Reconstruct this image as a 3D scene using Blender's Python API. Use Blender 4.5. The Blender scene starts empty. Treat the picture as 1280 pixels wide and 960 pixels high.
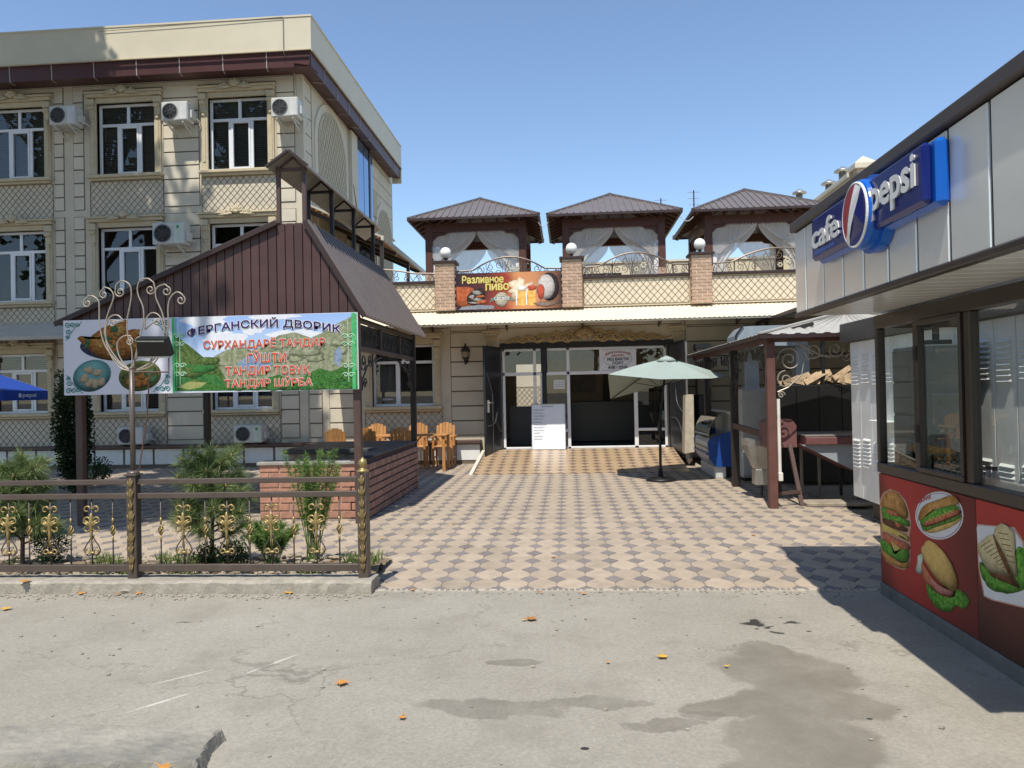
import bpy, math, random
from mathutils import Vector, Matrix
random.seed(7)
S = bpy.context.scene
COL = S.collection
PI = math.pi
R_ = math.radians

# ------------------------------------------------------------------ camera, sky, sun, exposure
CAM_H = 1.6
FPX = 940.0                                    # focal length in pixels of a 1280 px wide picture
cam = bpy.data.objects.new('camera', bpy.data.cameras.new('camera'))
COL.objects.link(cam)
cam.data.sensor_width = 36.0
cam.data.lens = 36.0 * FPX / 1280
cam.data.clip_start = 0.05
cam.data.clip_end = 3000
ROT = Matrix.Rotation(R_(4.26), 3, 'Z') @ Matrix.Rotation(PI/2 + R_(0.56), 3, 'X') @ Matrix.Rotation(R_(-1.18), 3, 'Z')
cam.matrix_world = Matrix.Translation((0, 0, CAM_H)) @ ROT.to_4x4()
S.camera = cam

SUNV = Vector((0.10, 0.56, -1.0)).normalized()  # direction the light travels
world = bpy.data.worlds.new('World'); S.world = world; world.use_nodes = True
wn = world.node_tree
sky = wn.nodes.new('ShaderNodeTexSky'); sky.sky_type = 'NISHITA'; sky.sun_disc = False
sky.sun_elevation = math.asin(-SUNV.z)
sky.sun_rotation = math.atan2(-SUNV.x, -SUNV.y)
sky.altitude = 0; sky.air_density = 1.0; sky.dust_density = 0.15; sky.ozone_density = 2.4
bg = wn.nodes['Background']; bg.inputs[1].default_value = 0.15
wn.links.new(sky.outputs[0], bg.inputs[0])
sun = bpy.data.objects.new('sun', bpy.data.lights.new('sun', 'SUN')); COL.objects.link(sun)
sun.data.energy = 4.0; sun.data.angle = R_(0.53); sun.data.color = (1.0, 0.95, 0.86)
sun.rotation_euler = SUNV.to_track_quat('-Z', 'Y').to_euler()
sun.location = (-3, -12, 25)
S.view_settings.view_transform = 'Standard'; S.view_settings.look = 'None'
S.view_settings.exposure = 0.36; S.view_settings.gamma = 1.0
S.view_settings.use_curve_mapping = False

# ------------------------------------------------------------------ measuring: photo pixel -> point of the place
def ray(x, y): return ROT @ Vector(((x-640)/FPX, -(y-480)/FPX, -1.0))
def PY(x, y, Y):                                # on the plane at depth Y
    d = ray(x, y); t = Y/d.y; return (d.x*t, Y, CAM_H + d.z*t)
def PXX(x, y, X):                               # on the plane at side distance X
    d = ray(x, y); t = X/d.x; return (X, d.y*t, CAM_H + d.z*t)
def G(x, y, z=0.0):                             # on the level z
    d = ray(x, y); t = (z-CAM_H)/d.z; return (d.x*t, d.y*t, z)

# ------------------------------------------------------------------ materials
MATS = {}
def nd(nt, t, **k):
    n = nt.nodes.new(t)
    for a, b in k.items(): setattr(n, a, b)
    return n
def mat(name, col, rough=0.7, metal=0.0, var=0.12, scale=6.0, bump=0.0, bscale=60.0, rnd=0.0, spec=0.5, col2=None, dirt=0.0, coat=0.0, trans=0.0, streak=None, wc=False):
    if name in MATS: return MATS[name]
    m = bpy.data.materials.new(name); m.use_nodes = True; nt = m.node_tree; L = nt.links
    b = nt.nodes['Principled BSDF']
    b.inputs['Roughness'].default_value = rough; b.inputs['Metallic'].default_value = metal
    b.inputs['Specular IOR Level'].default_value = spec
    if coat: b.inputs['Coat Weight'].default_value = coat; b.inputs['Coat Roughness'].default_value = 0.1
    tc = nd(nt, 'ShaderNodeTexCoord')
    src = OC = nd(nt, 'ShaderNodeNewGeometry').outputs['Position'] if wc else tc.outputs['Object']
    if streak:
        mp = nd(nt, 'ShaderNodeMapping'); mp.inputs['Scale'].default_value = streak
        L.new(src, mp.inputs[0]); src = mp.outputs[0]
    n1 = nd(nt, 'ShaderNodeTexNoise'); n1.inputs['Scale'].default_value = scale; n1.inputs['Detail'].default_value = 6; n1.inputs['Roughness'].default_value = 0.65
    L.new(src, n1.inputs['Vector'])
    mr = nd(nt, 'ShaderNodeMapRange'); mr.inputs[1].default_value = 0.3; mr.inputs[2].default_value = 0.7
    L.new(n1.outputs[0], mr.inputs[0])
    mx = nd(nt, 'ShaderNodeMix', data_type='RGBA')
    c = Vector([max(q, 0.003) for q in col])
    a = c*(1-var)
    z = Vector([max(q, 0.003) for q in col2]) if col2 else c*(1+var)
    mx.inputs[6].default_value = (*a, 1); mx.inputs[7].default_value = (*z, 1)
    L.new(mr.outputs[0], mx.inputs[0])
    out = mx.outputs[2]
    if rnd:
        oi = nd(nt, 'ShaderNodeObjectInfo')
        m2 = nd(nt, 'ShaderNodeMapRange'); m2.inputs[3].default_value = 1-rnd; m2.inputs[4].default_value = 1+rnd
        L.new(oi.outputs['Random'], m2.inputs[0])
        mm = nd(nt, 'ShaderNodeVectorMath', operation='SCALE')
        L.new(out, mm.inputs[0]); L.new(m2.outputs[0], mm.inputs['Scale']); out = mm.outputs[0]
    if dirt:
        n3 = nd(nt, 'ShaderNodeTexNoise'); n3.inputs['Scale'].default_value = 1.3; n3.inputs['Detail'].default_value = 8; n3.inputs['Roughness'].default_value = 0.7
        L.new(OC, n3.inputs['Vector'])
        m3 = nd(nt, 'ShaderNodeMapRange'); m3.inputs[1].default_value = 0.48; m3.inputs[2].default_value = 0.72; m3.inputs[4].default_value = dirt
        L.new(n3.outputs[0], m3.inputs[0])
        md = nd(nt, 'ShaderNodeMix', data_type='RGBA'); md.inputs[7].default_value = (0.16, 0.135, 0.105, 1)
        L.new(m3.outputs[0], md.inputs[0]); L.new(out, md.inputs[6]); out = md.outputs[2]
    L.new(out, b.inputs['Base Color'])
    if bump:
        n2 = nd(nt, 'ShaderNodeTexNoise'); n2.inputs['Scale'].default_value = bscale; n2.inputs['Detail'].default_value = 5
        L.new(tc.outputs['Object'], n2.inputs['Vector'])
        bp = nd(nt, 'ShaderNodeBump'); bp.inputs['Strength'].default_value = bump; bp.inputs['Distance'].default_value = 0.01
        L.new(n2.outputs[0], bp.inputs['Height']); L.new(bp.outputs[0], b.inputs['Normal'])
    MATS[name] = m
    return m
def glass(name, tint=(0.9, 0.95, 0.95), base=0.04, mult=1.0):
    if name in MATS: return MATS[name]
    m = bpy.data.materials.new(name); m.use_nodes = True; nt = m.node_tree; L = nt.links
    nt.nodes.remove(nt.nodes['Principled BSDF']); out = nt.nodes['Material Output']
    tr = nd(nt, 'ShaderNodeBsdfTransparent'); tr.inputs[0].default_value = (*tint, 1)
    gl = nd(nt, 'ShaderNodeBsdfGlossy'); gl.inputs['Roughness'].default_value = 0.01
    fr = nd(nt, 'ShaderNodeFresnel'); fr.inputs[0].default_value = 1.5
    ad = nd(nt, 'ShaderNodeMath', operation='MULTIPLY_ADD', use_clamp=True); ad.inputs[1].default_value = mult; ad.inputs[2].default_value = base
    mx = nd(nt, 'ShaderNodeMixShader')
    L.new(fr.outputs[0], ad.inputs[0]); L.new(ad.outputs[0], mx.inputs[0]); L.new(tr.outputs[0], mx.inputs[1]); L.new(gl.outputs[0], mx.inputs[2]); L.new(mx.outputs[0], out.inputs[0])
    MATS[name] = m
    return m
def sheer(name, col, op=0.6):
    if name in MATS: return MATS[name]
    m = bpy.data.materials.new(name); m.use_nodes = True; nt = m.node_tree; L = nt.links
    nt.nodes.remove(nt.nodes['Principled BSDF']); out = nt.nodes['Material Output']
    tr = nd(nt, 'ShaderNodeBsdfTransparent'); df = nd(nt, 'ShaderNodeBsdfDiffuse'); tl = nd(nt, 'ShaderNodeBsdfTranslucent')
    df.inputs[0].default_value = (*col, 1); tl.inputs[0].default_value = (*col, 1)
    a = nd(nt, 'ShaderNodeMixShader'); a.inputs[0].default_value = 0.4
    mx = nd(nt, 'ShaderNodeMixShader'); mx.inputs[0].default_value = op
    L.new(df.outputs[0], a.inputs[1]); L.new(tl.outputs[0], a.inputs[2]); L.new(tr.outputs[0], mx.inputs[1]); L.new(a.outputs[0], mx.inputs[2]); L.new(mx.outputs[0], out.inputs[0])
    MATS[name] = m
    return m
def leafmat(name, c1, c2, rnd=0.0):
    if name in MATS: return MATS[name]
    m = mat(name, c1, 0.6, var=0.0, col2=c2, scale=3.0, spec=0.3)
    nt = m.node_tree; b = nt.nodes['Principled BSDF']; out = nt.nodes['Material Output']
    src = b.inputs['Base Color'].links[0].from_socket
    tl = nd(nt, 'ShaderNodeBsdfTranslucent'); mx = nd(nt, 'ShaderNodeMixShader'); mx.inputs[0].default_value = 0.3
    nt.links.new(src, tl.inputs[0]); nt.links.new(b.outputs[0], mx.inputs[1]); nt.links.new(tl.outputs[0], mx.inputs[2]); nt.links.new(mx.outputs[0], out.inputs[0])
    return m

cream   = mat('cream_render', (0.60, 0.535, 0.41), 0.8, var=0.06, scale=2.5, bump=0.06, bscale=150, dirt=0.14, wc=True)
cream_p = mat('cream_panel', (0.62, 0.555, 0.43), 0.75, var=0.05, scale=3, rnd=0.05, bump=0.05, bscale=150, dirt=0.14, wc=True)
cream_l = mat('cream_metal', (0.62, 0.56, 0.42), 0.5, var=0.04, scale=2, dirt=0.08)
trim    = mat('ochre_trim', (0.53, 0.45, 0.30), 0.7, var=0.1, scale=9)
joint   = mat('dark_joint', (0.15, 0.118, 0.088), 0.9)
maroon  = mat('maroon_metal', (0.075, 0.026, 0.026), 0.45, var=0.12, scale=3, rnd=0.08)
maroon2 = mat('maroon_sheet', (0.072, 0.034, 0.031), 0.45, var=0.12, scale=4, rnd=0.10, dirt=0.12)
roofm   = mat('brown_roof_sheet', (0.165, 0.140, 0.132), 0.40, var=0.1, scale=3, dirt=0.15)
roofdk  = mat('dark_roof_trim', (0.035, 0.018, 0.016), 0.5)
soffit  = mat('sheet_underside', (0.22, 0.21, 0.18), 0.5, var=0.15)
woodbr  = mat('brown_stained_wood', (0.085, 0.028, 0.016), 0.55, var=0.3, scale=8, streak=(6, 6, 1))
blackm  = mat('black_metal', (0.008, 0.008, 0.0085), 0.5, var=0.2)
brownm  = mat('brown_painted_steel', (0.085, 0.048, 0.040), 0.5, var=0.15, scale=8, dirt=0.25)
fencem  = mat('fence_paint', (0.075, 0.055, 0.045), 0.45, var=0.12, scale=10, dirt=0.25)
rust    = mat('rusty_steel', (0.11, 0.06, 0.045), 0.6, var=0.3, scale=15)
goldm   = mat('gold_paint', (0.33, 0.245, 0.10), 0.42, metal=0.5, var=0.25, scale=25)
greym   = mat('grey_steel', (0.30, 0.28, 0.26), 0.4, metal=0.6, var=0.15)
whitepl = mat('white_plastic', (0.78, 0.79, 0.80), 0.35, var=0.03)
acwhite = mat('aircon_white', (0.56, 0.56, 0.52), 0.45, var=0.04, dirt=0.15)
acgrey  = mat('aircon_grille', (0.15, 0.155, 0.16), 0.5)
blinds  = mat('dark_blind', (0.16, 0.15, 0.14), 0.6, var=0.1)
darkin  = mat('dark_interior', (0.03, 0.028, 0.026), 0.9)
paneg   = glass('window_glass', (0.86, 0.90, 0.90), 0.03, 1.1)
kioskg  = glass('kiosk_glass', (0.88, 0.94, 0.92), 0.02, 0.9)
brickp  = mat('pale_brick', (0.43, 0.29, 0.20), 0.85, var=0.2, scale=20, rnd=0.14, bump=0.2)
mortarl = mat('pale_mortar', (0.60, 0.50, 0.39), 0.9)
brickd  = mat('brown_brick', (0.33, 0.185, 0.14), 0.85, var=0.25, scale=18, rnd=0.2, bump=0.3, dirt=0.25)
brickr  = mat('red_brick', (0.40, 0.20, 0.135), 0.85, var=0.25, scale=18, rnd=0.18, bump=0.3, dirt=0.15)
mortar_shade = mat('shaded_mortar', (0.06, 0.035, 0.03), 0.95)  # mortar coloured near black to carry the shadow in the brick joints
mortarg = mat('grey_mortar', (0.42, 0.30, 0.22), 0.95)
slabm   = mat('dark_stone', (0.06, 0.065, 0.075), 0.55, var=0.2, dirt=0.2)
orangew = mat('orange_wood', (0.46, 0.22, 0.07), 0.5, var=0.25, scale=5, rnd=0.12, streak=(8, 8, 1))
steelm  = mat('stainless', (0.42, 0.41, 0.38), 0.38, metal=0.75, var=0.15, scale=4, dirt=0.2)
silver  = mat('silver_panel', (0.78, 0.78, 0.75), 0.2, metal=0.3, var=0.05, scale=1.5)
kframe  = mat('bronze_frame', (0.035, 0.024, 0.018), 0.4, var=0.2)
globe_m = mat('opal_globe', (0.85, 0.84, 0.80), 0.25, var=0.02)
concrete= mat('kerb_concrete', (0.34, 0.31, 0.255), 0.9, var=0.22, scale=14, bump=0.6, bscale=45, dirt=0.35)
wallw   = mat('white_sheet', (0.78, 0.78, 0.75), 0.45, var=0.05, dirt=0.15)
scrollm = mat('scroll_steel', (0.36, 0.31, 0.25), 0.45, metal=0.3, var=0.15)

# ------------------------------------------------------------------ mesh building
ORG = {}
class MB:
    def __init__(s): s.v = []; s.f = []; s.m = []
    def add(s, vs, fs, m=0):
        o = len(s.v); s.v += [tuple(v) for v in vs]
        for f in fs: s.f.append(tuple(i+o for i in f)); s.m.append(m)
        return s
    def box(s, x0, x1, y0, y1, z0, z1, m=0):
        if x1 < x0: x0, x1 = x1, x0
        if y1 < y0: y0, y1 = y1, y0
        if z1 < z0: z0, z1 = z1, z0
        v = [(x0,y0,z0),(x1,y0,z0),(x1,y1,z0),(x0,y1,z0),(x0,y0,z1),(x1,y0,z1),(x1,y1,z1),(x0,y1,z1)]
        return s.add(v, [(0,3,2,1),(4,5,6,7),(0,1,5,4),(1,2,6,5),(2,3,7,6),(3,0,4,7)], m)
    def bbox(s, x0, x1, y0, y1, z0, z1, b=0.006, m=0):          # box with chamfered edges
        if x1 < x0: x0, x1 = x1, x0
        if y1 < y0: y0, y1 = y1, y0
        if z1 < z0: z0, z1 = z1, z0
        vs = []; idx = {}
        X = (x0, x1); Yv = (y0, y1); Z = (z0, z1)
        for i in (0,1):
            for j in (0,1):
                for k in (0,1):
                    sx, sy, sz = (b, -b)[i], (b, -b)[j], (b, -b)[k]
                    idx[i,j,k,0] = len(vs); vs.append((X[i], Yv[j]+sy, Z[k]+sz))
                    idx[i,j,k,1] = len(vs); vs.append((X[i]+sx, Yv[j], Z[k]+sz))
                    idx[i,j,k,2] = len(vs); vs.append((X[i]+sx, Yv[j]+sy, Z[k]))
        f = []
        q = [(0,0),(1,0),(1,1),(0,1)]
        for i in (0,1):
            a = [idx[i,j,k,0] for j,k in q]; f.append(a if i else a[::-1])
            a = [idx[j,i,k,1] for j,k in q]; f.append(a[::-1] if i else a)
            a = [idx[j,k,i,2] for j,k in q]; f.append(a if i else a[::-1])
        for i in (0,1):
            for j in (0,1):
                f.append([idx[i,j,0,0], idx[i,j,0,1], idx[i,j,1,1], idx[i,j,1,0]])
                f.append([idx[i,0,j,0], idx[i,0,j,2], idx[i,1,j,2], idx[i,1,j,0]])
                f.append([idx[0,i,j,1], idx[0,i,j,2], idx[1,i,j,2], idx[1,i,j,1]])
                for k in (0,1): f.append([idx[i,j,k,0], idx[i,j,k,1], idx[i,j,k,2]])
        return s.add(vs, f, m)
    def prism(s, pts, vec, m=0):                                 # polygon of 3D points swept by vec
        n = len(pts); a = [Vector(p) for p in pts]; b = [p+Vector(vec) for p in a]
        fs = [tuple(range(n))[::-1], tuple(range(n, 2*n))] + [(i, (i+1) % n, n+(i+1) % n, n+i) for i in range(n)]
        return s.add(a+b, fs, m)
    def quad(s, a, b, c, d, m=0): return s.add([a,b,c,d], [(0,1,2,3)], m)
    def bar(s, p, q, w, h=None, m=0, up=(0,0,1)):                # rectangular bar between two points
        p = Vector(p); q = Vector(q); h = h or w; d = (q-p).normalized(); u = Vector(up)
        if abs(d.dot(u)) > 0.95: u = Vector((0,1,0))
        a = d.cross(u).normalized()*w/2; b = a.cross(d).normalized()*h/2
        v = [p-a-b, p+a-b, p+a+b, p-a+b, q-a-b, q+a-b, q+a+b, q-a+b]
        return s.add(v, [(0,1,2,3),(7,6,5,4),(0,4,5,1),(1,5,6,2),(2,6,7,3),(3,7,4,0)], m)
    def tube(s, pts, r, n=6, m=0, flat=None):
        pts = [Vector(p) for p in pts]; k = len(pts); rs = r if isinstance(r, (list, tuple)) else [r]*k
        vs = []; fs = []; pa = None
        for i, p in enumerate(pts):
            d = (pts[min(i+1, k-1)]-pts[max(i-1, 0)])
            d = d.normalized() if d.length > 1e-9 else Vector((0,0,1))
            if pa is None:
                u = Vector((0,0,1)) if abs(d.z) < 0.9 else Vector((0,1,0))
                pa = d.cross(u).normalized()
            else:
                pa = (pa-d*pa.dot(d))
                pa = pa.normalized() if pa.length > 1e-6 else d.orthogonal().normalized()
            pb = d.cross(pa)
            for j in range(n):
                t = 2*PI*j/n; vs.append(p+(pa*math.cos(t)+pb*math.sin(t))*rs[i])
        for i in range(k-1):
            for j in range(n):
                fs.append((i*n+j, i*n+(j+1) % n, (i+1)*n+(j+1) % n, (i+1)*n+j))
        fs.append(tuple(range(n))[::-1]); fs.append(tuple((k-1)*n+j for j in range(n)))
        return s.add(vs, fs, m)
    def lathe(s, prof, c=(0,0,0), n=16, m=0, axis='z'):
        vs = []; fs = []; c = Vector(c)
        for (r, z) in prof:
            for j in range(n):
                t = 2*PI*j/n; p = (r*math.cos(t), r*math.sin(t), z)
                if axis == 'y': p = (p[0], p[2], p[1])
                if axis == 'x': p = (p[2], p[0], p[1])
                vs.append(c+Vector(p))
        for i in range(len(prof)-1):
            for j in range(n): fs.append((i*n+j, i*n+(j+1) % n, (i+1)*n+(j+1) % n, (i+1)*n+j))
        fs.append(tuple(range(n))[::-1]); k = len(prof)-1; fs.append(tuple(k*n+j for j in range(n)))
        return s.add(vs, fs, m)
    def blob(s, c, r, nu=8, nv=6, m=0, jit=0.0):                 # ellipsoid
        c = Vector(c); vs = []; fs = []
        for i in range(nv+1):
            a = PI*i/nv
            for j in range(nu):
                t = 2*PI*j/nu; k = 1+random.uniform(-jit, jit)
                vs.append(c+Vector((r[0]*math.sin(a)*math.cos(t)*k, r[1]*math.sin(a)*math.sin(t)*k, r[2]*math.cos(a)*k)))
        for i in range(nv):
            for j in range(nu): fs.append((i*nu+j, (i+1)*nu+j, (i+1)*nu+(j+1) % nu, i*nu+(j+1) % nu))
        return s.add(vs, fs, m)
    def build(s, name, mats, parent=None, smooth=False):
        o = ORG.get(parent.name, Vector((0,0,0))) if parent else Vector((0,0,0))
        me = bpy.data.meshes.new(name)
        me.from_pydata([(v[0]-o.x, v[1]-o.y, v[2]-o.z) for v in s.v], [], s.f)
        if not isinstance(mats, (list, tuple)): mats = [mats]
        for k in mats: me.materials.append(k)
        if len(mats) > 1: me.polygons.foreach_set('material_index', s.m)
        if smooth: me.polygons.foreach_set('use_smooth', [True]*len(me.polygons))
        me.update()
        ob = bpy.data.objects.new(name, me); COL.objects.link(ob)
        if parent: ob.parent = parent; ORG[ob.name] = o
        return ob
def tag(o, label=None, cat=None, group=None, kind=None):
    if label: o['label'] = label
    if cat: o['category'] = cat
    if group: o['group'] = group
    if kind: o['kind'] = kind
    return o
def thing(name, label, cat, loc=(0,0,0), group=None, kind=None):
    o = bpy.data.objects.new(name, None); COL.objects.link(o); o.empty_display_size = 0.1
    o.location = loc; ORG[o.name] = Vector(loc)
    return tag(o, label, cat, group, kind)
def solo(mb, name, mats, label, cat, loc=None, group=None, smooth=False):   # a thing that is one mesh, origin at its base
    if loc is None:
        xs = [v[0] for v in mb.v]; ys = [v[1] for v in mb.v]; zs = [v[2] for v in mb.v]
        loc = ((min(xs)+max(xs))/2, (min(ys)+max(ys))/2, min(zs))
    mb.v = [(v[0]-loc[0], v[1]-loc[1], v[2]-loc[2]) for v in mb.v]
    o = mb.build(name, mats, None, smooth); o.location = loc; ORG[o.name] = Vector(loc)
    return tag(o, label, cat, group)
def struct(mb, name, mats, smooth=False):
    return tag(mb.build(name, mats, None, smooth), kind='structure')
def inst(src, name, loc, parent, rot=None):                       # another object on the same mesh data
    o = bpy.data.objects.new(name, src); COL.objects.link(o)
    o.parent = parent; p = ORG.get(parent.name, Vector((0,0,0))) if parent else Vector((0,0,0))
    o.location = Vector(loc)-p
    if rot: o.rotation_euler = rot
    return o
def copy_tree(o, loc, label=None, rotz=None, scale=None):
    kids = {}
    c = o.copy(); COL.objects.link(c); c.location = loc; ORG[c.name] = Vector(loc)
    if label: c['label'] = label
    if rotz is not None: c.rotation_euler.z = rotz
    if scale: c.scale = (scale,)*3
    for ch in o.children:
        d = ch.copy(); COL.objects.link(d); d.parent = c
        for g in ch.children:
            e = g.copy(); COL.objects.link(e); e.parent = d
    return c

# text: glyph outlines of the built-in font as flat mesh data
_txt = {}
def glyphs(body, bold=0.0):
    key = (body, bold)
    if key in _txt: return _txt[key]
    c = bpy.data.curves.new('t', 'FONT'); c.body = body; c.offset = bold; c.resolution_u = 3; c.space_character = 1.0+bold*1.5
    o = bpy.data.objects.new('t', c); COL.objects.link(o)
    me = bpy.data.meshes.new_from_object(o.evaluated_get(bpy.context.evaluated_depsgraph_get()))
    vs = [(v.co.x, v.co.y) for v in me.vertices]; fs = [tuple(p.vertices) for p in me.polygons]
    bpy.data.objects.remove(o); bpy.data.curves.remove(c); bpy.data.meshes.remove(me)
    _txt[key] = (vs, fs); return vs, fs
def text(parent, body, fr, u0, u1, v0, v1, m, lift=0.004, bold=0.0, arch=0.0, grow=0.0, name='lettering', outline=None, shear=0.0, thick=0.0):
    """lettering filling the box u0..u1, v0..v1 of the frame fr = function (u, v, lift) -> point; v measured upward"""
    vs, fs = glyphs(body, 0.0)
    x0 = min(v[0] for v in vs); x1 = max(v[0] for v in vs); y0 = min(v[1] for v in vs); y1 = max(v[1] for v in vs)
    def mp(p, l):
        s = (p[0]-x0)/(x1-x0); t = (p[1]-y0)/(y1-y0)
        return fr(u0+(u1-u0)*s+shear*t, v0+(v1-v0)*t+arch*(1-(2*s-1)**2), l)
    if outline:
        ob = MB(); w = bold+outline[1]
        for k in range(6):
            a = k*PI/3+0.4
            ob.add([mp((p[0]+w*math.cos(a), p[1]+w*math.sin(a)), lift-0.0030+0.0004*k) for p in vs], fs)
        ob.build('lettering_outline', outline[0], parent)
    if bold and not thick:
        b = MB()
        for k in range(5):
            a = k*PI*0.4
            b.add([mp((p[0]+bold*math.cos(a), p[1]+bold*math.sin(a)), lift+0.0004*k) for p in vs], fs)
        return b.build(name, m, parent)
    b = MB(); b.add([mp(p, lift) for p in vs], fs)
    if thick:
        n = len(b.v); b2 = [mp(p, lift+thick) for p in vs]
        from collections import Counter
        ec = Counter(); dr = {}
        for f in fs:
            for i in range(len(f)):
                e = (f[i], f[(i+1) % len(f)]); k = tuple(sorted(e)); ec[k] += 1; dr[k] = e
        b.v += b2; off = n
        for f in fs: b.f.append(tuple(i+off for i in f)); b.m.append(0)
        for k, c in ec.items():
            if c == 1: e = dr[k]; b.f.append((e[0], e[1], e[1]+off, e[0]+off)); b.m.append(0)
    return b.build(name, m, parent)
def spiral(cx, cz, r0, r1, a0, turns, n=20):
    out = []
    for i in range(n+1):
        t = i/n; r = r0+(r1-r0)*t; a = a0+turns*2*PI*t
        out.append((cx+r*math.cos(a), cz+r*math.sin(a)))
    return out
def arc(cx, cz, rx, rz, a0, a1, n=14): return [(cx+rx*math.cos(a0+(a1-a0)*i/n), cz+rz*math.sin(a0+(a1-a0)*i/n)) for i in range(n+1)]
def smoothpath(pts, n=6):
    out = []; P = [Vector(p) for p in pts]
    for i in range(len(P)-1):
        a = P[max(i-1, 0)]; b = P[i]; c = P[i+1]; d = P[min(i+2, len(P)-1)]
        for k in range(n):
            t = k/n
            out.append(0.5*((2*b)+(c-a)*t+(2*a-5*b+4*c-d)*t*t+(3*b-a-3*c+d)*t**3))
    out.append(P[-1]); return out

# ================================================================== THE SETTING
def road_material():
    m = bpy.data.materials.new('worn_concrete_road'); m.use_nodes = True; nt = m.node_tree; L = nt.links
    b = nt.nodes['Principled BSDF']; b.inputs['Roughness'].default_value = 0.88
    ge = nd(nt, 'ShaderNodeNewGeometry'); pos = ge.outputs['Position']
    def noise(sc, det=6, ro=0.6):
        n = nd(nt, 'ShaderNodeTexNoise'); n.inputs['Scale'].default_value = sc; n.inputs['Detail'].default_value = det; n.inputs['Roughness'].default_value = ro
        L.new(pos, n.inputs['Vector']); return n
    def mrange(src, a, c, d=0.0, e=1.0, smooth=False):
        r = nd(nt, 'ShaderNodeMapRange'); r.inputs[1].default_value = a; r.inputs[2].default_value = c; r.inputs[3].default_value = d; r.inputs[4].default_value = e
        if smooth: r.interpolation_type = 'SMOOTHSTEP'
        L.new(src, r.inputs[0]); return r.outputs[0]
    def math2(op, a, c):
        n = nd(nt, 'ShaderNodeMath', operation=op)
        for i, q in enumerate((a, c)):
            if isinstance(q, (int, float)): n.inputs[i].default_value = q
            else: L.new(q, n.inputs[i])
        return n.outputs[0]
    def mix(f, a, c):
        n = nd(nt, 'ShaderNodeMix', data_type='RGBA')
        L.new(f, n.inputs[0]) if not isinstance(f, float) else None
        for i, q in ((6, a), (7, c)):
            if isinstance(q, tuple): n.inputs[i].default_value = (*q, 1)
            else: L.new(q, n.inputs[i])
        return n.outputs[2]
    col = mix(mrange(noise(0.7, 8, 0.65).outputs[0], 0.32, 0.68), (0.30, 0.272, 0.22), (0.37, 0.34, 0.28))
    fine = mrange(noise(48, 6, 0.85).outputs[0], 0.32, 0.68, 0.74, 1.17)
    sp = nd(nt, 'ShaderNodeVectorMath', operation='SCALE'); L.new(col, sp.inputs[0]); L.new(fine, sp.inputs['Scale']); col = sp.outputs[0]
    blot = mrange(noise(1.9, 8, 0.72).outputs[0], 0.50, 0.66, 0.0, 0.55)
    col = mix(blot, col, (0.235, 0.212, 0.168))
    speck = nd(nt, 'ShaderNodeTexVoronoi'); speck.inputs['Scale'].default_value = 26; L.new(pos, speck.inputs['Vector'])
    col = mix(mrange(speck.outputs['Distance'], 0.16, 0.08, 0, 0.45), col, (0.46, 0.44, 0.39))
    speck2 = nd(nt, 'ShaderNodeTexVoronoi'); speck2.inputs['Scale'].default_value = 17; L.new(pos, speck2.inputs['Vector'])
    col = mix(mrange(speck2.outputs['Distance'], 0.12, 0.06, 0, 0.5), col, (0.15, 0.135, 0.11))
    wob = noise(3.2, 6, 0.6)
    wv = nd(nt, 'ShaderNodeVectorMath', operation='MULTIPLY_ADD'); wv.inputs[1].default_value = (0.34, 0.34, 0); wv.inputs[2].default_value = (-0.17, -0.17, 0)
    L.new(wob.outputs['Color'], wv.inputs[0])
    pw = nd(nt, 'ShaderNodeVectorMath', operation='ADD'); L.new(pos, pw.inputs[0]); L.new(wv.outputs[0], pw.inputs[1])
    def ell(x, y, rx, ry, rot=0.0, warp=True, edge=0.10):
        g = G(x, y)
        mp = nd(nt, 'ShaderNodeMapping', vector_type='TEXTURE'); mp.inputs['Location'].default_value = (g[0], g[1], 0); mp.inputs['Rotation'].default_value = (0, 0, rot); mp.inputs['Scale'].default_value = (rx, ry, 1e4)
        L.new(pw.outputs[0] if warp else pos, mp.inputs[0])
        ln = nd(nt, 'ShaderNodeVectorMath', operation='LENGTH'); L.new(mp.outputs[0], ln.inputs[0])
        return mrange(ln.outputs['Value'], 1.0+edge, 1.0-edge, 0, 1, True)
    def union(l):
        o = l[0]
        for q in l[1:]: o = math2('MAXIMUM', o, q)
        return o
    # damp stain drying in the road: several overlapping patches
    st = union([ell(985, 838, 0.36, 0.34), ell(1010, 880, 0.46, 0.20), ell(1010, 930, 0.33, 0.32), ell(905, 885, 0.20, 0.12), ell(955, 815, 0.20, 0.18), ell(1000, 985, 0.34, 0.3)])
    st = math2('MULTIPLY', st, mrange(noise(2.2, 6, 0.7).outputs[0], 0.25, 0.62, 0.35, 0.95))
    col = mix(st, col, (0.185, 0.163, 0.125))
    s2 = union([ell(735, 877, 0.22, 0.075), ell(795, 877, 0.07, 0.03), ell(615, 882, 0.42, 0.10), ell(640, 828, 0.16, 0.07), ell(830, 905, 0.2, 0.05), ell(885, 895, 0.12, 0.06)])
    s2 = math2('MULTIPLY', s2, mrange(noise(3.1, 6, 0.7).outputs[0], 0.3, 0.65, 0.2, 0.8))
    col = mix(s2, col, (0.165, 0.148, 0.118))
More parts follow.
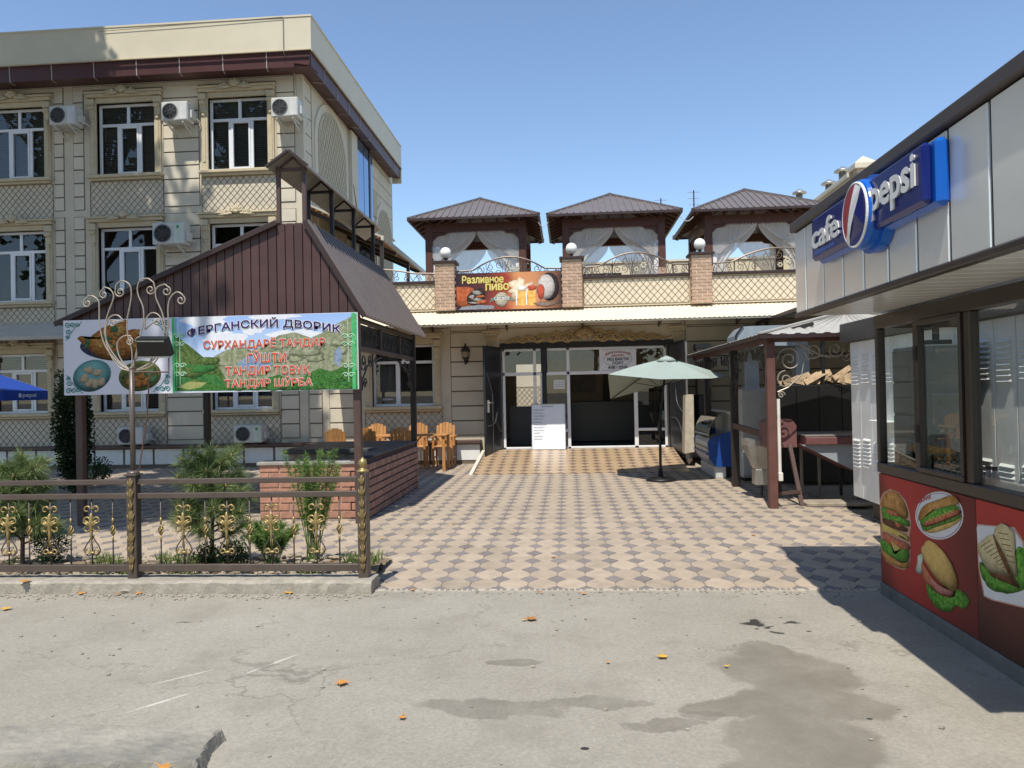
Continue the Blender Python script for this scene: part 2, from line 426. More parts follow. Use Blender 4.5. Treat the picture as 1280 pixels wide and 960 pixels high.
    # oil drops
    oil = union([ell(941, 777, 0.075, 0.035, 0.2, True, 0.25), ell(971, 787, 0.045, 0.028, 0, True, 0.3), ell(962, 779, 0.04, 0.015, 0, True, 0.3), ell(990, 776, 0.06, 0.03, 0, True, 0.5), ell(1011, 788, 0.018, 0.012, 0, False), ell(946, 785, 0.015, 0.012, 0, False), ell(959, 784, 0.02, 0.015, 0, False), ell(1087, 897, 0.015, 0.01, 0, False), ell(731, 934, 0.02, 0.015, 0, False), ell(227, 778, 0.06, 0.012, 0.1, True, 0.4)])
    col = mix(oil, col, (0.035, 0.030, 0.026))
    # chalky scrape marks
    def scrape(x0, y0, x1, y1, w):
        a = G(x0, y0); c = G(x1, y1)
        mp = nd(nt, 'ShaderNodeMapping', vector_type='TEXTURE')
        mp.inputs['Location'].default_value = ((a[0]+c[0])/2, (a[1]+c[1])/2, 0); mp.inputs['Rotation'].default_value = (0, 0, math.atan2(c[1]-a[1], c[0]-a[0]))
        mp.inputs['Scale'].default_value = (math.hypot(c[0]-a[0], c[1]-a[1])/2, w, 1e4); L.new(pos, mp.inputs[0])
        ln = nd(nt, 'ShaderNodeVectorMath', operation='LENGTH'); L.new(mp.outputs[0], ln.inputs[0])
        return mrange(ln.outputs['Value'], 1.0, 0.35, 0, 1, True)
    sc = union([scrape(146, 893, 254, 860, 0.016), scrape(290, 847, 385, 812, 0.015), scrape(170, 859, 282, 832, 0.010)])
    sc = math2('MULTIPLY', sc, mrange(noise(14, 4, 0.8).outputs[0], 0.34, 0.52))
    col = mix(math2('MULTIPLY', sc, 0.9), col, (0.60, 0.57, 0.51))
    # hairline cracks
    cr = nd(nt, 'ShaderNodeTexVoronoi', feature='DISTANCE_TO_EDGE'); cr.inputs['Scale'].default_value = 0.33
    wv2 = nd(nt, 'ShaderNodeVectorMath', operation='MULTIPLY_ADD'); wv2.inputs[1].default_value = (0.9, 0.9, 0.0); L.new(wob.outputs['Color'], wv2.inputs[0]); L.new(pos, wv2.inputs[2])
    L.new(wv2.outputs[0], cr.inputs['Vector'])
    ck = mrange(cr.outputs['Distance'], 0.006, 0.0, 0, 1)
    ck = math2('MULTIPLY', ck, mrange(noise(0.9, 3).outputs[0], 0.44, 0.58, 0, 0.6))
    col = mix(ck, col, (0.12, 0.105, 0.085))
    L.new(col, b.inputs['Base Color'])
    bp = nd(nt, 'ShaderNodeBump'); bp.inputs['Strength'].default_value = 0.45; bp.inputs['Distance'].default_value = 0.006
    L.new(noise(70, 5, 0.75).outputs[0], bp.inputs['Height']); L.new(bp.outputs[0], b.inputs['Normal'])
    return m

PAVE_Y = 6.06
b = MB(); b.box(-400, 400, -400, 400, -0.5, -0.04)
struct(b, 'ground', mat('dusty_ground', (0.30, 0.27, 0.21), 0.95, var=0.2, scale=1.5))
# road: a gently uneven concrete sheet
b = MB(); nx, ny = 60, 40
for j in range(ny+1):
    for i in range(nx+1):
        x = -30+60*i/nx; y = -30+(PAVE_Y+30)*j/ny
        b.v.append((x, y, -0.006))
b.f = [(j*(nx+1)+i, j*(nx+1)+i+1, (j+1)*(nx+1)+i+1, (j+1)*(nx+1)+i) for j in range(ny) for i in range(nx)]; b.m = [0]*len(b.f)
struct(b, 'road', road_material())

# ---- patterned paving of the courtyard
PW, PL = 0.2405, 0.338                       # lattice of the clover pattern
beige = mat('beige_paver', (0.405, 0.325, 0.24), 0.85, var=0.14, scale=7, rnd=0.11, bump=0.25, bscale=120, dirt=0.32, wc=True)
pgrey = mat('grey_paver', (0.225, 0.195, 0.178), 0.85, var=0.2, scale=20, rnd=0.14, bump=0.35, bscale=120, dirt=0.30, wc=True)
sand  = mat('sand_joint', (0.33, 0.28, 0.21), 0.95, var=0.2, scale=10)
HX, HY = 0.36, 0.36                          # half size of the dark clover as a share of the cell
def octa(w, l, g=0.004):
    a = w/2-g/2; c = l/2-g/2; u = w*(0.5-HX); v = l*(0.5-HY)
    return [(-u, -c), (u, -c), (a*0.93, -v*1.3), (a, -v), (a, v), (a*0.93, v*1.3), (u, c), (-u, c), (-a*0.93, v*1.3), (-a, v), (-a, -v), (-a*0.93, -v*1.3)]
def clover(w, l, g=0.006):
    hx = w*HX-g/2; hy = l*HY-g/2; o = []
    for k in range(16):
        a = 2*PI*k/16; r = (1.0, 0.74, 0.66, 0.74)[k % 4] if k % 4 else 1.0
        r = [1.0, 0.70, 0.74, 0.70][k % 4]
        o.append((hx*r*math.cos(a), hy*r*math.sin(a)))
    return o
def tile_mesh(name, pts, m, h=0.03, ch=0.004):
    b = MB(); n = len(pts)
    b.v = [(x, y, -h) for x, y in pts]+[(x, y, -ch) for x, y in pts]+[(x*(1-ch/0.1), y*(1-ch/0.14), 0) for x, y in pts]
    b.f = [tuple(2*n+i for i in range(n))]+[(k*n+i, k*n+(i+1) % n, (k+1)*n+(i+1) % n, (k+1)*n+i) for k in (0, 1) for i in range(n)]
    me = bpy.data.meshes.new(name); me.from_pydata(b.v, [], b.f); me.materials.append(m); me.update(); return me
me_b = tile_mesh('paver', octa(PW, PL), beige); me_g = tile_mesh('inset', clover(PW, PL), pgrey)
cells_b = []; cells_g = []
X0 = -0.0
def in_court(x, y):
    if y < PAVE_Y or y > 16.9: return False
    if y < 7.02: return -1.62-(y-6.2)*0.15 < x < 3.4
    if -2.0 < x < 2.35 and y > 14.5: return False
    return -13 < x < 3.6
for j in range(0, 34):
    for i in range(-56, 17):
        xg = 0.115+i*PW; yg = PAVE_Y+0.02+j*PL
        if in_court(xg, yg+0.12): cells_g.append((xg, yg))
        if in_court(xg+PW/2, yg+PL/2): cells_b.append((xg+PW/2, yg+PL/2))
b = MB(); b.box(-1.75, 3.6, PAVE_Y-0.03, 7.02, -0.1, -0.010); b.box(-13, 3.6, 7.02, 17.2, -0.1, -0.010)
court = struct(b, 'courtyard_paving', sand)
def pave(cells, me, name, off):
    def seen(c):
        return -0.70 < c[0]/c[1] < 0.42 and not (c[0] < -2.6 and c[1] > 9.2)
    vis = sorted([c for c in cells if seen(c) and c[1] > PAVE_Y+0.1], key=lambda c: c[1]-0.3*abs(c[0]) if False else c[1])
    near = set(vis[:298]); rest = [c for c in cells if c not in near]
    for c in near:
        inst(me, name, (c[0], c[1], random.uniform(-0.0016, 0.0016)), court, (random.gauss(0, 0.003), random.gauss(0, 0.003), random.gauss(0, 0.006)))
    b = MB(); n = len(me.vertices); V = [v.co for v in me.vertices]; F = [tuple(p.vertices) for p in me.polygons]
    for c in rest:
        dz = random.uniform(-0.002, 0.002)
        fr = [(c[0]+v.x, max(c[1]+v.y, PAVE_Y-0.02), v.z+dz) for v in V]
        b.add(fr, F)
    tag(b.build(off, me.materials[0], court), kind='stuff')
pave(cells_b, me_b, 'paving_stone', 'distant_paving_stones')
pave(cells_g, me_g, 'clover_stone', 'distant_clover_stones')
# row of cut edging setts against the road
sett = MB(); sett.bbox(-0.016, 0.016, -0.022, 0.022, -0.03, 0.0, 0.003)
stp = MB(); stp.box(-1.62, 2.36, PAVE_Y-0.032, PAVE_Y+0.022, -0.03, 0.0025); stp.build('edging_mortar', mat('pale_edging_mortar', (0.46, 0.41, 0.33), 0.95, var=0.2, scale=20), court)
so = sett.build('edging_sett', pgrey, court); x = -1.60; first = True
while x < 2.35:
    if random.random() < 0.86:
        if first: so.location = (x, PAVE_Y-0.004, 0.006); first = False
        else: inst(so.data, 'edging_sett', (x, PAVE_Y-0.004+random.uniform(-0.003, 0.003), 0.006+random.uniform(-0.002, 0.001)), court)
    x += 0.046 + (0.02 if random.random() < 0.08 else 0)

# ---- entrance ramp with glazed tiles
RX0, RX1, RY0, RY1, RZ = -1.88, 2.28, 14.50, 16.75, 0.285
b = MB()
b.prism([(RX0, RY0, -0.02), (RX0, RY1, -0.02), (RX0, RY1, RZ-0.012), (RX0, RY0, -0.012)], (RX1-RX0, 0, 0))
b.box(RX0, RX1, RY1, 17.02, -0.02, RZ-0.012)
ramp = struct(b, 'entrance_ramp', mat('ramp_screed', (0.40, 0.32, 0.22), 0.9))
beige_g = mat('glazed_beige_tile', (0.46, 0.33, 0.20), 0.30, var=0.10, scale=5, spec=0.5)
grey_g = mat('glazed_brown_tile', (0.20, 0.14, 0.115), 0.32, var=0.15, scale=9)
RL = 0.262; RW = 0.2405
def onramp(x, y):
    return (x, y, 0.004+(RZ*(y-RY0)/(RY1-RY0) if y < RY1 else RZ))
bb = MB(); bgm = MB()
ob = octa(RW, RL, 0.003); og = [(0.95*x, 0.95*y) for x, y in clover(RW, RL, 0.003)]
for j in range(0, 11):
    for i in range(0, 19):
        cx = RX0+0.02+i*RW; cy = RY0+0.02+j*RL
        for (px, pts, mb, dx, dy) in ((0, ob, bb, RW/2, RL/2), (1, og, bgm, 0, 0)):
            q = []
            for (u, v) in pts:
                x = min(max(cx+dx+u, RX0), RX1); y = min(max(cy+dy+v, RY0), 17.0)
                q.append(onramp(x, y))
            if max(p[0] for p in q)-min(p[0] for p in q) < 0.04 or max(p[1] for p in q)-min(p[1] for p in q) < 0.04: continue
            n = len(q)
            mb.add(q+[(a, c, d-0.014) for a, c, d in q], [tuple(range(n))]+[(i2, n+i2, n+(i2+1) % n, (i2+1) % n) for i2 in range(n)])
tag(bb.build('ramp_tiles', beige_g, ramp), kind='stuff'); tag(bgm.build('ramp_clover_tiles', grey_g, ramp), kind='stuff')
b = MB(); b.prism([(RX0-0.07, RY0-0.05, 0.0), (RX0-0.07, RY1, 0.0), (RX0-0.07, RY1, RZ+0.012), (RX0-0.07, RY0-0.05, 0.016)], (0.068, 0, 0))
b.build('ramp_edge', mat('white_edge', (0.66, 0.62, 0.52), 0.7), ramp)

# ---- garden bed and kerb
soilm = mat('dry_soil', (0.19, 0.145, 0.095), 0.95, var=0.35, scale=12, bump=1.0, bscale=30)
b = MB(); nx, ny = 70, 14
for j in range(ny+1):
    for i in range(nx+1):
        b.v.append((-9+7.32*i/nx-0.02, 6.16+0.86*j/ny, 0.035+0.05*random.random()*(0.3+math.sin(PI*j/ny))))
b.f = [(j*(nx+1)+i, j*(nx+1)+i+1, (j+1)*(nx+1)+i+1, (j+1)*(nx+1)+i) for j in range(ny) for i in range(nx)]; b.m = [0]*len(b.f)
bed = struct(b, 'garden_bed', soilm)
b = MB()
for k in range(900):
    x = random.uniform(-9, -1.75); y = random.uniform(6.22, 6.98); r = random.uniform(0.008, 0.03)
    b.blob((x, y, 0.075+random.uniform(0, 0.02)), (r*1.3, r, r*0.7), 6, 4, 0, 0.2)
tag(b.build('soil_clods', mat('pale_clod', (0.36, 0.30, 0.22), 0.95, var=0.3, scale=20), bed), kind='stuff')
def kerb_profile(b, x0, x1, y0, y1, h, n=40, rough=0.006):
    for i in range(n+1):
        x = x0+(x1-x0)*i/n; r = lambda s=rough: random.uniform(-s, s)
        b.v += [(x, y0+r(), -0.03), (x, y0+r(), h-0.02+r()), (x, y0+0.02+r(), h+r()*0.5), (x, y1+r(), h+r()*0.5), (x, y1, -0.03)]
    for i in range(n):
        for k in range(4): b.f.append((i*5+k, (i+1)*5+k, (i+1)*5+k+1, i*5+k+1)); b.m.append(0)
    b.f += [(4, 3, 2, 1, 0), tuple(n*5+k for k in range(5))]; b.m += [0, 0]
b = MB(); kerb_profile(b, -9, -1.61, 5.955, 6.20, 0.10, 130)
kerb = struct(b, 'kerb', concrete)
b = MB(); kerb_profile(b, -9.0, -1.70, 7.0, 7.06, 0.03, 60, 0.003)
struct(b, 'bed_edging', concrete)
# broken kerb slab in the near left corner of the road
b = MB(); pts = [G(-60, 925), G(60, 918), G(160, 921), G(282, 924), G(262, 948), G(248, 972), G(100, 974), G(-60, 972)]
top = [(p[0]*0.985, p[1], 0.045+random.uniform(-0.008, 0.008)) for p in pts]
n = len(pts)
poly = [(p[0], p[1]) for p in pts]
def sdist(x, y):
    best = 9; ins = False
    for i in range(n):
        (ax, ay), (bx, by) = poly[i], poly[(i+1) % n]; dx, dy = bx-ax, by-ay
        tt = max(0, min(1, ((x-ax)*dx+(y-ay)*dy)/(dx*dx+dy*dy))); best = min(best, math.hypot(x-ax-dx*tt, y-ay-dy*tt))
        if (ay > y) != (by > y) and x < (bx-ax)*(y-ay)/(by-ay)+ax: ins = not ins
    return best if ins else -best
gx0, gx1 = min(p[0] for p in poly)-0.03, max(p[0] for p in poly)+0.03; gy0, gy1 = min(p[1] for p in poly)-0.03, max(p[1] for p in poly)+0.03; nx, ny = 130, 36
from mathutils import noise as mnoise
for j in range(ny+1):
    for i in range(nx+1):
        x = gx0+(gx1-gx0)*i/nx; y = gy0+(gy1-gy0)*j/ny
        d = sdist(x, y)+0.018*mnoise.noise((x*9, y*9, 0))+0.008*mnoise.noise((x*31, y*31, 3)); k = max(0, min(1, (d+0.004)/0.022)); k = k*k*(3-2*k)*1.0
        b.v.append((x, y, -0.02+0.08*k+k*(0.010*mnoise.noise((x*4, y*5, 7))+0.005*mnoise.noise((x*24, y*24, 1)))))
b.f = [(j*(nx+1)+i, j*(nx+1)+i+1, (j+1)*(nx+1)+i+1, (j+1)*(nx+1)+i) for j in range(ny) for i in range(nx)]; b.m = [0]*len(b.f)
slab_mat = mat('patched_concrete', (0.40, 0.365, 0.30), 0.9, var=0.0, col2=(0.15, 0.145, 0.125), scale=1.9, bump=0.7, bscale=40)
solo(b, 'broken_kerb_slab', slab_mat, 'broken concrete kerb slab with dark tar patches in the near corner of the road', 'kerb slab')

# ================================================================== BUILDINGS
FY = 17.0                                     # plane of the street fronts
def wall_grid(b, x0, x1, z0, z1, holes, Y, depth=0.22, m=0):
    xs = sorted({x0, x1}|{h[0] for h in holes}|{h[1] for h in holes}); zs = sorted({z0, z1}|{h[2] for h in holes}|{h[3] for h in holes})
    for i in range(len(xs)-1):
        for k in range(len(zs)-1):
            cx = (xs[i]+xs[i+1])/2; cz = (zs[k]+zs[k+1])/2
            if any(h[0] < cx < h[1] and h[2] < cz < h[3] for h in holes): continue
            b.quad((xs[i], Y, zs[k]), (xs[i+1], Y, zs[k]), (xs[i+1], Y, zs[k+1]), (xs[i], Y, zs[k+1]), m)
    for (a, c, d, e) in holes:
        b.quad((a, Y, d), (a, Y, e), (a, Y+depth, e), (a, Y+depth, d), m); b.quad((c, Y, d), (c, Y+depth, d), (c, Y+depth, e), (c, Y, e), m)
        b.quad((a, Y, d), (a, Y+depth, d), (c, Y+depth, d), (c, Y, d), m); b.quad((a, Y, e), (c, Y, e), (c, Y+depth, e), (a, Y+depth, e), m)
latm = mat('lattice_joint', (0.21, 0.165, 0.115), 0.9)
def lattice(parent, x0, x1, z0, z1, Y, step=0.155, r=0.0040, name='diamond_lattice', m=None):
    b = MB(); w = x1-x0; h = z1-z0; sx = step; slope = 1.12
    def clip(xa, s):
        # line z = z0 + s*slope*(x - xa), clipped to the panel
        if s > 0: lo = max(x0, xa); hi = min(x1, xa+h/slope)
        else: lo = max(x0, xa-h/slope); hi = min(x1, xa)
        if hi-lo > 0.02: b.bar((lo, Y-0.004, z0+s*slope*(lo-xa)), (hi, Y-0.004, z0+s*slope*(hi-xa)), 0.008, 2*r, up=(0, 1, 0))
    n = int((w+2*h)/sx)+2
    for i in range(-n, n):
        xa = x0+i*sx; clip(xa, 1); clip(xa, -1)
    for (p, q) in (((x0, z0), (x1, z0)), ((x0, z1), (x1, z1)), ((x0, z0), (x0, z1)), ((x1, z0), (x1, z1))):
        b.bar((p[0], Y-0.005, p[1]), (q[0], Y-0.005, q[1]), 0.010, 0.014, up=(0, 1, 0))
    return b.build(name, m or latm, parent)
def window(parent, xc, z0, z1, w=1.43, blind=0.9, two=False):
    x0, x1 = xc-w/2, xc+w/2; Y = FY+0.10; t = 0.055; zt = z1-(z1-z0)*0.285
    b = MB(); f = lambda a, c, d, e, y0=Y, y1=Y+0.06: b.bbox(a, c, y0, y1, d, e, 0.005)
    f(x0, x1, z0, z0+t); f(x0, x1, z1-t, z1); f(x0, x0+t, z0+t, z1-t); f(x1-t, x1, z0+t, z1-t); f(x0+t, x1-t, zt-t*.6, zt+t*.6)
    f(xc-0.035, xc+0.035, zt+t*.6, z1-t)
    panes = [(x0+t, xc-0.035, zt+t*.6, z1-t), (xc+0.035, x1-t, zt+t*.6, z1-t)]
    zl = zt-t*.6
    if two:
        xm = x0+w*0.40; f(xm-0.05, xm+0.05, z0+t, zl); panes += [(x0+t, xm-0.05, z0+t, zl), (xm+0.05, x1-t, z0+t, zl)]
    else:
        a = x0+w*0.33; c = x0+w*0.70
        f(a-0.035, a+0.035, z0+t, zl); f(c-0.035, c+0.035, z0+t, zl)
        f(a+0.035, c-0.035, z0+t, z0+t+0.05, Y-0.012); f(a+0.035, c-0.035, zl-0.05, zl, Y-0.012); f(a+0.035, a+0.08, z0+t+0.05, zl-0.05, Y-0.012); f(c-0.08, c-0.035, z0+t+0.05, zl-0.05, Y-0.012)
        panes += [(x0+t, a-0.035, z0+t, zl), (a+0.08, c-0.08, z0+t+0.05, zl-0.05), (c+0.035, x1-t, z0+t, zl)]
    win = b.build('window', whitepl, parent)
    for (a, c, d, e) in panes:
        p = MB(); p.quad((a, Y+0.03, d), (c, Y+0.03, d), (c, Y+0.03, e), (a, Y+0.03, e)); p.build('pane', paneg, win)
    if blind:
        p = MB(); zz = z1-0.05; zend = z1-(z1-z0)*blind
        while zz > zend:
            p.add([(x0+t, Y+0.10, zz), (x1-t, Y+0.10, zz), (x1-t, Y+0.125, zz-0.034), (x0+t, Y+0.125, zz-0.034)], [(0, 1, 2, 3)]); zz -= 0.052
        p.build('blind', blinds, win)
    return win
def swirl(b, cx, cz, r, a0, turns, Y, rt, m=0, n=18):
    pts = spiral(cx, cz, r, r*0.15, a0, turns, n)
    b.tube([(x, Y, z) for x, z in pts], [rt*(1-0.45*i/n) for i in range(len(pts))], 6, m)
def casing(parent, xc, z0, z1, w=1.43, low=True):
    """ochre surround: posts, corbels, lintel with shell, sill"""
    x0, x1 = xc-w/2, xc+w/2; Y = FY
    b = MB()
    for s, xx in ((-1, x0), (1, x1)):
        o = xx+s*0.16; b.bbox(min(xx, o), max(xx, o), Y-0.05, Y+0.1, z0, z1+0.02, 0.01)
        b.bbox(min(xx+s*0.05, o-s*0.04), max(xx+s*0.05, o-s*0.04), Y-0.065, Y-0.05, z0+0.2, z1-0.38, 0.006)
        # corbel
        b.bbox(min(xx+s*0.01, o+s*0.035), max(xx+s*0.01, o+s*0.035), Y-0.13, Y-0.05, z1-0.06, z1+0.09, 0.015)
        b.lathe([(0.055, -0.07), (0.06, 0), (0.055, 0.07)], (xx+s*0.09, Y-0.085, z1-0.12), 10, 0, 'x')
        b.bbox(min(xx+s*0.03, o), max(xx+s*0.03, o), Y-0.085, Y-0.05, z1-0.36, z1-0.12, 0.012)
        b.blob((xx+s*0.09, Y-0.07, z1-0.40), (0.045, 0.03, 0.05))
    b.bbox(x0-0.01, x1+0.01, Y-0.06, Y+0.1, z1, z1+0.12, 0.01)
    b.bbox(x0-0.2, x1+0.2, Y-0.13, Y+0.02, z1+0.12, z1+0.20, 0.015)
    b.bbox(x0-0.24, x1+0.24, Y-0.17, Y+0.02, z1+0.20, z1+0.245, 0.012)
    p = b.build('window_surround', trim, parent)
    b = MB()                                   # shell and scrolls over the lintel
    cz = z1+0.22
    for k in range(7):
        a = PI*(k+0.5)/7; b.tube([(xc, Y-0.19, cz), (xc+0.09*math.cos(a), Y-0.20, cz+0.10*math.sin(a)), (xc+0.15*math.cos(a), Y-0.18, cz+0.17*math.sin(a))], [0.015, 0.026, 0.02], 6)
    b.blob((xc, Y-0.2, cz+0.01), (0.06, 0.03, 0.05))
    for s in (-1, 1):
        swirl(b, xc+s*0.2, cz-0.01, 0.065, PI/2-s*0.4, s*-1.4, Y-0.19, 0.026)
        swirl(b, xc+s*0.33, cz-0.03, 0.05, PI/2, s*1.3, Y-0.19, 0.022)
        b.tube([(xc+s*0.1, Y-0.19, cz-0.03), (xc+s*0.25, Y-0.2, cz-0.05), (xc+s*0.42, Y-0.18, cz-0.055)], [0.03, 0.026, 0.01], 6)
    b.build('shell_ornament', trim, p, True)
    b = MB(); b.bbox(x0-0.2, x1+0.2, Y-0.15, Y+0.1, z0-0.075, z0, 0.012); b.bbox(x0-0.16, x1+0.16, Y-0.10, Y+0.02, z0-0.13, z0-0.075, 0.012)
    b.build('window_sill', trim, parent)

# ---------------- three-storey building on the left
hotel = thing('three_storey_building', 'cream three storey building with ornamented windows and maroon roof band', 'building', (-10, 17, 0))
WX = (-13.02, -10.29, -7.56)
FL = ((1.31, 2.73), (3.97, 5.66), (6.90, 8.61))
HX0, HX1, HBACK = -18.0, -6.0, 25.9
holes = [(x-0.715, x+0.715, a, c) for x in WX for (a, c) in FL]+[(-15.75-0.715, -15.75+0.715, a, c) for (a, c) in FL]
b = MB(); wall_grid(b, HX0, HX1, 0, 9.3, holes, FY)
sidew = (-6.0)
b.quad((HX1, FY, 0), (HX1, HBACK, 0), (HX1, HBACK, 9.3), (HX1, FY, 9.3)); b.quad((HX0, FY, 0), (HX0, FY, 9.3), (HX0, HBACK, 9.3), (HX0, HBACK, 0)); b.quad((HX0, HBACK, 0), (HX0, HBACK, 9.3), (HX1, HBACK, 9.3), (HX1, HBACK, 0))
hw = b.build('wall', cream, hotel)
b = MB()
for (z0_, z1_) in ((0.02, 3.2), (3.3, 6.2), (6.3, 9.28)): b.box(HX0+0.05, HX1-0.05, FY+0.9, FY+0.95, z0_, z1_)
for z in (3.2, 6.2): b.box(HX0+0.05, HX1-0.05, FY+0.24, HBACK-0.05, z, z+0.1)
for x in (-16.7, -14.4, -11.65, -8.9): b.box(x-0.03, x+0.03, FY+0.24, FY+0.9, 0.02, 9.28)
b.build('interior', darkin, hotel)
for fi, (a, c) in enumerate(FL):
    for i, x in enumerate((-15.75,)+WX):
        if x == -15.75: continue
        window(hotel, x, a, c, blind=(0.93 if fi != 1 else 0.0))
        casing(hotel, x, a, c)
        lz1 = a-0.14; lz0 = (0.47 if fi == 0 else FL[fi-1][1]+0.26)
        lattice(hotel, x-0.9, x+0.9, lz0+0.02, lz1, FY)
# cladding panels between the windows: dark joint behind, panel proud
jb = MB(); pm = {}
def panel(x0, x1, z0, z1, parent, Y=FY, g=0.014, proud=0.022):
    jb.box(x0, x1, Y-0.004, Y+0.01, z0, z1)
    key = (round(x1-x0, 3), round(z1-z0, 3))
    if key not in pm:
        w, h = key; q = MB(); q.bbox(-w/2+g, w/2-g, -proud, -0.003, -h/2+g, h/2-g, 0.006)
        me = bpy.data.meshes.new('cladding_panel'); me.from_pydata(q.v, [], q.f); me.materials.append(cream_p); pm[key] = me
    inst(pm[key], 'cladding_panel', ((x0+x1)/2, Y, (z0+z1)/2), parent)
def stack(x0, x1, z0, z1, n, parent):
    h = (z1-z0)/n
    for k in range(n): panel(x0, x1, z0+k*h, z0+(k+1)*h, parent)
for (z0_, z1_, n) in ((6.10, 8.98, 9), (3.16, 5.95, 9), (0.62, 2.95, 7)):
    stack(-12.08, -11.83, z0_, z1_, n, hotel) if True else None
    stack(-11.60, -11.33, z0_, z1_, n, hotel)
    stack(-9.38, -8.50, z0_, z1_, n, hotel)
    stack(-6.64, -6.20, z0_, z1_, n, hotel)
for (a, c) in ((-16.5, -11.83), (-11.60, -6.20)):
    panel(a, c, 8.93, 9.05, hotel)
jb.build('panel_joints', joint, hotel)
# cream roof fascia and maroon band
b = MB(); b.box(HX0, -5.58, 16.40, 16.46, 9.36, 10.10); b.box(-5.64, -5.58, 16.46, 25.5, 9.36, 10.10); b.box(HX0, -5.56, 16.385, 16.48, 10.10, 10.14); b.box(-5.66, -5.56, 16.48, 25.5, 10.10, 10.14)
b.box(HX0, -5.66, 16.46, 25.5, 9.95, 10.05)
b.box(-5.90, -5.58, 25.5, 25.56, 8.85, 10.14)
b.build('roof_fascia', cream_l, hotel)
b = MB(); x = -5.61
seam = MB(); k = 0
me_band = None
while x > HX0:
    x2 = max(x-1.02, HX0)
    q = MB(); q.add([(x, 16.45, 9.36), (x2, 16.45, 9.36), (x2, 16.47, 9.01), (x, 16.47, 9.01), (x, 17.0, 9.07), (x2, 17.0, 9.07)], [(0, 1, 2, 3), (3, 2, 5, 4)])
    q.build('band_panel', maroon, hotel)
    if x < -5.7: seam.bar((x, 16.445, 9.36), (x, 16.465, 9.01), 0.018, 0.012); seam.bar((x, 16.465, 9.006), (x-0.06, 16.7, 9.03), 0.018, 0.012)
    x = x2
y = 16.41
while y < 25.4:
    y2 = min(y+1.02, 25.5)
    q = MB(); q.add([(-5.61, y, 9.36), (-5.61, y2, 9.36), (-5.63, y2, 9.01), (-5.63, y, 9.01), (-6.0, y2, 9.07), (-6.0, y, 9.07)], [(1, 0, 3, 2), (2, 3, 5, 4)])
    q.build('band_panel', maroon, hotel)
    if y > 16.6: seam.bar((-5.606, y, 9.36), (-5.626, y, 9.01), 0.016, 0.012); seam.bar((-5.626, y, 9.006), (-5.9, y, 9.045), 0.016, 0.012)
    y = y2
seam.build('band_seams', mat('pale_seam', (0.42, 0.38, 0.36), 0.5), hotel)
b = MB(); b.bar((-5.62, 16.37, 9.345), (-18, 16.37, 9.345), 0.03, 0.02); b.bar((-5.565, 16.4, 9.345), (-5.565, 25.5, 9.345), 0.03, 0.03); b.build('fascia_trim', trim, hotel)
# flank: arched relief panels, strip glazing, small window, cladding lines
def flank(pts, d=0.03, m=cream, name='relief'):
    b = MB(); b.prism([(HX1, p[1], p[2]) for p in pts], (d, 0, 0)); return b.build(name, m, hotel)
def archpts(y0, y1, z0, zs, rise, n=14):
    c = (y0+y1)/2; h = (y1-y0)/2
    return [(0, y0, z0), (0, y1, z0)]+[(0, c+h*math.cos(PI*i/n), zs+rise*math.sin(PI*i/n)) for i in range(n+1)]
archm = mat('arch_infill', (0.46, 0.40, 0.28), 0.85, var=0.06, scale=4)
for (y0, y1, zs, rise) in ((17.95, 20.25, 7.9, 0.95), (23.7, 25.5, 6.9, 0.8)):
    flank(archpts(y0-0.22, y1+0.22, 3.6, zs, rise+0.2), 0.03, cream_p, 'arch_border'); flank(archpts(y0, y1, 3.6, zs, rise), 0.05, archm, 'arch_infill')
    b = MB(); k = 0; zz = 3.7
    c = (y0+y1)/2; h = (y1-y0)/2
    def inside(y, z): return z < zs or ((y-c)/h)**2+((z-zs)/rise)**2 < 0.97
    for s in (1, -1):
        t = -8.0
        while t < 8:
            seg = []
            for i in range(41):
                y = y0+0.02+(y1-y0-0.04)*i/40; z = 6.0+t+s*(y-c)*1.5
                if 3.65 < z and inside(y, z): seg.append((HX1+0.052, y, z))
            if len(seg) > 1: b.bar(seg[0], seg[-1], 0.008, 0.006, up=(1, 0, 0))
            t += 0.32
    b.build('diamond_lattice', mat('pale_joint', (0.30, 0.26, 0.18), 0.9), hotel)
b = MB()
for z in [9.0-0.42*i for i in range(12)]: b.box(HX1, HX1+0.006, FY+0.12, 17.55, z-0.008, z+0.008)
for z in [8.9-0.42*i for i in range(12)]: b.box(HX1, HX1+0.006, 22.9, 25.8, z-0.008, z+0.008)
b.box(HX1, HX1+0.007, 17.55, 17.57, 3.6, 9.0); b.build('flank_joints', joint, hotel)
b = MB(); b.box(HX1+0.002, HX1+0.10, 20.62, 21.2, 3.6, 9.02); b.build('stair_wall', cream_p, hotel)
sk = mat('blue_mirror_glass', (0.20, 0.33, 0.52), 0.06, metal=0.8, var=0.05)
for (y0, y1) in ((21.22, 21.85), (21.90, 22.45), (22.62, 22.9)):
    b = MB(); b.box(HX1+0.003, HX1+0.09, y0, y1, 3.6, 9.0); b.build('strip_glazing', sk, hotel)
b = MB(); b.box(HX1+0.002, HX1+0.11, 22.46, 22.61, 3.6, 9.02); b.build('glazing_post', kframe, hotel)
b = MB(); b.box(HX1+0.002, HX1+0.06, 23.05, 23.55, 7.2, 8.0); b.build('vent_louvre', archm, hotel)
b = MB(); b.tube(smoothpath([(HX1+0.1, 20.7, 7.5), (HX1+0.12, 21.4, 6.2), (HX1+0.12, 22.0, 5.9), (HX1+0.1, 22.7, 6.8)]), 0.012, 5); b.build('slack_cable', blackm, hotel)
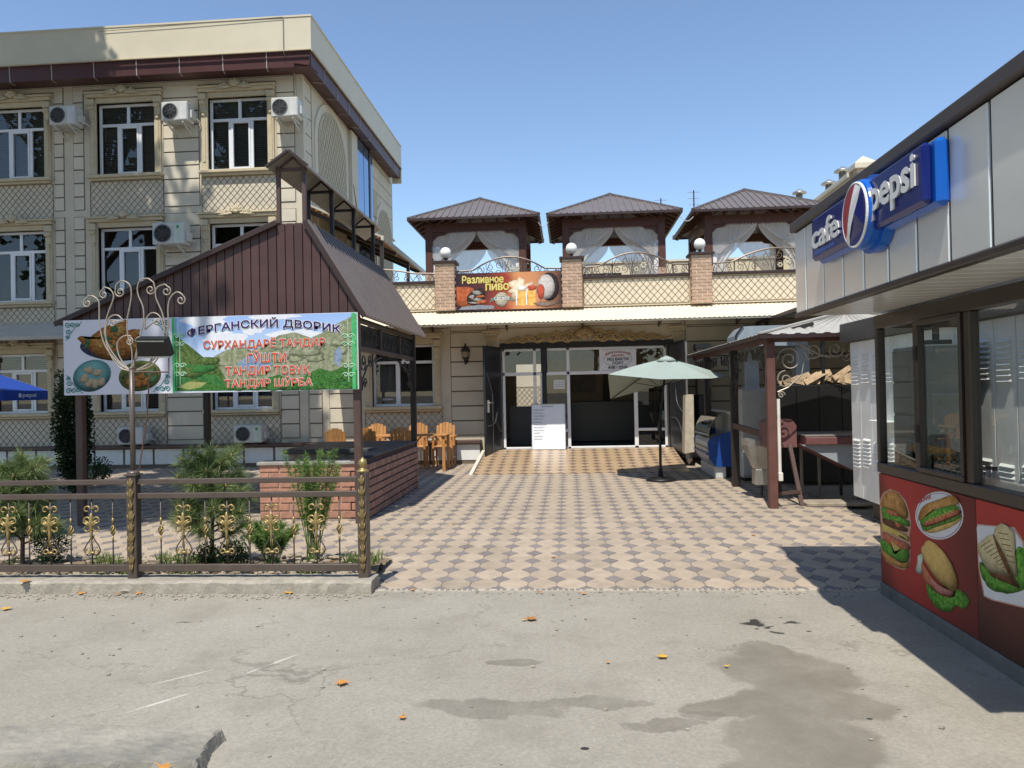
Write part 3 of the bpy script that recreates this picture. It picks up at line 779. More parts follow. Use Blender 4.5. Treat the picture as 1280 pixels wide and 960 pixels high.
b = MB(); b.tube([(-6.2, 16.37, 10.1), (-6.2, 16.37, 9.3), (-6.13, 16.9, 9.0), (-6.12, 16.96, 8.3)], 0.008, 4); b.tube([(-10.5, 16.37, 10.02), (-8.2, 16.365, 10.06), (-6.2, 16.37, 10.1)], 0.007, 4); b.build('cable', greym, hotel)
# ground floor canvas awning and plinth along the wall
b = MB(); b.prism([(HX0, 16.0, 3.02), (HX0, 16.98, 3.42), (HX0, 16.98, 3.45), (HX0, 16.0, 3.05)], (10.3, 0, 0)); b.prism([(HX0, 15.98, 2.98), (HX0, 16.02, 2.98), (HX0, 16.02, 3.06), (HX0, 15.98, 3.06)], (10.3, 0, 0))
b.build('awning', mat('awning_cloth', (0.50, 0.45, 0.37), 0.8, var=0.1, dirt=0.2), hotel)
def plinth(parent, x0, x1, n, Y=16.72):
    b = MB(); b.box(x0, x1, Y, 16.99, 0.0, 0.455); b.build('plinth', joint, parent)
    w = (x1-x0)/n
    for k in range(n):
        q = MB(); q.bbox(x0+k*w+0.025, x0+(k+1)*w-0.025, Y-0.012, Y-0.001, 0.085, 0.435, 0.004); q.build('plinth_slab', wallw, parent)
    b = MB(); b.bbox(x0, x1, Y-0.10, 16.99, 0.456, 0.525, 0.008); b.build('bench_board', brownm, parent)
plinth(hotel, -16.0, -6.0, 14)

# air conditioners: body, grille, fan, label plate, brackets
def aircon(x, z, label, w=0.62, h=0.44, floor=False, green=False, Y=16.98):
    t = thing('air_conditioner', label, 'air conditioner', (x, Y, z), 'outdoor units of the three storey building'); d = 0.34; y0 = Y-0.12-d; y1 = Y-0.12
    b = MB(); b.bbox(x-w/2, x+w/2, y0, y1, z, z+h, 0.02); b.build('casing', acwhite, t)
    cx = x-w*0.16; cz = z+h/2; r = h*0.42
    b = MB(); b.lathe([(r*0.99, 0), (r, -0.012), (r*0.9, -0.016), (r*0.9, 0.0)], (cx, y0, cz), 24, 0, 'y'); b.build('fan_ring', acgrey, t)
    b = MB(); b.lathe([(0.001, -0.003), (r*0.9, -0.003)], (cx, y0-0.001, cz), 20, 0, 'y')
    gr = b.build('fan_opening', mat('fan_shadow', (0.06, 0.062, 0.066), 0.8), t)
    b = MB()
    for k in range(5): 
        rr = r*(0.2+0.17*k); b.tube([(cx+rr*math.cos(2*PI*i/20), y0-0.010, cz+rr*math.sin(2*PI*i/20)) for i in range(21)], 0.004, 4)
    for k in range(8):
        a = PI*k/8*2; b.bar((cx+0.02*math.cos(a), y0-0.010, cz+0.02*math.sin(a)), (cx+r*0.92*math.cos(a), y0-0.010, cz+r*0.92*math.sin(a)), 0.006, 0.006)
    b.build('wire_guard', mat('guard_grey', (0.2, 0.2, 0.2), 0.5), gr)
    b = MB(); b.box(x+w*0.22, x+w*0.47, y0-0.003, y0+0.01, z+0.03, z+h-0.03); b.build('front_plate', mat('aircon_plate_green', (0.55, 0.62, 0.52), 0.45) if green else mat('aircon_plate', (0.60, 0.60, 0.58), 0.4), t)
    if green:
        b = MB(); b.lathe([(0.035, -0.006), (0.028, -0.008), (0.028, -0.004)], (x+w*0.33, y0-0.001, z+h*0.78), 12, 0, 'y'); b.build('maker_emblem', mat('emblem_green', (0.05, 0.3, 0.12), 0.5), t)
    b = MB(); b.bbox(x+w/2+0.001, x+w/2+0.06, y0+0.1, y1-0.03, z+0.08, z+h*0.6, 0.01); b.build('valve_cover', acwhite, t)
    if not floor:
        b = MB()
        for s in (-0.3, 0.3):
            b.bar((x+s*w*1.0, y0+0.02, z-0.025), (x+s*w*1.0, Y+0.02, z-0.025), 0.03, 0.04); b.bar((x+s*w, y0+0.05, z-0.04), (x+s*w, Y+0.0, z-0.22), 0.03, 0.03)
        b.build('bracket', acwhite, t)
    else:
        b = MB(); b.box(x-w*0.35, x-w*0.25, y0, Y, z-0.04, z); b.box(x+w*0.25, x+w*0.35, y0, Y, z-0.04, z); b.build('bracket', blackm, t)
    b = MB(); b.tube(smoothpath([(x+w/2+0.04, y1-0.06, z+h*0.3), (x+w/2+0.1, y1, z+h*0.2), (x+w/2+0.09, Y-0.02, z+h*0.1), (x+w/2+0.05, Y-0.02, z-0.1)]), 0.014, 5); b.build('pipe', mat('pipe_wrap', (0.55, 0.53, 0.5), 0.7), t)
def ac_px(x, y): p = PY(x, y, 16.6); return p[0], p[2]
aircon(ac_px(80, 157)[0], ac_px(80, 157)[1], 'air conditioner on top floor nearest the left picture edge')
aircon(ac_px(220, 152)[0], ac_px(220, 152)[1], 'air conditioner on top floor between two windows')
aircon(ac_px(357, 147)[0], ac_px(357, 147)[1], 'air conditioner on top floor beside the building corner')
aircon(ac_px(212, 306)[0], ac_px(212, 306)[1], 'air conditioner with green emblem on the middle floor', 0.74, 0.50, green=True)
aircon(ac_px(166, 560)[0], 0.56, 'small air conditioner low on the wall, left of the pair under the banner', 0.62, 0.40, True, Y=16.95)
aircon(ac_px(312, 558)[0], 0.56, 'low air conditioner with green emblem, right of the pair under the banner', 0.66, 0.40, True, True, Y=16.95)

# ---------------- single-storey restaurant with roof terrace
rest = thing('restaurant_building', 'long cream single storey restaurant with glazed entrance and roof terrace', 'building', (0.4, 17, 0))
BX0, BX1 = -5.99, 9.0
DX0, DX1, DZ0, DZ1 = -1.50, 2.22, RZ, 2.56
W4 = -3.765
b = MB(); wall_grid(b, BX0, BX1, 0, 3.5, [(W4-0.715, W4+0.715, 1.31, 2.72), (DX0, DX1, 0.0, 2.64)], FY)
b.quad((BX1, FY, 0), (BX1, 26, 0), (BX1, 26, 3.5), (BX1, FY, 3.5))
b.quad((BX0, FY, 3.5), (BX1, FY, 3.5), (BX1, 24.2, 3.5), (BX0, 24.2, 3.5))
b.build('wall', cream, rest)
window(rest, W4, 1.31, 2.72, blind=0, two=True); casing(rest, W4, 1.31, 2.72)
lattice(rest, W4-0.9, W4+0.9, 0.62, 1.17, FY)
b = MB()                                        # curtain and household things inside the side window
for k in range(15):
    x = W4-0.62+k*0.028; b.tube([(x, FY+0.33, 1.36), (x+0.02*math.sin(k), FY+0.33+0.02*math.sin(k*2.1), 2.6)], 0.02, 5)
b.build('window_curtain', mat('grey_curtain', (0.25, 0.24, 0.22), 0.9), rest)
b = MB(); b.lathe([(0.02, 0.0), (0.14, 0.01), (0.2, 0.06), (0.21, 0.10), (0.15, 0.15), (0.02, 0.18)], (W4-0.42, FY+0.26, 1.38), 16)
solo(b, 'metal_bowl', steelm, 'shiny covered metal bowl standing inside the restaurant side window', 'bowl', smooth=True)
b = MB(); b.box(BX0+0.05, DX0-0.4, FY+1.6, FY+1.65, 0.05, 3.4); b.build('inner_wall', mat('dim_wall', (0.12, 0.11, 0.10), 0.9), rest)
# cladding boards on the front
jb = MB()
for (x0, x1) in ((BX0+0.02, -5.66), (-5.5, -4.86), (-2.66, -1.80), (2.62, 4.4), (4.45, 6.6)):
    z = 0.62
    for k in range(7):
        panel(x0, x1, z, z+0.335, rest); z += 0.335
    panel(x0, x1, 2.99, 3.36, rest)
panel(-4.8, -2.7, 3.06, 3.36, rest); panel(-1.75, 2.55, 3.03, 3.36, rest)
jb.build('panel_joints', joint, rest)
plinth(rest, BX0, RX0-0.09, 7); plinth(rest, 2.45, 6.5, 6)
# carved capitals beside the door
def capital(x):
    b = MB(); b.bbox(x-0.20, x+0.20, FY-0.12, FY, 2.93, 2.99, 0.012); b.bbox(x-0.17, x+0.17, FY-0.08, FY, 2.87, 2.93, 0.012)
    b.prism([(x-0.14, FY-0.05, 2.86), (x+0.14, FY-0.05, 2.86), (x+0.07, FY-0.03, 2.62), (x-0.07, FY-0.03, 2.62)], (0, 0.05, 0))
    for s in (-1, 1):
        swirl(b, x+s*0.10, 2.80, 0.05, PI/2, s*1.5, FY-0.07, 0.018); swirl(b, x+s*0.05, 2.70, 0.04, PI/2, s*1.4, FY-0.06, 0.016)
    b.build('carved_capital', trim, rest)
capital(-1.72); capital(2.45)
# carved frieze over the entrance
carve = mat('carved_plaster', (0.40, 0.29, 0.15), 0.65, var=0.3, scale=18)
b = MB(); Yc = FY-0.05
def leafcurl(cx, cz, r, s):
    swirl(b, cx, cz, r, PI*(0.5-0.5*s)+0.3*s, -1.35*s, Yc-0.03, r*0.30)
    for k in range(4):
        a = PI/2+s*(0.2+k*0.5); b.tube([(cx+r*0.8*math.cos(a), Yc-0.02, cz+r*0.8*math.sin(a)), (cx+r*1.35*math.cos(a), Yc-0.035, cz+r*1.3*math.sin(a)), (cx+r*1.6*math.cos(a+0.3*s), Yc-0.02, cz+r*1.45*math.sin(a+0.3*s))], [r*0.18, r*0.22, r*0.06], 6)
xo = 0.40; z0 = 2.70
for k in range(9):
    a = PI*(k+0.5)/9; b.tube([(xo, Yc-0.02, z0+0.10), (xo+0.13*math.cos(a), Yc-0.06, z0+0.12+0.10*math.sin(a)), (xo+0.23*math.cos(a), Yc-0.03, z0+0.12+0.19*math.sin(a))], [0.02, 0.045, 0.035], 6)
b.blob((xo, Yc-0.04, z0+0.09), (0.09, 0.05, 0.07))
for s in (-1, 1):
    xs = 0.34
    for k, r in enumerate((0.105, 0.085, 0.10, 0.075, 0.085, 0.065, 0.07, 0.05, 0.055, 0.04)):
        leafcurl(xo+s*xs, z0+0.02+r*0.85, r, s*(1 if k % 2 == 0 else -1)); xs += r*1.9
    pts = [(xo+s*(0.15+1.75*i/30), Yc-0.015, z0+0.02+0.03*math.sin(i*1.1)) for i in range(31)]
    b.tube(pts, [0.035-0.02*i/30 for i in range(31)], 6)
    b.tube([(xo+s*(0.22+1.7*i/24), Yc-0.02, z0+0.22-0.17*i/24+0.03*math.sin(i*1.35)) for i in range(25)], [0.03-0.018*i/24 for i in range(25)], 6)
b.build('carved_frieze', carve, rest, True)
b = MB(); b.box(DX0-0.03, DX1+0.14, FY-0.035, FY+0.02, DZ1+0.01, 2.69); b.box(DX0-0.14, DX0-0.002, FY-0.03, FY+0.02, RZ, DZ1+0.0); b.box(DX1+0.002, DX1+0.14, FY-0.03, FY+0.02, RZ, DZ1+0.0)
b.build('door_surround', blackm, rest)
# white storefront: frame members and panes
sf = MB(); Y0, Y1 = FY+0.03, FY+0.10
def fr(a, c, d, e): sf.bbox(a, c, Y0, Y1, d, e, 0.006)
zt = 1.98; ztop = DZ1
def sx(px): return PY(px, 500, FY)[0]
cols = [sx(632), sx(669), sx(711), sx(752), sx(795), sx(832)]
fr(DX0+0.02, DX1-0.02, ztop-0.055, ztop); fr(DX0+0.02, DX1-0.02, zt-0.03, zt+0.045); fr(DX0+0.02, DX0+0.075, RZ, ztop); fr(DX1-0.075, DX1-0.02, RZ, ztop)
for x, full in ((cols[1], True), (cols[2], True)): fr(x-0.035, x+0.035, RZ, ztop)
fr(cols[3]-0.03, cols[3]+0.03, zt+0.045, ztop-0.055); fr(cols[4]-0.03, cols[4]+0.03, zt+0.045, ztop-0.055)
fr(cols[4]-0.04, cols[4]+0.045, RZ, zt); fr(DX0+0.02, DX1-0.02, RZ, RZ+0.045)
fr(cols[4]+0.045, DX1-0.075, 0.66, 0.72); fr(cols[1]+0.035, cols[2]-0.035, 0.66, 0.72); fr(cols[1]+0.12, cols[1]+0.165, 0.72, zt-0.03)
sfo = sf.build('shopfront_frame', whitepl, rest)
for (a, c, d, e) in ((DX0+.075, cols[1]-.035, zt+.045, ztop-.055), (cols[1]+.035, cols[2]-.035, zt+.045, ztop-.055), (cols[2]+.035, cols[3]-.03, zt+.045, ztop-.055), (cols[4]+.03, DX1-.075, zt+.045, ztop-.055),
                     (cols[1]+.165, cols[2]-.035, .72, zt-.03), (cols[1]+.035, cols[2]-.035, RZ+.045, .66), (cols[4]+.045, DX1-.075, .72, zt-.03), (cols[4]+.045, DX1-.075, RZ+.045, .66)):
    p = MB(); p.quad((a, FY+0.065, d), (c, FY+0.065, d), (c, FY+0.065, e), (a, FY+0.065, e)); p.build('pane', paneg, sfo)
b = MB(); b.bbox(sx(681)-0.07, sx(681)+0.07, FY-0.02, FY+0.02, 2.0, 2.62, 0.006); b.bbox(sx(681)-0.05, sx(681)+0.05, FY-0.0, FY+0.028, RZ+0.9, 2.0, 0.006); b.build('centre_post', blackm, rest)
# dim room behind the shopfront
room = mat('dim_room_wall', (0.46, 0.36, 0.26), 0.9, var=0.1); floorin = mat('dark_floor', (0.045, 0.04, 0.035), 0.4)
b = MB(); b.quad((DX0-0.4, FY+0.11, RZ-0.01), (DX1+1.4, FY+0.11, RZ-0.01), (DX1+1.4, 24, RZ-0.01), (DX0-0.4, 24, RZ-0.01)); b.build('room_floor', floorin, rest)
b = MB(); b.box(DX0-0.45, DX0-0.4, FY+0.24, 24, 0, 3.4); b.box(DX1+1.4, DX1+1.45, FY+0.24, 24, 0, 3.4); wall_grid(b, DX0-0.4, DX1+1.4, 0, 3.4, [(-1.45, -0.70, 0.3, 2.35)], 21.0, 0.2); b.quad((DX0-0.4, FY+0.24, 3.0), (DX0-0.4, 24, 3.0), (DX1+1.4, 24, 3.0), (DX1+1.4, FY+0.24, 3.0))
b.build('room_wall', room, rest)
b = MB(); b.bbox(-0.1, 2.9, 19.3, 19.9, RZ, 1.30, 0.01); b.build('bar_counter', mat('dark_counter', (0.012, 0.011, 0.011), 0.35), rest)
b = MB(); b.box(-1.42, -0.75, 18.2, 18.9, RZ, 1.22); b.build('side_cabinet', mat('grey_cabinet', (0.09, 0.085, 0.08), 0.5), rest)
b = MB(); b.box(0.95, 1.15, 20.6, 20.8, RZ, 2.95); b.build('room_column', mat('dark_column', (0.05, 0.035, 0.03), 0.6), rest)
for (z_, n_) in ((1.55, 9), (1.85, 7)):
    b = MB(); b.bbox(1.3, 2.7, 20.78, 20.98, z_-0.03, z_, 0.004); b.build('bar_shelf', woodbr, rest)
    for k_ in range(n_):
        b = MB(); hh = 0.16+0.06*((k_*7) % 3)/2; b.lathe([(0.03, 0), (0.03, hh*0.6), (0.012, hh*0.8), (0.012, hh)], (1.4+k_*0.14, 20.86, z_), 8); b.build('shelf_bottle', mat('bottle_%d' % (k_ % 3), ((0.03, 0.1, 0.04), (0.2, 0.09, 0.03), (0.4, 0.38, 0.3))[k_ % 3], 0.2), rest, True)
b = MB(); b.bbox(0.1, 0.75, 20.95, 20.99, 1.55, 2.05, 0.006); b.build('wall_picture', mat('picture_dark', (0.10, 0.05, 0.03), 0.4, var=0.5, scale=9), rest)
# inner yard seen through the room
b = MB(); b.box(-3.0, 1.0, 27.0, 27.2, 0, 3.2); yd = b.build('yard_wall', cream, rest)
lattice(rest, -2.2, 0.5, 0.95, 1.75, 27.0, 0.18, 0.01)
b = MB()
for x in (-1.45, -1.05): b.bar((x, 23.5, RZ), (x, 23.5, 1.0), 0.06, 0.06)
b.box(-1.6, -0.7, 23.3, 23.8, 0.98, 1.03); b.build('yard_table', mat('yard_wood', (0.3, 0.2, 0.12), 0.7), rest)
# steel door leaves standing open
def door_leaf(px0, px1, Y0, Y1, x0, x1, name):
    a = Vector((x0, Y0, RZ-0.0)); c = Vector((x1, Y1, RZ)); d = (c-a); n = Vector((-d.y, d.x, 0)).normalized()*0.025
    z0 = 0.14; z1 = 2.60
    b = MB(); b.prism([a-n+Vector((0, 0, z0-RZ)), c-n+Vector((0, 0, RZ+0.03-RZ)), c-n+Vector((0, 0, z1-RZ)), a-n+Vector((0, 0, z1-RZ))], n*2)
    dl = b.build(name, mat('black_door_paint', (0.022, 0.023, 0.026), 0.35, var=0.15, dirt=0.1), rest)
    P = lambda t, z, l=-0.035: a+d*t+n.normalized()*l+Vector((0, 0, z-RZ))
    return dl, P, n
dl, P, n = door_leaf(0, 0, 16.12, FY-0.04, -1.80, -1.535, 'door_leaf')
s = -1 if P(0.5, 1).y < 16.55 else 1
for sg in (-0.03, 0.03):
    b = MB(); b.tube([P(0.42, 0.25, sg), P(0.42, 1.55, sg), P(0.1, 2.0, sg)], 0.012, 5); b.tube(smoothpath([P(0.1, 0.85, sg), P(0.5, 0.9, sg), P(0.62, 1.0, sg), P(0.75, 1.25, sg)]), 0.012, 5); b.tube(smoothpath([P(0.65, 0.95, sg), P(0.8, 0.75, sg), P(0.98, 0.7, sg)]), 0.012, 5); b.build('door_scrollwork', mat('pewter_scroll', (0.10, 0.10, 0.105), 0.4, metal=0.4), dl)
b = MB(); b.bar(P(0.12, 1.15, 0.04), P(0.12, 1.42, 0.04), 0.05, 0.012); b.tube([P(0.12, 1.36, 0.04), P(0.12, 1.36, 0.10), P(0.3, 1.36, 0.10)], 0.011, 6)
b.bar(P(0.12, 1.15, -0.04), P(0.12, 1.42, -0.04), 0.05, 0.012); b.tube([P(0.12, 1.36, -0.04), P(0.12, 1.36, -0.10), P(0.3, 1.36, -0.10)], 0.011, 6)
b.build('door_handle', greym, dl)
dl2, P2, n2 = door_leaf(0, 0, 15.75, FY-0.04, 2.44, 2.27, 'door_leaf')
b = MB()
for sg in (-0.03, 0.03):
    b.tube(smoothpath([P2(0.75, 2.2, sg), P2(0.6, 1.7, sg), P2(0.5, 1.3, sg), P2(0.2, 1.1, sg)]), 0.012, 5); b.tube(smoothpath([P2(0.95, 0.95, sg), P2(0.6, 0.95, sg), P2(0.35, 0.8, sg), P2(0.15, 0.45, sg)]), 0.012, 5)
b.build('door_scrollwork', MATS['pewter_scroll'], dl2)
b = MB(); q = P2(0, 1.0, 0); b.tube([(q.x, q.y-0.03, 0.3), (q.x, q.y-0.03, 2.55)], 0.022, 6); b.tube([(q.x+0.03, q.y-0.06, 1.0), (q.x+0.03, q.y-0.09, 1.2), (q.x+0.03, q.y-0.06, 1.4)], 0.012, 6); b.lathe([(0.012, 0), (0.075, 0.12), (0.06, 0.34)], (q.x+0.01, q.y-0.06, 0.03), 8); b.build('door_bolt', greym, dl2)
# canopy of cream corrugated sheet over the front, brackets
b = MB(); x = -5.4; k = 0; n = 0
xs = []
while x < 6.9: xs.append(x); x += 0.025
for i, x in enumerate(xs):
    dz = 0.005*(1 if i % 4 in (0, 1) else -1)
    b.v += [(x, 15.62, 3.035+dz), (x, 16.985, 3.445+dz)]
b.f = [(2*i, 2*i+2, 2*i+3, 2*i+1) for i in range(len(xs)-1)]; b.m = [0]*len(b.f)
o = len(b.v); b.prism([(-5.4, 15.64, 3.0), (-5.4, 15.68, 3.0), (-5.4, 15.68, 3.03), (-5.4, 15.64, 3.02)], (12.3, 0, 0))
cn = b.build('canopy', mat('cream_sheet', (0.74, 0.66, 0.50), 0.6, var=0.04, dirt=0.06), rest)
for x in (-3.05, -1.35, 0.35, 2.05, 3.75):
    q = MB(); q.bar((x, 15.8, 3.04), (x, 16.98, 3.40), 0.03, 0.03); q.bar((x, 16.97, 2.98), (x, 16.97, 3.42), 0.03, 0.03); q.bar((x, 16.2, 3.14), (x, 16.96, 3.0), 0.025, 0.025); q.build('canopy_bracket', brownm, rest)
# parapet with lattice, coping
b = MB(); b.box(BX0+0.01, BX1, 16.90, 17.06, 3.46, 4.08); b.build('parapet', mat('parapet_cream', (0.68, 0.59, 0.43), 0.8, var=0.04, scale=3), rest)
bays = [(-5.9, -2.95), (-2.47, -0.10), (0.38, 2.74), (3.20, 6.2)]
for (a, c) in bays:
    lattice(rest, a+0.02, c-0.02, 3.50, 4.05, 16.90, 0.155, 0.003, m=mat('lattice_brown', (0.22, 0.155, 0.10), 0.9))
    q = MB(); q.bbox(a-0.0, c+0.0, 16.84, 17.12, 4.085, 4.145, 0.008); q.build('coping', roofdk, rest)
# brick pillars of the terrace
bh, gap = 0.062, 0.0105; brick_me = {}
def brickmesh(w, h, d, m, key):
    if key in brick_me: return brick_me[key]
    q = MB(); q.bbox(-w/2, w/2, -d/2, d/2, -h/2, h/2, 0.004); me = bpy.data.meshes.new('brick'); me.from_pydata(q.v, [], q.f); me.materials.append(m); brick_me[key] = me; return me
for i, (a, c) in enumerate(((-2.935, -2.485), (-0.085, 0.365), (2.752, 3.195))):
    pl = MB(); pl.box(a+0.012, c-0.012, 16.712, 17.1, 3.45, 4.50); po = pl.build('brick_pillar', mortarl, rest)
    z = 3.46; r = 0
    while z+bh < 4.5:
        x = a if r % 2 == 0 else a-0.11
        while x < c-0.02:
            u0 = max(x, a); u1 = min(x+0.215, c)
            if u1-u0 > 0.03:
                me = brickmesh(u1-u0-gap, bh, 0.05, brickp, ('p', round(u1-u0, 3))); inst(me, 'brick', ((u0+u1)/2, 16.725, z+bh/2), po)
            x += 0.225
        for xs_ in (a, c):
            me = brickmesh(0.05, bh, 0.17, brickp, ('ps',)); 
            for yy in ((16.84, 17.02) if r % 2 == 0 else (16.90,)): inst(me, 'brick', (xs_+(0.013 if xs_ == a else -0.013), yy, z+bh/2), po)
        z += bh+gap; r += 1
    q = MB(); q.bbox(a-0.05, c+0.05, 16.65, 17.15, 4.505, 4.565, 0.01); q.build('pillar_cap', roofdk, po)
    t = thing('globe_lamp', ('white globe lamp on the left brick pillar of the terrace', 'white globe lamp on the middle brick pillar of the terrace', 'white globe lamp on the right brick pillar of the terrace')[i], 'globe lamp', ((a+c)/2, 16.9, 4.566), 'globe lamps of the terrace')
    q = MB(); q.lathe([(0.07, 0), (0.07, 0.015), (0.035, 0.03), (0.035, 0.07), (0.05, 0.085)], ((a+c)/2, 16.9, 4.566), 12); q.build('lamp_base', roofdk, t, True)
    q = MB(); q.blob(((a+c)/2, 16.9, 4.775), (0.128, 0.128, 0.128), 20, 14); q.build('globe', globe_m, t, True)
# arched wrought-iron railings on the coping
railm = mat('railing_bronze', (0.17, 0.13, 0.10), 0.45, metal=0.3, var=0.15)
for bi, (a, c) in enumerate(bays):
    t = thing('terrace_railing', ('wrought iron railing left of the left brick pillar on the terrace', 'arched wrought iron railing above the beer banner', 'arched wrought iron railing between middle and right brick pillars', 'arched wrought iron railing right of the right brick pillar')[bi], 'railing', ((a+c)/2, 16.95, 4.145), 'terrace railings')
    zb = 4.35 if bi else 4.32; rise = 0.30 if bi else 0.14; Y = 16.97
    w = c-a; f0 = 0.16
    def top(x):
        s = (x-a)/w
        if s < f0 or s > 1-f0: return zb+0.02*min(s, 1-s)/f0
        return zb+rise*math.sin(PI*(s-f0)/(1-2*f0))**0.8
    q = MB(); pts = [(a+w*i/32, Y, top(a+w*i/32)) for i in range(33)]; q.tube(pts, 0.020, 6); q.build('top_rail', railm, t)
    q = MB()
    n = 11
    for k in range(n):
        x = a+w*(k+0.5)/n; h = top(x)-4.15; r = min(h*0.30, 0.095); s = 1 if k % 2 else -1
        for pts in (spiral(x, 4.15+h*0.68, r, r*0.2, PI/2+s*0.8, s*1.4, 18), spiral(x+s*0.03, 4.15+h*0.3, r*0.9, r*0.2, -PI/2, -s*1.3, 18)):
            q.tube([(p[0], Y, p[1]) for p in pts], 0.0085, 5)
        q.tube(smoothpath([(x-s*w/n*0.5, Y, 4.15), (x-s*w/n*0.3, Y, 4.15+h*0.5), (x+s*w/n*0.1, Y, 4.15+h*0.95)]), 0.0085, 5)
    q.build('scrollwork', railm, t)
    if bi:
        q = MB(); cx = (a+c)/2+0.18
        for (fx, fz, rr) in ((cx, 4.36, 0.05), (cx-0.16, 4.27, 0.04)):
            for k in range(6): ang = k*PI/3; q.blob((fx+rr*math.cos(ang), Y-0.015, fz+rr*math.sin(ang)), (rr*0.55, 0.012, rr*0.55), 6, 4)
        q.build('iron_flower', mat('pale_flower', (0.5, 0.45, 0.33), 0.5), t)
    q = MB(); q.bar((a, Y, 4.15), (a, Y, zb), 0.03, 0.03); q.build('end_post', railm, t); q = MB(); q.bar((c, Y, 4.15), (c, Y, zb), 0.03, 0.03); q.build('end_post', railm, t)
# back wall of the terrace with upright boards
bw = thing('terrace_back_wall', 'cream boarded wall behind the terrace gazebos', 'wall', (4, 23.5, 3.5))
b = MB(); b.box(0.2, 8.0, 23.5, 23.65, 3.5, 5.50); b.build('wall_face', joint, bw)
x = 0.2
while x < 7.9:
    q = MB(); q.bbox(x+0.02, x+0.60, 23.46, 23.50, 3.5, 5.48, 0.006); q.build('board', mat('board_cream', (0.60, 0.53, 0.38), 0.7, var=0.04, rnd=0.03), bw); x += 0.62
b = MB(); b.box(0.1, 8.05, 23.42, 23.7, 5.5, 5.56); b.build('cap', cream_l, bw)

# wall lantern
t = thing('wall_lantern', 'small black wall lantern beside the open steel door', 'lantern', (-2.29, 16.96, 2.25))
b = MB(); b.lathe([(0.005, 0), (0.03, 0.03), (0.04, 0.10), (0.085, 0.16), (0.10, 0.32), (0.115, 0.33), (0.06, 0.40), (0.02, 0.43), (0.02, 0.46), (0.005, 0.49)], (-2.29, 16.83, 2.22), 6); b.build('lantern_body', mat('lantern_black', (0.02, 0.018, 0.015), 0.5), t)
b = MB(); b.lathe([(0.088, 0.0), (0.098, 0.12)], (-2.29, 16.83, 2.39), 6); b.build('lantern_glass', mat('amber_glass', (0.3, 0.24, 0.14), 0.15), t)
b = MB(); b.tube([(-2.29, 16.99, 2.35), (-2.29, 16.9, 2.28), (-2.29, 16.83, 2.24)], 0.012, 6); b.box(-2.33, -2.25, 16.975, 16.998, 2.27, 2.45); b.build('lantern_bracket', MATS['lantern_black'], t)
# opening-hours sign, note, whiteboard
t = thing('hours_sign', 'white sign with opening hours in the transom above the entrance', 'sign', ((cols[3]+cols[4])/2, 17.04, zt+0.05))
hx0, hx1, hz0, hz1 = cols[3]+0.03, cols[4]-0.03, zt+0.05, ztop-0.06
b = MB(); b.box(hx0, hx1, FY+0.035, FY+0.05, hz0, hz1); b.build('board', mat('sign_white', (0.78, 0.78, 0.80), 0.5), t)
fS = lambda u, v, l: (hx0+u*(hx1-hx0), FY+0.035-l, hz0+v*(hz1-hz0))
b = MB(); pts = arc(0.5, 0.52, 0.44, 0.33, 0, 2*PI, 40); b.tube([fS(p[0], p[1], 0.003) for p in pts], 0.005, 4); b.build('oval', mat('sign_lilac', (0.45, 0.42, 0.62), 0.6), t)
red = mat('print_red', (0.50, 0.04, 0.05), 0.6); black = mat('print_black', (0.02, 0.02, 0.03), 0.6)
text(t, 'ФЕРГАНСКИЙ', fS, 0.10, 0.90, 0.70, 0.82, red, 0.004, 0.03, 0.12); text(t, 'ДВОРИК', fS, 0.30, 0.70, 0.63, 0.75, red, 0.004, 0.03)
text(t, 'ИШ ВАКТИ', fS, 0.17, 0.83, 0.46, 0.59, black, 0.004, 0.04); text(t, 'СОАТ', fS, 0.33, 0.67, 0.28, 0.41, black, 0.004, 0.04); text(t, '8:00 - 23:00', fS, 0.20, 0.80, 0.07, 0.19, black, 0.004, 0.04)
p0 = PY(692, 475, FY+0.05); p1 = PY(706, 486, FY+0.05)
b = MB(); b.box(p0[0], p1[0], FY+0.055, FY+0.06, p1[2], p0[2]); nt_ = solo(b, 'paper_note', mat('paper', (0.7, 0.7, 0.68), 0.8), 'white paper note taped inside the glass next to the entrance', 'paper note')
b = MB()
for k in range(3): b.box(p0[0]+0.02, p1[0]-0.02, FY+0.053, FY+0.0545, p1[2]+0.05+k*0.05, p1[2]+0.06+k*0.05)
b.build('written_line', mat('grey_ink', (0.35, 0.35, 0.4), 0.8), nt_)
t = thing('whiteboard', 'white menu board with handwriting leaning at the entrance', 'whiteboard', (-0.52, 16.5, RZ))
w0, w1 = PY(664, 500, 16.8)[0], PY(706, 500, 16.8)[0]; wz0, wz1 = 0.29, PY(685, 505, 16.93)[2]
def fW(u, v, l): return (w0+u*(w1-w0), 16.74+v*0.20-l, wz0+v*(wz1-wz0))
b = MB(); b.prism([fW(0, 0, 0), fW(1, 0, 0), fW(1, 1, 0), fW(0, 1, 0)], (0, 0.02, 0)); b.build('board', mat('whiteboard_face', (0.80, 0.81, 0.83), 0.35, var=0.02), t)
b = MB()
for (p, q) in (((0, 0), (1, 0)), ((1, 0), (1, 1)), ((1, 1), (0, 1)), ((0, 1), (0, 0))): b.bar(fW(*p, 0.004), fW(*q, 0.004), 0.014, 0.018)
b.build('frame', greym, t)
ink = mat('blue_ink', (0.03, 0.04, 0.12), 0.7)
def scribble(u0, u1, v):
    pts = []; n = max(6, int((u1-u0)*46)); ph = random.random()*6
    for i in range(n+1):
        s = i/n; pts.append(fW(u0+(u1-u0)*s, v+0.014*math.sin(i*1.9+ph)+0.006*math.sin(i*4.1), 0.004))
    return pts
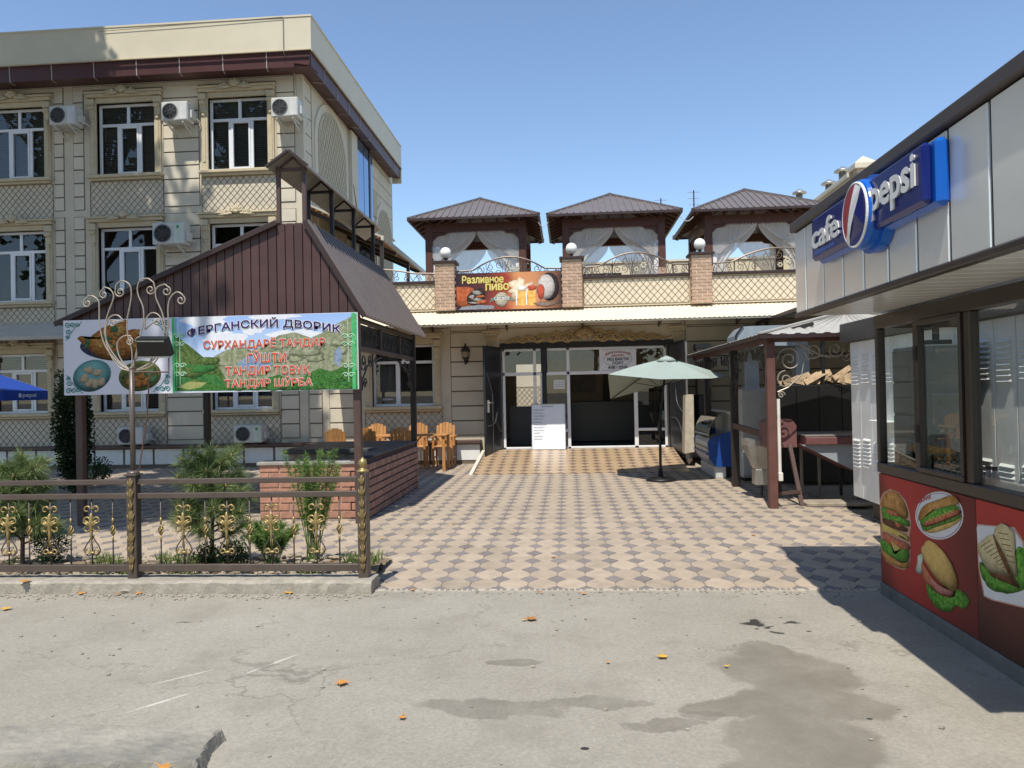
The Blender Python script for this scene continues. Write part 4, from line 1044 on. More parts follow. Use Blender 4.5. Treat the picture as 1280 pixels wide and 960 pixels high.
b = MB(); b.tube(scribble(0.30, 0.64, 0.945), 0.0045, 4); b.build('handwriting', ink, t)
for k, (e, v) in enumerate(((0.36, 0.87), (0.29, 0.80), (0.38, 0.735), (0.31, 0.67), (0.25, 0.60), (0.42, 0.545), (0.37, 0.485), (0.34, 0.42), (0.2, 0.36), (0.3, 0.29), (0.28, 0.23))):
    b = MB(); b.tube(scribble(0.06, 0.06+e*0.9, v), 0.004, 4); b.build('handwriting', ink, t)

# ================================================================== THINGS ON THE TERRACE
voile = sheer('white_voile', (0.84, 0.82, 0.80), 0.72)
def curtain(parent, x0, x1, ztop, Y, side):
    """draped voile: hung from the beam, gathered to the post at mid height, tail falling below"""
    b = MB(); nu, nv = 30, 24
    w = x1-x0
    zc = ztop-0.92
    for j in range(nv+1):
        t = j/nv
        for i in range(nu+1):
            s = i/nu                                   # 0 at the post, 1 at the free edge
            if t < 0.6:
                k = t/0.6
                width = w*(1-0.62*k**1.6)
                xs = s*width
                z = ztop-k*0.92*(1-0.25*s)-0.20*math.sin(PI*s)*k*(1-0.3*k)
            else:
                k = (t-0.6)/0.4
                width = w*(0.38-0.12*k)
                xs = s*width
                z = ztop-0.92*(1-0.25*s)-0.20*math.sin(PI*s)*0.7-k*0.62
            y = Y+0.035*math.sin(s*26+t*3)*(0.35+0.65*t)+0.02*math.sin(s*9)
            x = (x0+xs) if side < 0 else (x1-xs)
            b.v.append((x, y, z))
    b.f = [(j*(nu+1)+i, j*(nu+1)+i+1, (j+1)*(nu+1)+i+1, (j+1)*(nu+1)+i) for j in range(nv) for i in range(nu)]; b.m = [0]*len(b.f)
    return b.build('curtain', voile, parent, True)
def swag(parent, x0, x1, ztop, Y, side):
    """folded swag: strands of thicker cloth hanging in catenaries, drawn to the post"""
    b = MB(); n = 9
    for k in range(n):
        f = k/(n-1)
        a = (x0 if side < 0 else x1); w = (x1-x0)*(0.45+0.5*f); e = a+(w if side < 0 else -w)
        pts = []
        for i in range(15):
            t = i/14; x = a+(e-a)*t
            zt0 = ztop-0.35-0.40*(1-f)*0.6; z = (zt0)*(1-t)+ztop*t-0.45*math.sin(PI*t)*(0.35+0.65*(1-0.5*f))*0.7
            pts.append((x, Y-0.03-0.004*k, min(z, ztop-0.005)))
        b.tube(pts, 0.014, 4)
    return b.build('swag_fold', sheer('voile_fold', (0.82, 0.80, 0.78), 0.55), parent, True)
def hip_roof(t, x0, x1, y0, y1, ze, zp, m=roofm, rib=0.15, rb=0.012):
    xc, yc = (x0+x1)/2, (y0+y1)/2; P = Vector((xc, yc, zp))
    C = [Vector((x0, y0, ze)), Vector((x1, y0, ze)), Vector((x1, y1, ze)), Vector((x0, y1, ze))]
    for k in range(4):
        a, c = C[k], C[(k+1) % 4]; b = MB(); nrm = (c-a).cross(P-a).normalized()
        b.add([a, c, P, a-nrm*0.03, c-nrm*0.03, P-nrm*0.03], [(0, 1, 2), (3, 5, 4), (0, 3, 4, 1)])
        sl = b.build('roof_slope', m, t)
        q = MB(); L = (c-a).length; n = int(L/rib)
        d = (c-a).normalized(); mid = (a+c)/2; up = P-mid
        for i in range(1, n):
            s = i/n; base = a+d*(L*s); h = 1-abs(2*s-1)
            if h > 0.03: q.bar(base+nrm*rb, base+up*h*0.985+nrm*rb, 0.03, 2*rb, up=nrm)
        q.build('standing_seams', m, sl)
        q = MB(); q.bar(a+Vector((0, 0, 0.01)), P+Vector((0, 0, 0.02)), 0.09, 0.05); q.build('hip_cap', m, sl)
    for k in range(4):
        a, c = C[k], C[(k+1) % 4]; q = MB(); q.bar(a-Vector((0, 0, 0.03)), c-Vector((0, 0, 0.03)), 0.05, 0.055); q.build('eave_fascia', roofdk, t)
def terrace_gazebo(x0, x1, label, dz=0.0):
    y0, y1, ze, zp = 17.55, 20.75, 5.72+dz, 6.53+dz; xc = (x0+x1)/2
    t = thing('terrace_gazebo', label, 'gazebo', (xc, (y0+y1)/2, 3.5), 'hip roofed gazebos on the terrace')
    hip_roof(t, x0, x1, y0, y1, ze, zp)
    b = MB(); b.quad((x0+.05, y0+.05, ze-0.03), (x0+.05, y1-.05, ze-0.03), (x1-.05, y1-.05, ze-0.03), (x1-.05, y0+.05, ze-0.03))
    px0, px1, py0, py1 = x0+0.42, x1-0.42, 18.0, 20.3
    for (x, y) in ((px0, py0), (px1, py0), (px0, py1), (px1, py1)):
        q = MB(); q.bbox(x-0.085, x+0.085, y-0.085, y+0.085, 4.45, ze-0.05, 0.01); q.build('post', woodbr, t)
        q = MB(); q.bbox(x-0.10, x+0.10, y-0.10, y+0.10, 3.5, 4.449, 0.01); q.build('post_base', brickp, t)
    for (a, c) in (((px0, py0), (px1, py0)), ((px0, py1), (px1, py1)), ((px0, py0), (px0, py1)), ((px1, py0), (px1, py1))):
        q = MB(); q.bar((a[0], a[1], ze-0.17), (c[0], c[1], ze-0.17), 0.15, 0.20); q.build('beam', woodbr, t)
        for s in (0, 1):                             # shaped brackets under the beam
            pp = Vector((a[0], a[1], 0)).lerp(Vector((c[0], c[1], 0)), s); dd = (Vector((c[0], c[1], 0))-Vector((a[0], a[1], 0))).normalized()*(1 if s == 0 else -1)
            q = MB(); n = Vector((-dd.y, dd.x, 0))*0.04; p0 = pp+dd*0.08
            q.prism([Vector((p0.x, p0.y, ze-0.275))-n, Vector((p0.x+dd.x*.36, p0.y+dd.y*.36, ze-0.275))-n, Vector((p0.x+dd.x*.30, p0.y+dd.y*.30, ze-0.32))-n, Vector((p0.x+dd.x*.12, p0.y+dd.y*.12, ze-0.35))-n, Vector((p0.x, p0.y, ze-0.48))-n], n*2); q.build('beam_bracket', woodbr, t)
    # rafters under the eaves
    for i in range(9):
        x = x0+0.1+(x1-x0-0.2)*i/8; s = 1-abs(2*(x-x0)/(x1-x0)-1)
        for (ya, yb) in ((y0+0.03, (y0+y1)/2), (y1-0.03, (y0+y1)/2)):
            q = MB(); q.bar((x, ya, ze-0.06), (x+(xc-x)*0.0, ya+(yb-ya)*max(s, .12), ze-0.06+(zp-ze)*max(s, .12)*0.97), 0.05, 0.08); q.build('rafter', woodbr, t)
        y = y0+0.1+(y1-y0-0.2)*i/8; s = 1-abs(2*(y-y0)/(y1-y0)-1)
        for (xa, xb) in ((x0+0.03, xc), (x1-0.03, xc)):
            q = MB(); q.bar((xa, y, ze-0.06), (xa+(xb-xa)*max(s, .12), y, ze-0.06+(zp-ze)*max(s, .12)*0.97), 0.05, 0.08); q.build('rafter', woodbr, t)
    zt_ = ze-0.28; w = px1-px0
    for (yy, fl) in ((py0+0.02, 1), (py1-0.02, 0)):
        curtain(t, px0+0.08, px0+0.08+w*0.47, zt_, yy, -1); curtain(t, px1-0.08-w*0.45, px1-0.08, zt_, yy, 1)
    swag(t, px0+0.08, px0+0.08+w*0.47, zt_, py0-0.02, -1); swag(t, px1-0.08-w*0.45, px1-0.08, zt_, py0-0.02, 1)
    q = MB()                                         # tie-back tails by the posts
    for xx in (px0+0.12, px1-0.12):
        for k in range(5): q.tube([(xx+0.03*k-0.06, py0+0.02, zt_-0.75), (xx+0.02*k-0.04, py0, zt_-1.1), (xx+0.035*k-0.07, py0+0.03, zt_-1.7)], 0.022, 5)
    q.build('curtain_tail', sheer('voile_tail', (0.82, 0.82, 0.84), 0.85), t, True)
    return t
terrace_gazebo(-3.70, -0.60, 'brown hip roofed gazebo with white curtains, leftmost on the terrace', 0.02)
terrace_gazebo(-0.40, 2.70, 'brown hip roofed gazebo with white curtains in the middle of the terrace')
terrace_gazebo(2.95, 6.05, 'brown hip roofed gazebo with white curtains, rightmost on the terrace', -0.02)
# dark settee and white table visible between the railings
t = thing('slatted_settee', 'dark slatted settee under the middle terrace gazebo', 'settee', (0.75, 18.8, 3.5))
for k in range(7):
    q = MB(); q.bbox(0.15, 1.4, 18.9+0.02*k, 18.93+0.02*k, 4.02+0.075*k, 4.075+0.075*k, 0.006); q.build('slat', mat('grey_slat', (0.14, 0.13, 0.12), 0.6), t)
for x in (0.2, 1.35):
    q = MB(); q.box(x-0.03, x+0.03, 18.7, 19.1, 3.5, 4.05); q.build('leg', MATS['grey_slat'], t)
q = MB(); q.bbox(0.15, 1.4, 18.45, 18.92, 3.93, 4.0, 0.01); q.build('seat', MATS['grey_slat'], t)
t = thing('white_sofa', 'white sofa with cushions between the middle and right terrace gazebos', 'sofa', (2.85, 20.9, 3.5))
q = MB(); q.bbox(2.4, 3.5, 20.7, 21.3, 3.5, 4.45, 0.04); q.build('sofa_base', mat('sofa_white', (0.66, 0.64, 0.60), 0.8), t)
for k in range(2):
    q = MB(); q.blob((2.7+0.5*k, 20.72, 4.55), (0.24, 0.09, 0.2), 12, 8); q.build('cushion', MATS['sofa_white'], t, True)
t = thing('terrace_table', 'dark dining table with bottles under the right terrace gazebo', 'table', (4.3, 19.2, 3.5))
q = MB(); q.bbox(3.9, 5.0, 18.8, 19.6, 4.2, 4.25, 0.01); q.build('table_top', woodbr, t)
for (x, y) in ((4.0, 18.9), (4.9, 18.9), (4.0, 19.5), (4.9, 19.5)):
    q = MB(); q.box(x-0.03, x+0.03, y-0.03, y+0.03, 3.5, 4.2); q.build('leg', woodbr, t)
# neighbour building on the right rear, with brick pier, vents
nb = thing('gabled_neighbour', 'cream neighbouring building with brick corner pier behind the right gazebo', 'building', (9.2, 21, 0))
NX = 6.9; a = PXX(1066, 216, NX); c = PXX(1000, 258, NX)
q = MB(); q.prism([(NX, a[1], 3.4), (NX, 26, 3.4), (NX, 26, a[2]-0.12), (NX, a[1], a[2]-0.12)], (4, 0, 0)); q.build('wall', mat('neighbour_cream', (0.50, 0.44, 0.33), 0.85), nb)
q = MB(); q.bbox(NX-0.14, NX+4.1, a[1]-0.02, 26.1, a[2]-0.119, a[2], 0.015); q.bbox(NX-0.07, NX+4.05, a[1]+0.0, 26.05, a[2]-0.22, a[2]-0.121, 0.01); q.build('cornice', cream_l, nb)
q = MB(); q.box(NX-0.03, NX+0.36, a[1]-0.35, a[1]-0.03, 3.4, a[2]+0.0); pr = q.build('brick_pier', mortarl, nb)
z = a[2]-1.1; r = 0; yb = a[1]-0.36
while z < a[2]-0.06:
    for k in range(2):
        u0 = NX-0.03+(0.2*k if r % 2 == 0 else 0.2*k-0.1); u1 = min(u0+0.19, NX+0.36); u0 = max(u0, NX-0.03)
        if u1-u0 > 0.04: inst(brickmesh(u1-u0, 0.06, 0.05, brickp, ('n', round(u1-u0, 3))), 'brick', ((u0+u1)/2, yb+0.02, z), pr)
    inst(brickmesh(0.05, 0.06, 0.28, brickp, ('ns',)), 'brick', (NX-0.04, yb+0.18, z), pr)
    z += 0.075; r += 1
q = MB(); cx = NX+0.165; cy = a[1]-0.19; z0 = a[2]
q.add([(cx-.27, cy-.24, z0), (cx+.27, cy-.24, z0), (cx+.27, cy+.24, z0), (cx-.27, cy+.24, z0), (cx-.27, cy-.24, z0+.12), (cx+.27, cy-.24, z0+.12), (cx+.27, cy+.24, z0+.12), (cx-.27, cy+.24, z0+.12), (cx, cy, z0+.34)], [(0, 3, 2, 1), (0, 1, 5, 4), (1, 2, 6, 5), (2, 3, 7, 6), (3, 0, 4, 7), (4, 5, 8), (5, 6, 8), (6, 7, 8), (7, 4, 8)]); q.build('pier_cap', cream_l, pr)
for i, (px, py, lb) in enumerate(((999, 238, 'galvanised vent cowl beside the right gazebo roof'), (1036, 226, 'galvanised vent cowl on the neighbouring roof, middle of three'), (1053, 210, 'galvanised vent cowl next to the brick corner pier'))):
    YY = (24.0, 22.0, 20.6)[i]; p = PY(px, py, YY); t = thing('vent_cowl', lb, 'vent', (p[0], YY, p[2]-1.2), 'vent cowls on the neighbouring roof')
    q = MB(); q.lathe([(0.10, 0), (0.10, 1.08)], (p[0], YY, p[2]-1.2), 12); q.build('pipe', steelm, t, True)
    q = MB(); q.lathe([(0.22, 1.10), (0.20, 1.14), (0.02, 1.24)], (p[0], YY, p[2]-1.2), 14); q.build('hood', steelm, t, True)
    q = MB()
    for k in range(3): a3 = k*2.1; q.bar((p[0]+0.09*math.cos(a3), YY+0.09*math.sin(a3), p[2]-0.15), (p[0]+0.13*math.cos(a3), YY+0.13*math.sin(a3), p[2]-0.09), 0.012, 0.012)
    q.build('hood_stay', steelm, t)
for i, (px, py, h, lb) in enumerate(((867, 238, 2.2, 'tall television aerial behind the right gazebo'), (826, 248, 1.4, 'short television aerial behind the middle gazebo'))):
    p = PY(px, py, 24.5); t = thing('aerial', lb, 'aerial', (p[0], 24.5, p[2]-h), 'television aerials'); q = MB(); q.bar((p[0], 24.5, p[2]-h-0.6), (p[0], 24.5, p[2]), 0.035, 0.035); q.build('mast', blackm, t)
    for k in range(6 if i == 0 else 3):
        q = MB(); q.bar((p[0]-0.20+0.02*k, 24.5, p[2]-0.06-0.2*k), (p[0]+0.20-0.02*k, 24.5, p[2]-0.06-0.2*k), 0.012, 0.012); q.build('element', greym, t)
# lean-to roof on the flank of the tall building, over the terrace
lt = thing('lean_to_canopy', 'lean-to roof with timber underside against the flank of the tall building', 'canopy', (-5, 20, 3.5))
zw, zx = 6.05, 5.22; XE = -4.22
q = MB(); q.prism([(-5.99, 17.15, zw), (XE, 17.15, zx), (XE, 17.15, zx+0.05), (-5.99, 17.15, zw+0.05)], (0, 6.3, 0)); q.build('roof_sheet', mat('lean_sheet', (0.45, 0.41, 0.34), 0.5), lt)
for k in range(12):
    xx = -5.95+k*0.145; zz = zw-(xx+5.99)/(XE+5.99)*(zw-zx)-0.018
    q = MB(); q.box(xx, xx+0.13, 17.16, 23.4, zz-0.03, zz-0.004); q.build('soffit_board', mat('warm_timber', (0.34, 0.17, 0.06), 0.6, var=0.25, rnd=0.15), lt)
q = MB(); q.bar((XE, 17.12, zx), (XE, 23.5, zx), 0.06, 0.10); q.build('gutter', mat('gutter_cream', (0.55, 0.5, 0.42), 0.5), lt)
for y in (17.3, 20.2, 23.2):
    q = MB(); q.bbox(XE-0.1, XE-0.02, y-0.04, y+0.04, 3.5, zx-0.05, 0.006); q.build('post', kframe, lt)
for y in (17.3, 18.75, 20.2, 21.7):
    q = MB(); q.bar((-5.97, y, zw-0.12), (XE-0.05, y, zx-0.09), 0.05, 0.09); q.build('rafter', kframe, lt)
q = MB(); q.bbox(-5.5, -4.9, 17.6, 18.1, 3.5, 4.6, 0.02); q.build('cupboard', mat('plain_timber', (0.36, 0.22, 0.1), 0.6), lt)

# beer banner on the parapet
def poster(name, label, cat, origin, U, V, N, base, th=0.006):
    """flat print: U, V span the sheet, N points out of it"""
    o = Vector(origin); U = Vector(U); V = Vector(V); N = Vector(N).normalized()
    t = thing(name, label, cat, o)
    fr = lambda u, v, l: tuple(o+U*u+V*v+N*l)
    b = MB(); b.prism([fr(0, 0, -th), fr(1, 0, -th), fr(1, 1, -th), fr(0, 1, -th)], N*th); b.build('sheet', base, t)
    return t, fr
def layer(parent, fr, pts, m, lift, name='print'):
    pts = [(min(max(p[0], 0.003), 0.997), min(max(p[1], 0.006), 0.994)) for p in pts]; b = MB(); b.v = [fr(p[0], p[1], lift) for p in pts]; b.f = [tuple(range(len(pts)))]; b.m = [0]; return b.build(name, m, parent)
def printm(m):
    # print ink whose tone follows the picture's own modelling, stored per point of the print
    nm = m.name+'_photo'
    if nm in MATS: return MATS[nm]
    c = m.copy(); c.name = nm; nt = c.node_tree; b = nt.nodes['Principled BSDF']
    src = b.inputs['Base Color'].links[0].from_socket
    at = nd(nt, 'ShaderNodeAttribute', attribute_name='ink'); sc = nd(nt, 'ShaderNodeVectorMath', operation='SCALE')
    nt.links.new(src, sc.inputs[0]); nt.links.new(at.outputs['Fac'], sc.inputs['Scale']); nt.links.new(sc.outputs[0], b.inputs['Base Color'])
    MATS[nm] = c; return c
def photo_layer(parent, fr, pts, m, lift, seed=0, rough=0.02, dark=0.42, lightdir=(-0.35, 0.55)):
    n0 = len(pts); r = random.Random(seed+n0); P = [Vector((p[0], p[1])) for p in pts]; out = []
    for i in range(n0):                                     # rounded outline
        a, b_, c, d = P[i-1], P[i], P[(i+1) % n0], P[(i+2) % n0]
        for k in range(4):
            t = k/4; out.append(0.5*((2*b_)+(c-a)*t+(2*a-5*b_+4*c-d)*t*t+(3*b_-a-3*c+d)*t**3))
    n = len(out); ctr = sum(out, Vector((0, 0)))/n; ext = max((p-ctr).length for p in out)
    rings = [1.0, 0.94, 0.86, 0.74, 0.58, 0.38, 0.16]; mb = MB(); ink = []
    for ri, k in enumerate(rings):
        for j, p in enumerate(out):
            d = p-ctr; q = ctr+d*k*(1+(r.uniform(-rough, rough) if ri == 0 else 0))
            q = Vector((min(max(q.x, 0.003), 0.997), min(max(q.y, 0.006), 0.994)))
            lit = (d.x*k*lightdir[0]+d.y*k*lightdir[1])/ext
            v = dark+(1.08-dark)*(1-k**3.0)**0.7+0.75*lit*(0.4+k)*0.8+r.uniform(-0.10, 0.10)
            mb.v.append(fr(q.x, q.y, lift)); ink.append(max(0.25, min(1.5, v)))
    for ri in range(len(rings)-1):
        for j in range(n): mb.f.append((ri*n+j, ri*n+(j+1) % n, (ri+1)*n+(j+1) % n, (ri+1)*n+j)); mb.m.append(0)
    mb.f.append(tuple((len(rings)-1)*n+j for j in range(n))); mb.m.append(0)
    o = mb.build('print', printm(m), parent); at = o.data.attributes.new('ink', 'FLOAT', 'POINT'); at.data.foreach_set('value', ink)
    return o
def blobpts(cx, cy, rx, ry, n=28, j=0.0, rot=0.0, seed=0, asp=1.0):
    r = random.Random(seed); o = []; ph = [r.uniform(0, 6.28) for _ in range(4)]
    for i in range(n):
        a = 2*PI*i/n; k = 1+j*(math.sin(3*a+ph[0])*0.5+math.sin(7*a+ph[1])*0.5+r.uniform(-.5, .5))
        x = rx*k*math.cos(a); y = ry*k*math.sin(a)
        o.append((cx+(x*math.cos(rot)-y*math.sin(rot)*asp), cy+(x*math.sin(rot)/asp+y*math.cos(rot))))
    return o
def pm_(name, c1, c2, sc=18, rough=0.5):
    a, b_ = Vector(c1), Vector(c2); d = (b_-a)*0.35
    return mat(name, (a-d)*0.92, 0.7, var=0.0, col2=(b_+d)*0.92, scale=sc*2.2, spec=0.15)
def grad_mat(name, stops, axis, lo, hi, noise=0.15, nscale=3, rough=0.5):
    """flat printed background that runs through the given colours along one axis"""
    if name in MATS: return MATS[name]
    m = bpy.data.materials.new(name); m.use_nodes = True; nt = m.node_tree; L = nt.links; b = nt.nodes['Principled BSDF']; b.inputs['Roughness'].default_value = 0.65; b.inputs['Specular IOR Level'].default_value = 0.2
    tc = nd(nt, 'ShaderNodeTexCoord'); sp = nd(nt, 'ShaderNodeSeparateXYZ'); L.new(tc.outputs['Object'], sp.inputs[0])
    nz = nd(nt, 'ShaderNodeTexNoise'); nz.inputs['Scale'].default_value = nscale; L.new(tc.outputs['Object'], nz.inputs['Vector'])
    mr = nd(nt, 'ShaderNodeMapRange'); mr.inputs[1].default_value = lo; mr.inputs[2].default_value = hi; L.new(sp.outputs[axis], mr.inputs[0])
    ad = nd(nt, 'ShaderNodeMath', operation='MULTIPLY_ADD'); ad.inputs[1].default_value = noise; L.new(nz.outputs[0], ad.inputs[0])
    sb = nd(nt, 'ShaderNodeMath', operation='SUBTRACT'); sb.inputs[1].default_value = noise/2; L.new(mr.outputs[0], ad.inputs[2]); L.new(ad.outputs[0], sb.inputs[0])
    cr = nd(nt, 'ShaderNodeValToRGB'); L.new(sb.outputs[0], cr.inputs[0])
    while len(cr.color_ramp.elements) < len(stops): cr.color_ramp.elements.new(0.5)
    for e, (p, c) in zip(cr.color_ramp.elements, stops): e.position = p; e.color = (*c, 1)
    L.new(cr.outputs[0], b.inputs['Base Color']); MATS[name] = m; return m
bx0, bx1, bz0, bz1 = -2.465, -0.115, 3.44, 4.27
t, fB = poster('beer_banner', 'dark red beer advertising banner between two brick pillars of the terrace', 'banner', (bx0, 16.78, bz0), (bx1-bx0, 0, 0), (0, 0, bz1-bz0), (0, -1, 0),
               grad_mat('beer_print', [(0.0, (0.035, 0.02, 0.03)), (0.28, (0.10, 0.03, 0.03)), (0.45, (0.30, 0.05, 0.03)), (0.62, (0.62, 0.28, 0.12)), (0.75, (0.55, 0.25, 0.12)), (1.0, (0.06, 0.03, 0.03))], 'X', 0, 2.35, 0.25, 2.2))
q = MB(); q.bar((bx0-0.01, 16.80, bz0), (bx0-0.01, 16.80, bz1), 0.03, 0.03); q.bar((bx1+0.01, 16.80, bz0), (bx1+0.01, 16.80, bz1), 0.03, 0.03); q.bar((bx0, 16.80, bz0-0.01), (bx1, 16.80, bz0-0.01), 0.02, 0.02); q.bar((bx0, 16.82, bz1), (bx1, 16.82, bz1), 0.02, 0.02); q.build('frame', kframe, t)
foam = pm_('print_foam', (0.75, 0.72, 0.66), (0.9, 0.88, 0.84), 6)
photo_layer(t, fB, blobpts(0.62, 0.52, 0.12, 0.28, 30, 0.3, seed=3), pm_('print_glow', (0.75, 0.50, 0.30), (0.85, 0.75, 0.6), 4), 0.002)
photo_layer(t, fB, blobpts(0.09, 0.36, 0.17, 0.30, 24, 0.05, 0.2, 4), pm_('print_clay', (0.48, 0.13, 0.05), (0.30, 0.07, 0.03), 6), 0.003)
photo_layer(t, fB, blobpts(0.19, 0.36, 0.085, 0.23, 24, 0.05, -0.15, 5), pm_('print_dark', (0.02, 0.018, 0.02), (0.06, 0.04, 0.04), 8), 0.004)
for k, (u, v, ru, rv) in enumerate(((0.15, 0.36, 0.025, 0.06), (0.20, 0.47, 0.04, 0.07), (0.21, 0.28, 0.035, 0.06), (0.17, 0.20, 0.025, 0.06), (0.24, 0.37, 0.03, 0.05), (0.25, 0.22, 0.045, 0.06))):
    photo_layer(t, fB, blobpts(u, v, ru, rv, 12, 0.25, 0.4*k, k), pm_('print_fish', (0.45, 0.42, 0.38), (0.12, 0.1, 0.1), 40) if k not in (4, 5) else MATS['print_clay'], 0.005+0.0004*k)
layer(t, fB, [(0.02, 0.02), (0.36, 0.02), (0.36, 0.11), (0.22, 0.14), (0.05, 0.10)], pm_('print_foil', (0.12, 0.14, 0.17), (0.34, 0.36, 0.4), 30), 0.006)
for k, u in enumerate((0.63, 0.725)):
    layer(t, fB, [(u-0.035, 0.08), (u+0.03, 0.08), (u+0.036, 0.52), (u-0.04, 0.52)], pm_('print_beer', (0.72, 0.36, 0.06), (0.85, 0.55, 0.18), 5), 0.004)
    photo_layer(t, fB, blobpts(u, 0.56, 0.045, 0.07, 16, 0.2, 0, k), foam if k == 0 else pm_('print_redfoam', (0.6, 0.12, 0.06), (0.4, 0.07, 0.05), 8), 0.005)
    layer(t, fB, [(u-0.058, 0.10), (u-0.046, 0.10), (u-0.046, 0.46), (u-0.058, 0.46)], foam, 0.005)
photo_layer(t, fB, blobpts(0.89, 0.58, 0.095, 0.38, 28, 0.0, 0, 1), MATS['print_dark'], 0.004); photo_layer(t, fB, blobpts(0.86, 0.58, 0.083, 0.33, 28, 0.0, 0, 1), pm_('print_barrel_end', (0.62, 0.58, 0.54), (0.45, 0.40, 0.38), 8), 0.005)
photo_layer(t, fB, blobpts(0.81, 0.46, 0.035, 0.20, 16, 0.1, 0, 2), MATS['print_redfoam'], 0.006)
photo_layer(t, fB, blobpts(0.86, 0.12, 0.11, 0.07, 18, 0.25, 0, 2), pm_('print_grain', (0.30, 0.22, 0.17), (0.15, 0.1, 0.08), 30), 0.006)
photo_layer(t, fB, blobpts(0.435, 0.27, 0.065, 0.20, 24, 0.03, 0, 2), pm_('print_badge', (0.55, 0.50, 0.38), (0.35, 0.3, 0.22), 12), 0.005)
layer(t, fB, [(0.32, 0.20), (0.38, 0.27), (0.49, 0.27), (0.55, 0.20), (0.54, 0.30), (0.49, 0.36), (0.38, 0.36), (0.33, 0.30)], pm_('print_ribbon', (0.10, 0.14, 0.12), (0.2, 0.24, 0.2), 10), 0.0065)
text(t, 'СВЕЖЕЕ', fB, 0.365, 0.51, 0.265, 0.345, foam, 0.008, 0.02)
yel = pm_('print_yellow', (0.78, 0.70, 0.25), (0.62, 0.52, 0.12), 12); gold_o = pm_('print_goldline', (0.32, 0.2, 0.04), (0.45, 0.3, 0.06), 10)
text(t, 'Разливное', fB, 0.06, 0.455, 0.73, 0.93, yel, 0.008, 0.03, outline=(gold_o, 0.02)); text(t, 'ПИВО', fB, 0.285, 0.505, 0.53, 0.70, yel, 0.008, 0.04, outline=(gold_o, 0.02))

# ================================================================== GARDEN SHELTER WITH THE BANNER
GYF, GYB = 9.15, 12.95                         # front and rear of the shelter
gz = thing('garden_shelter', 'maroon gable fronted garden shelter with raised ridge vent and iron fretwork', 'shelter', (-4.3, 11, 0))
gL = PY(75, 399, GYF); gTL = PY(345, 276, GYF); gTR = PY(383, 277, GYF); gR = PY(455, 392, GYF)
zE = (gL[2]+gR[2])/2; zT = (gTL[2]+gTR[2])/2; xL, xTL, xTR, xR = gL[0], gTL[0], gTR[0], gR[0]
zE_R = gR[2]
# gable boarding, each sheet its own
def gable_top(x):
    if x < xTL: return zE+(zT-zE)*(x-xL)/(xTL-xL)
    if x > xTR: return zE+(zT-zE)*(xR-x)/(xR-xTR)
    return zT
x = xL+0.05; w = 0.112; zb = zE-0.03
while x < xR-0.03:
    x2 = min(x+w, xR-0.02)
    pts = [(x, GYF+0.02, zb), (x2, GYF+0.02, zb), (x2, GYF+0.02, max(gable_top(x2)-0.02, zb+0.005))]
    if x < xTL < x2: pts.append((xTL, GYF+0.02, zT-0.02))
    if x < xTR < x2: pts.append((xTR, GYF+0.02, zT-0.02))
    pts.append((x, GYF+0.02, max(gable_top(x)-0.02, zb+0.005)))
    q = MB(); q.prism([(p[0]+(0.006 if abs(p[0]-x) < 1e-6 else -0.006 if abs(p[0]-x2) < 1e-6 else 0), p[1], p[2]) for p in pts], (0, 0.02, 0)); q.build('gable_sheet', maroon2, gz)
    x = x2
q = MB(); q.prism([(xL, GYF+0.041, zb), (xR, GYF+0.041, zb), (xTR, GYF+0.041, zT-.03), (xTL, GYF+0.041, zT-.03)], (0, 0.02, 0)); q.build('gable_backing', roofdk, gz)
# roof slopes
def slope(pa, pb, ya, yb, name, rib=0.17):
    a = Vector((pa[0], ya, pa[1])); c = Vector((pb[0], ya, pb[1])); e = Vector((pb[0], yb, pb[1])); f = Vector((pa[0], yb, pa[1]))
    n = (c-a).cross(f-a).normalized()
    if n.z < 0: n = -n
    q = MB(); q.prism([a, c, e, f], -n*0.025); o = q.build(name, roofm, gz)
    q = MB(); y = ya+0.05
    while y < yb: q.bar(a+Vector((0, y-ya, 0))+n*0.014, c+Vector((0, y-ya, 0))+n*0.016, 0.045, 0.034, up=n); y += rib
    q.build('roof_ribs', roofm, o)
    q = MB(); q.bar(a-n*0.02+Vector((0, -0.012, 0)), c-n*0.02+Vector((0, -0.012, 0)), 0.02, 0.06, up=n); q.build('verge_trim', roofdk, o)
slope((xTR-0.0, zT), (xR+0.03, zE_R-0.03), GYF-0.02, GYB, 'roof_slope'); slope((xTL, zT), (xL-0.06, zE-0.03), GYF-0.02, GYB, 'roof_slope')
# raised ridge vent
vz = PY(366, 193, GYF)[2]; vze = PY(345, 211, GYF)[2]; vx = PY(365, 193, GYF)[0]; vl = PY(338, 212, GYF)[0]; vr = PY(388, 212, GYF)[0]; VYB = 13.7
for (pa, pb) in (((vx, vz), (vr, vze-0.02)), ((vx, vz), (vl, vze-0.02))):
    a = Vector((pa[0], GYF-0.12, pa[1])); c = Vector((pb[0], GYF-0.12, pb[1])); n = Vector((0, 1, 0)).cross(c-a).normalized()
    if n.z < 0: n = -n
    q = MB(); q.prism([a, c, c+Vector((0, VYB-GYF, 0)), a+Vector((0, VYB-GYF, 0))], n*0.02); q.build('vent_roof', soffit, gz)
    q = MB(); q.bar(a+n*0.012+Vector((0, -0.01, 0)), c+n*0.012+Vector((0, -0.01, 0)), 0.03, 0.03, up=n); q.build('vent_verge', roofdk, gz)
q = MB(); q.bar((vr, GYF-0.13, vze-0.02), (vr, VYB, vze-0.02), 0.03, 0.025); q.build('vent_edge', mat('pale_edge', (0.42, 0.38, 0.33), 0.5), gz)
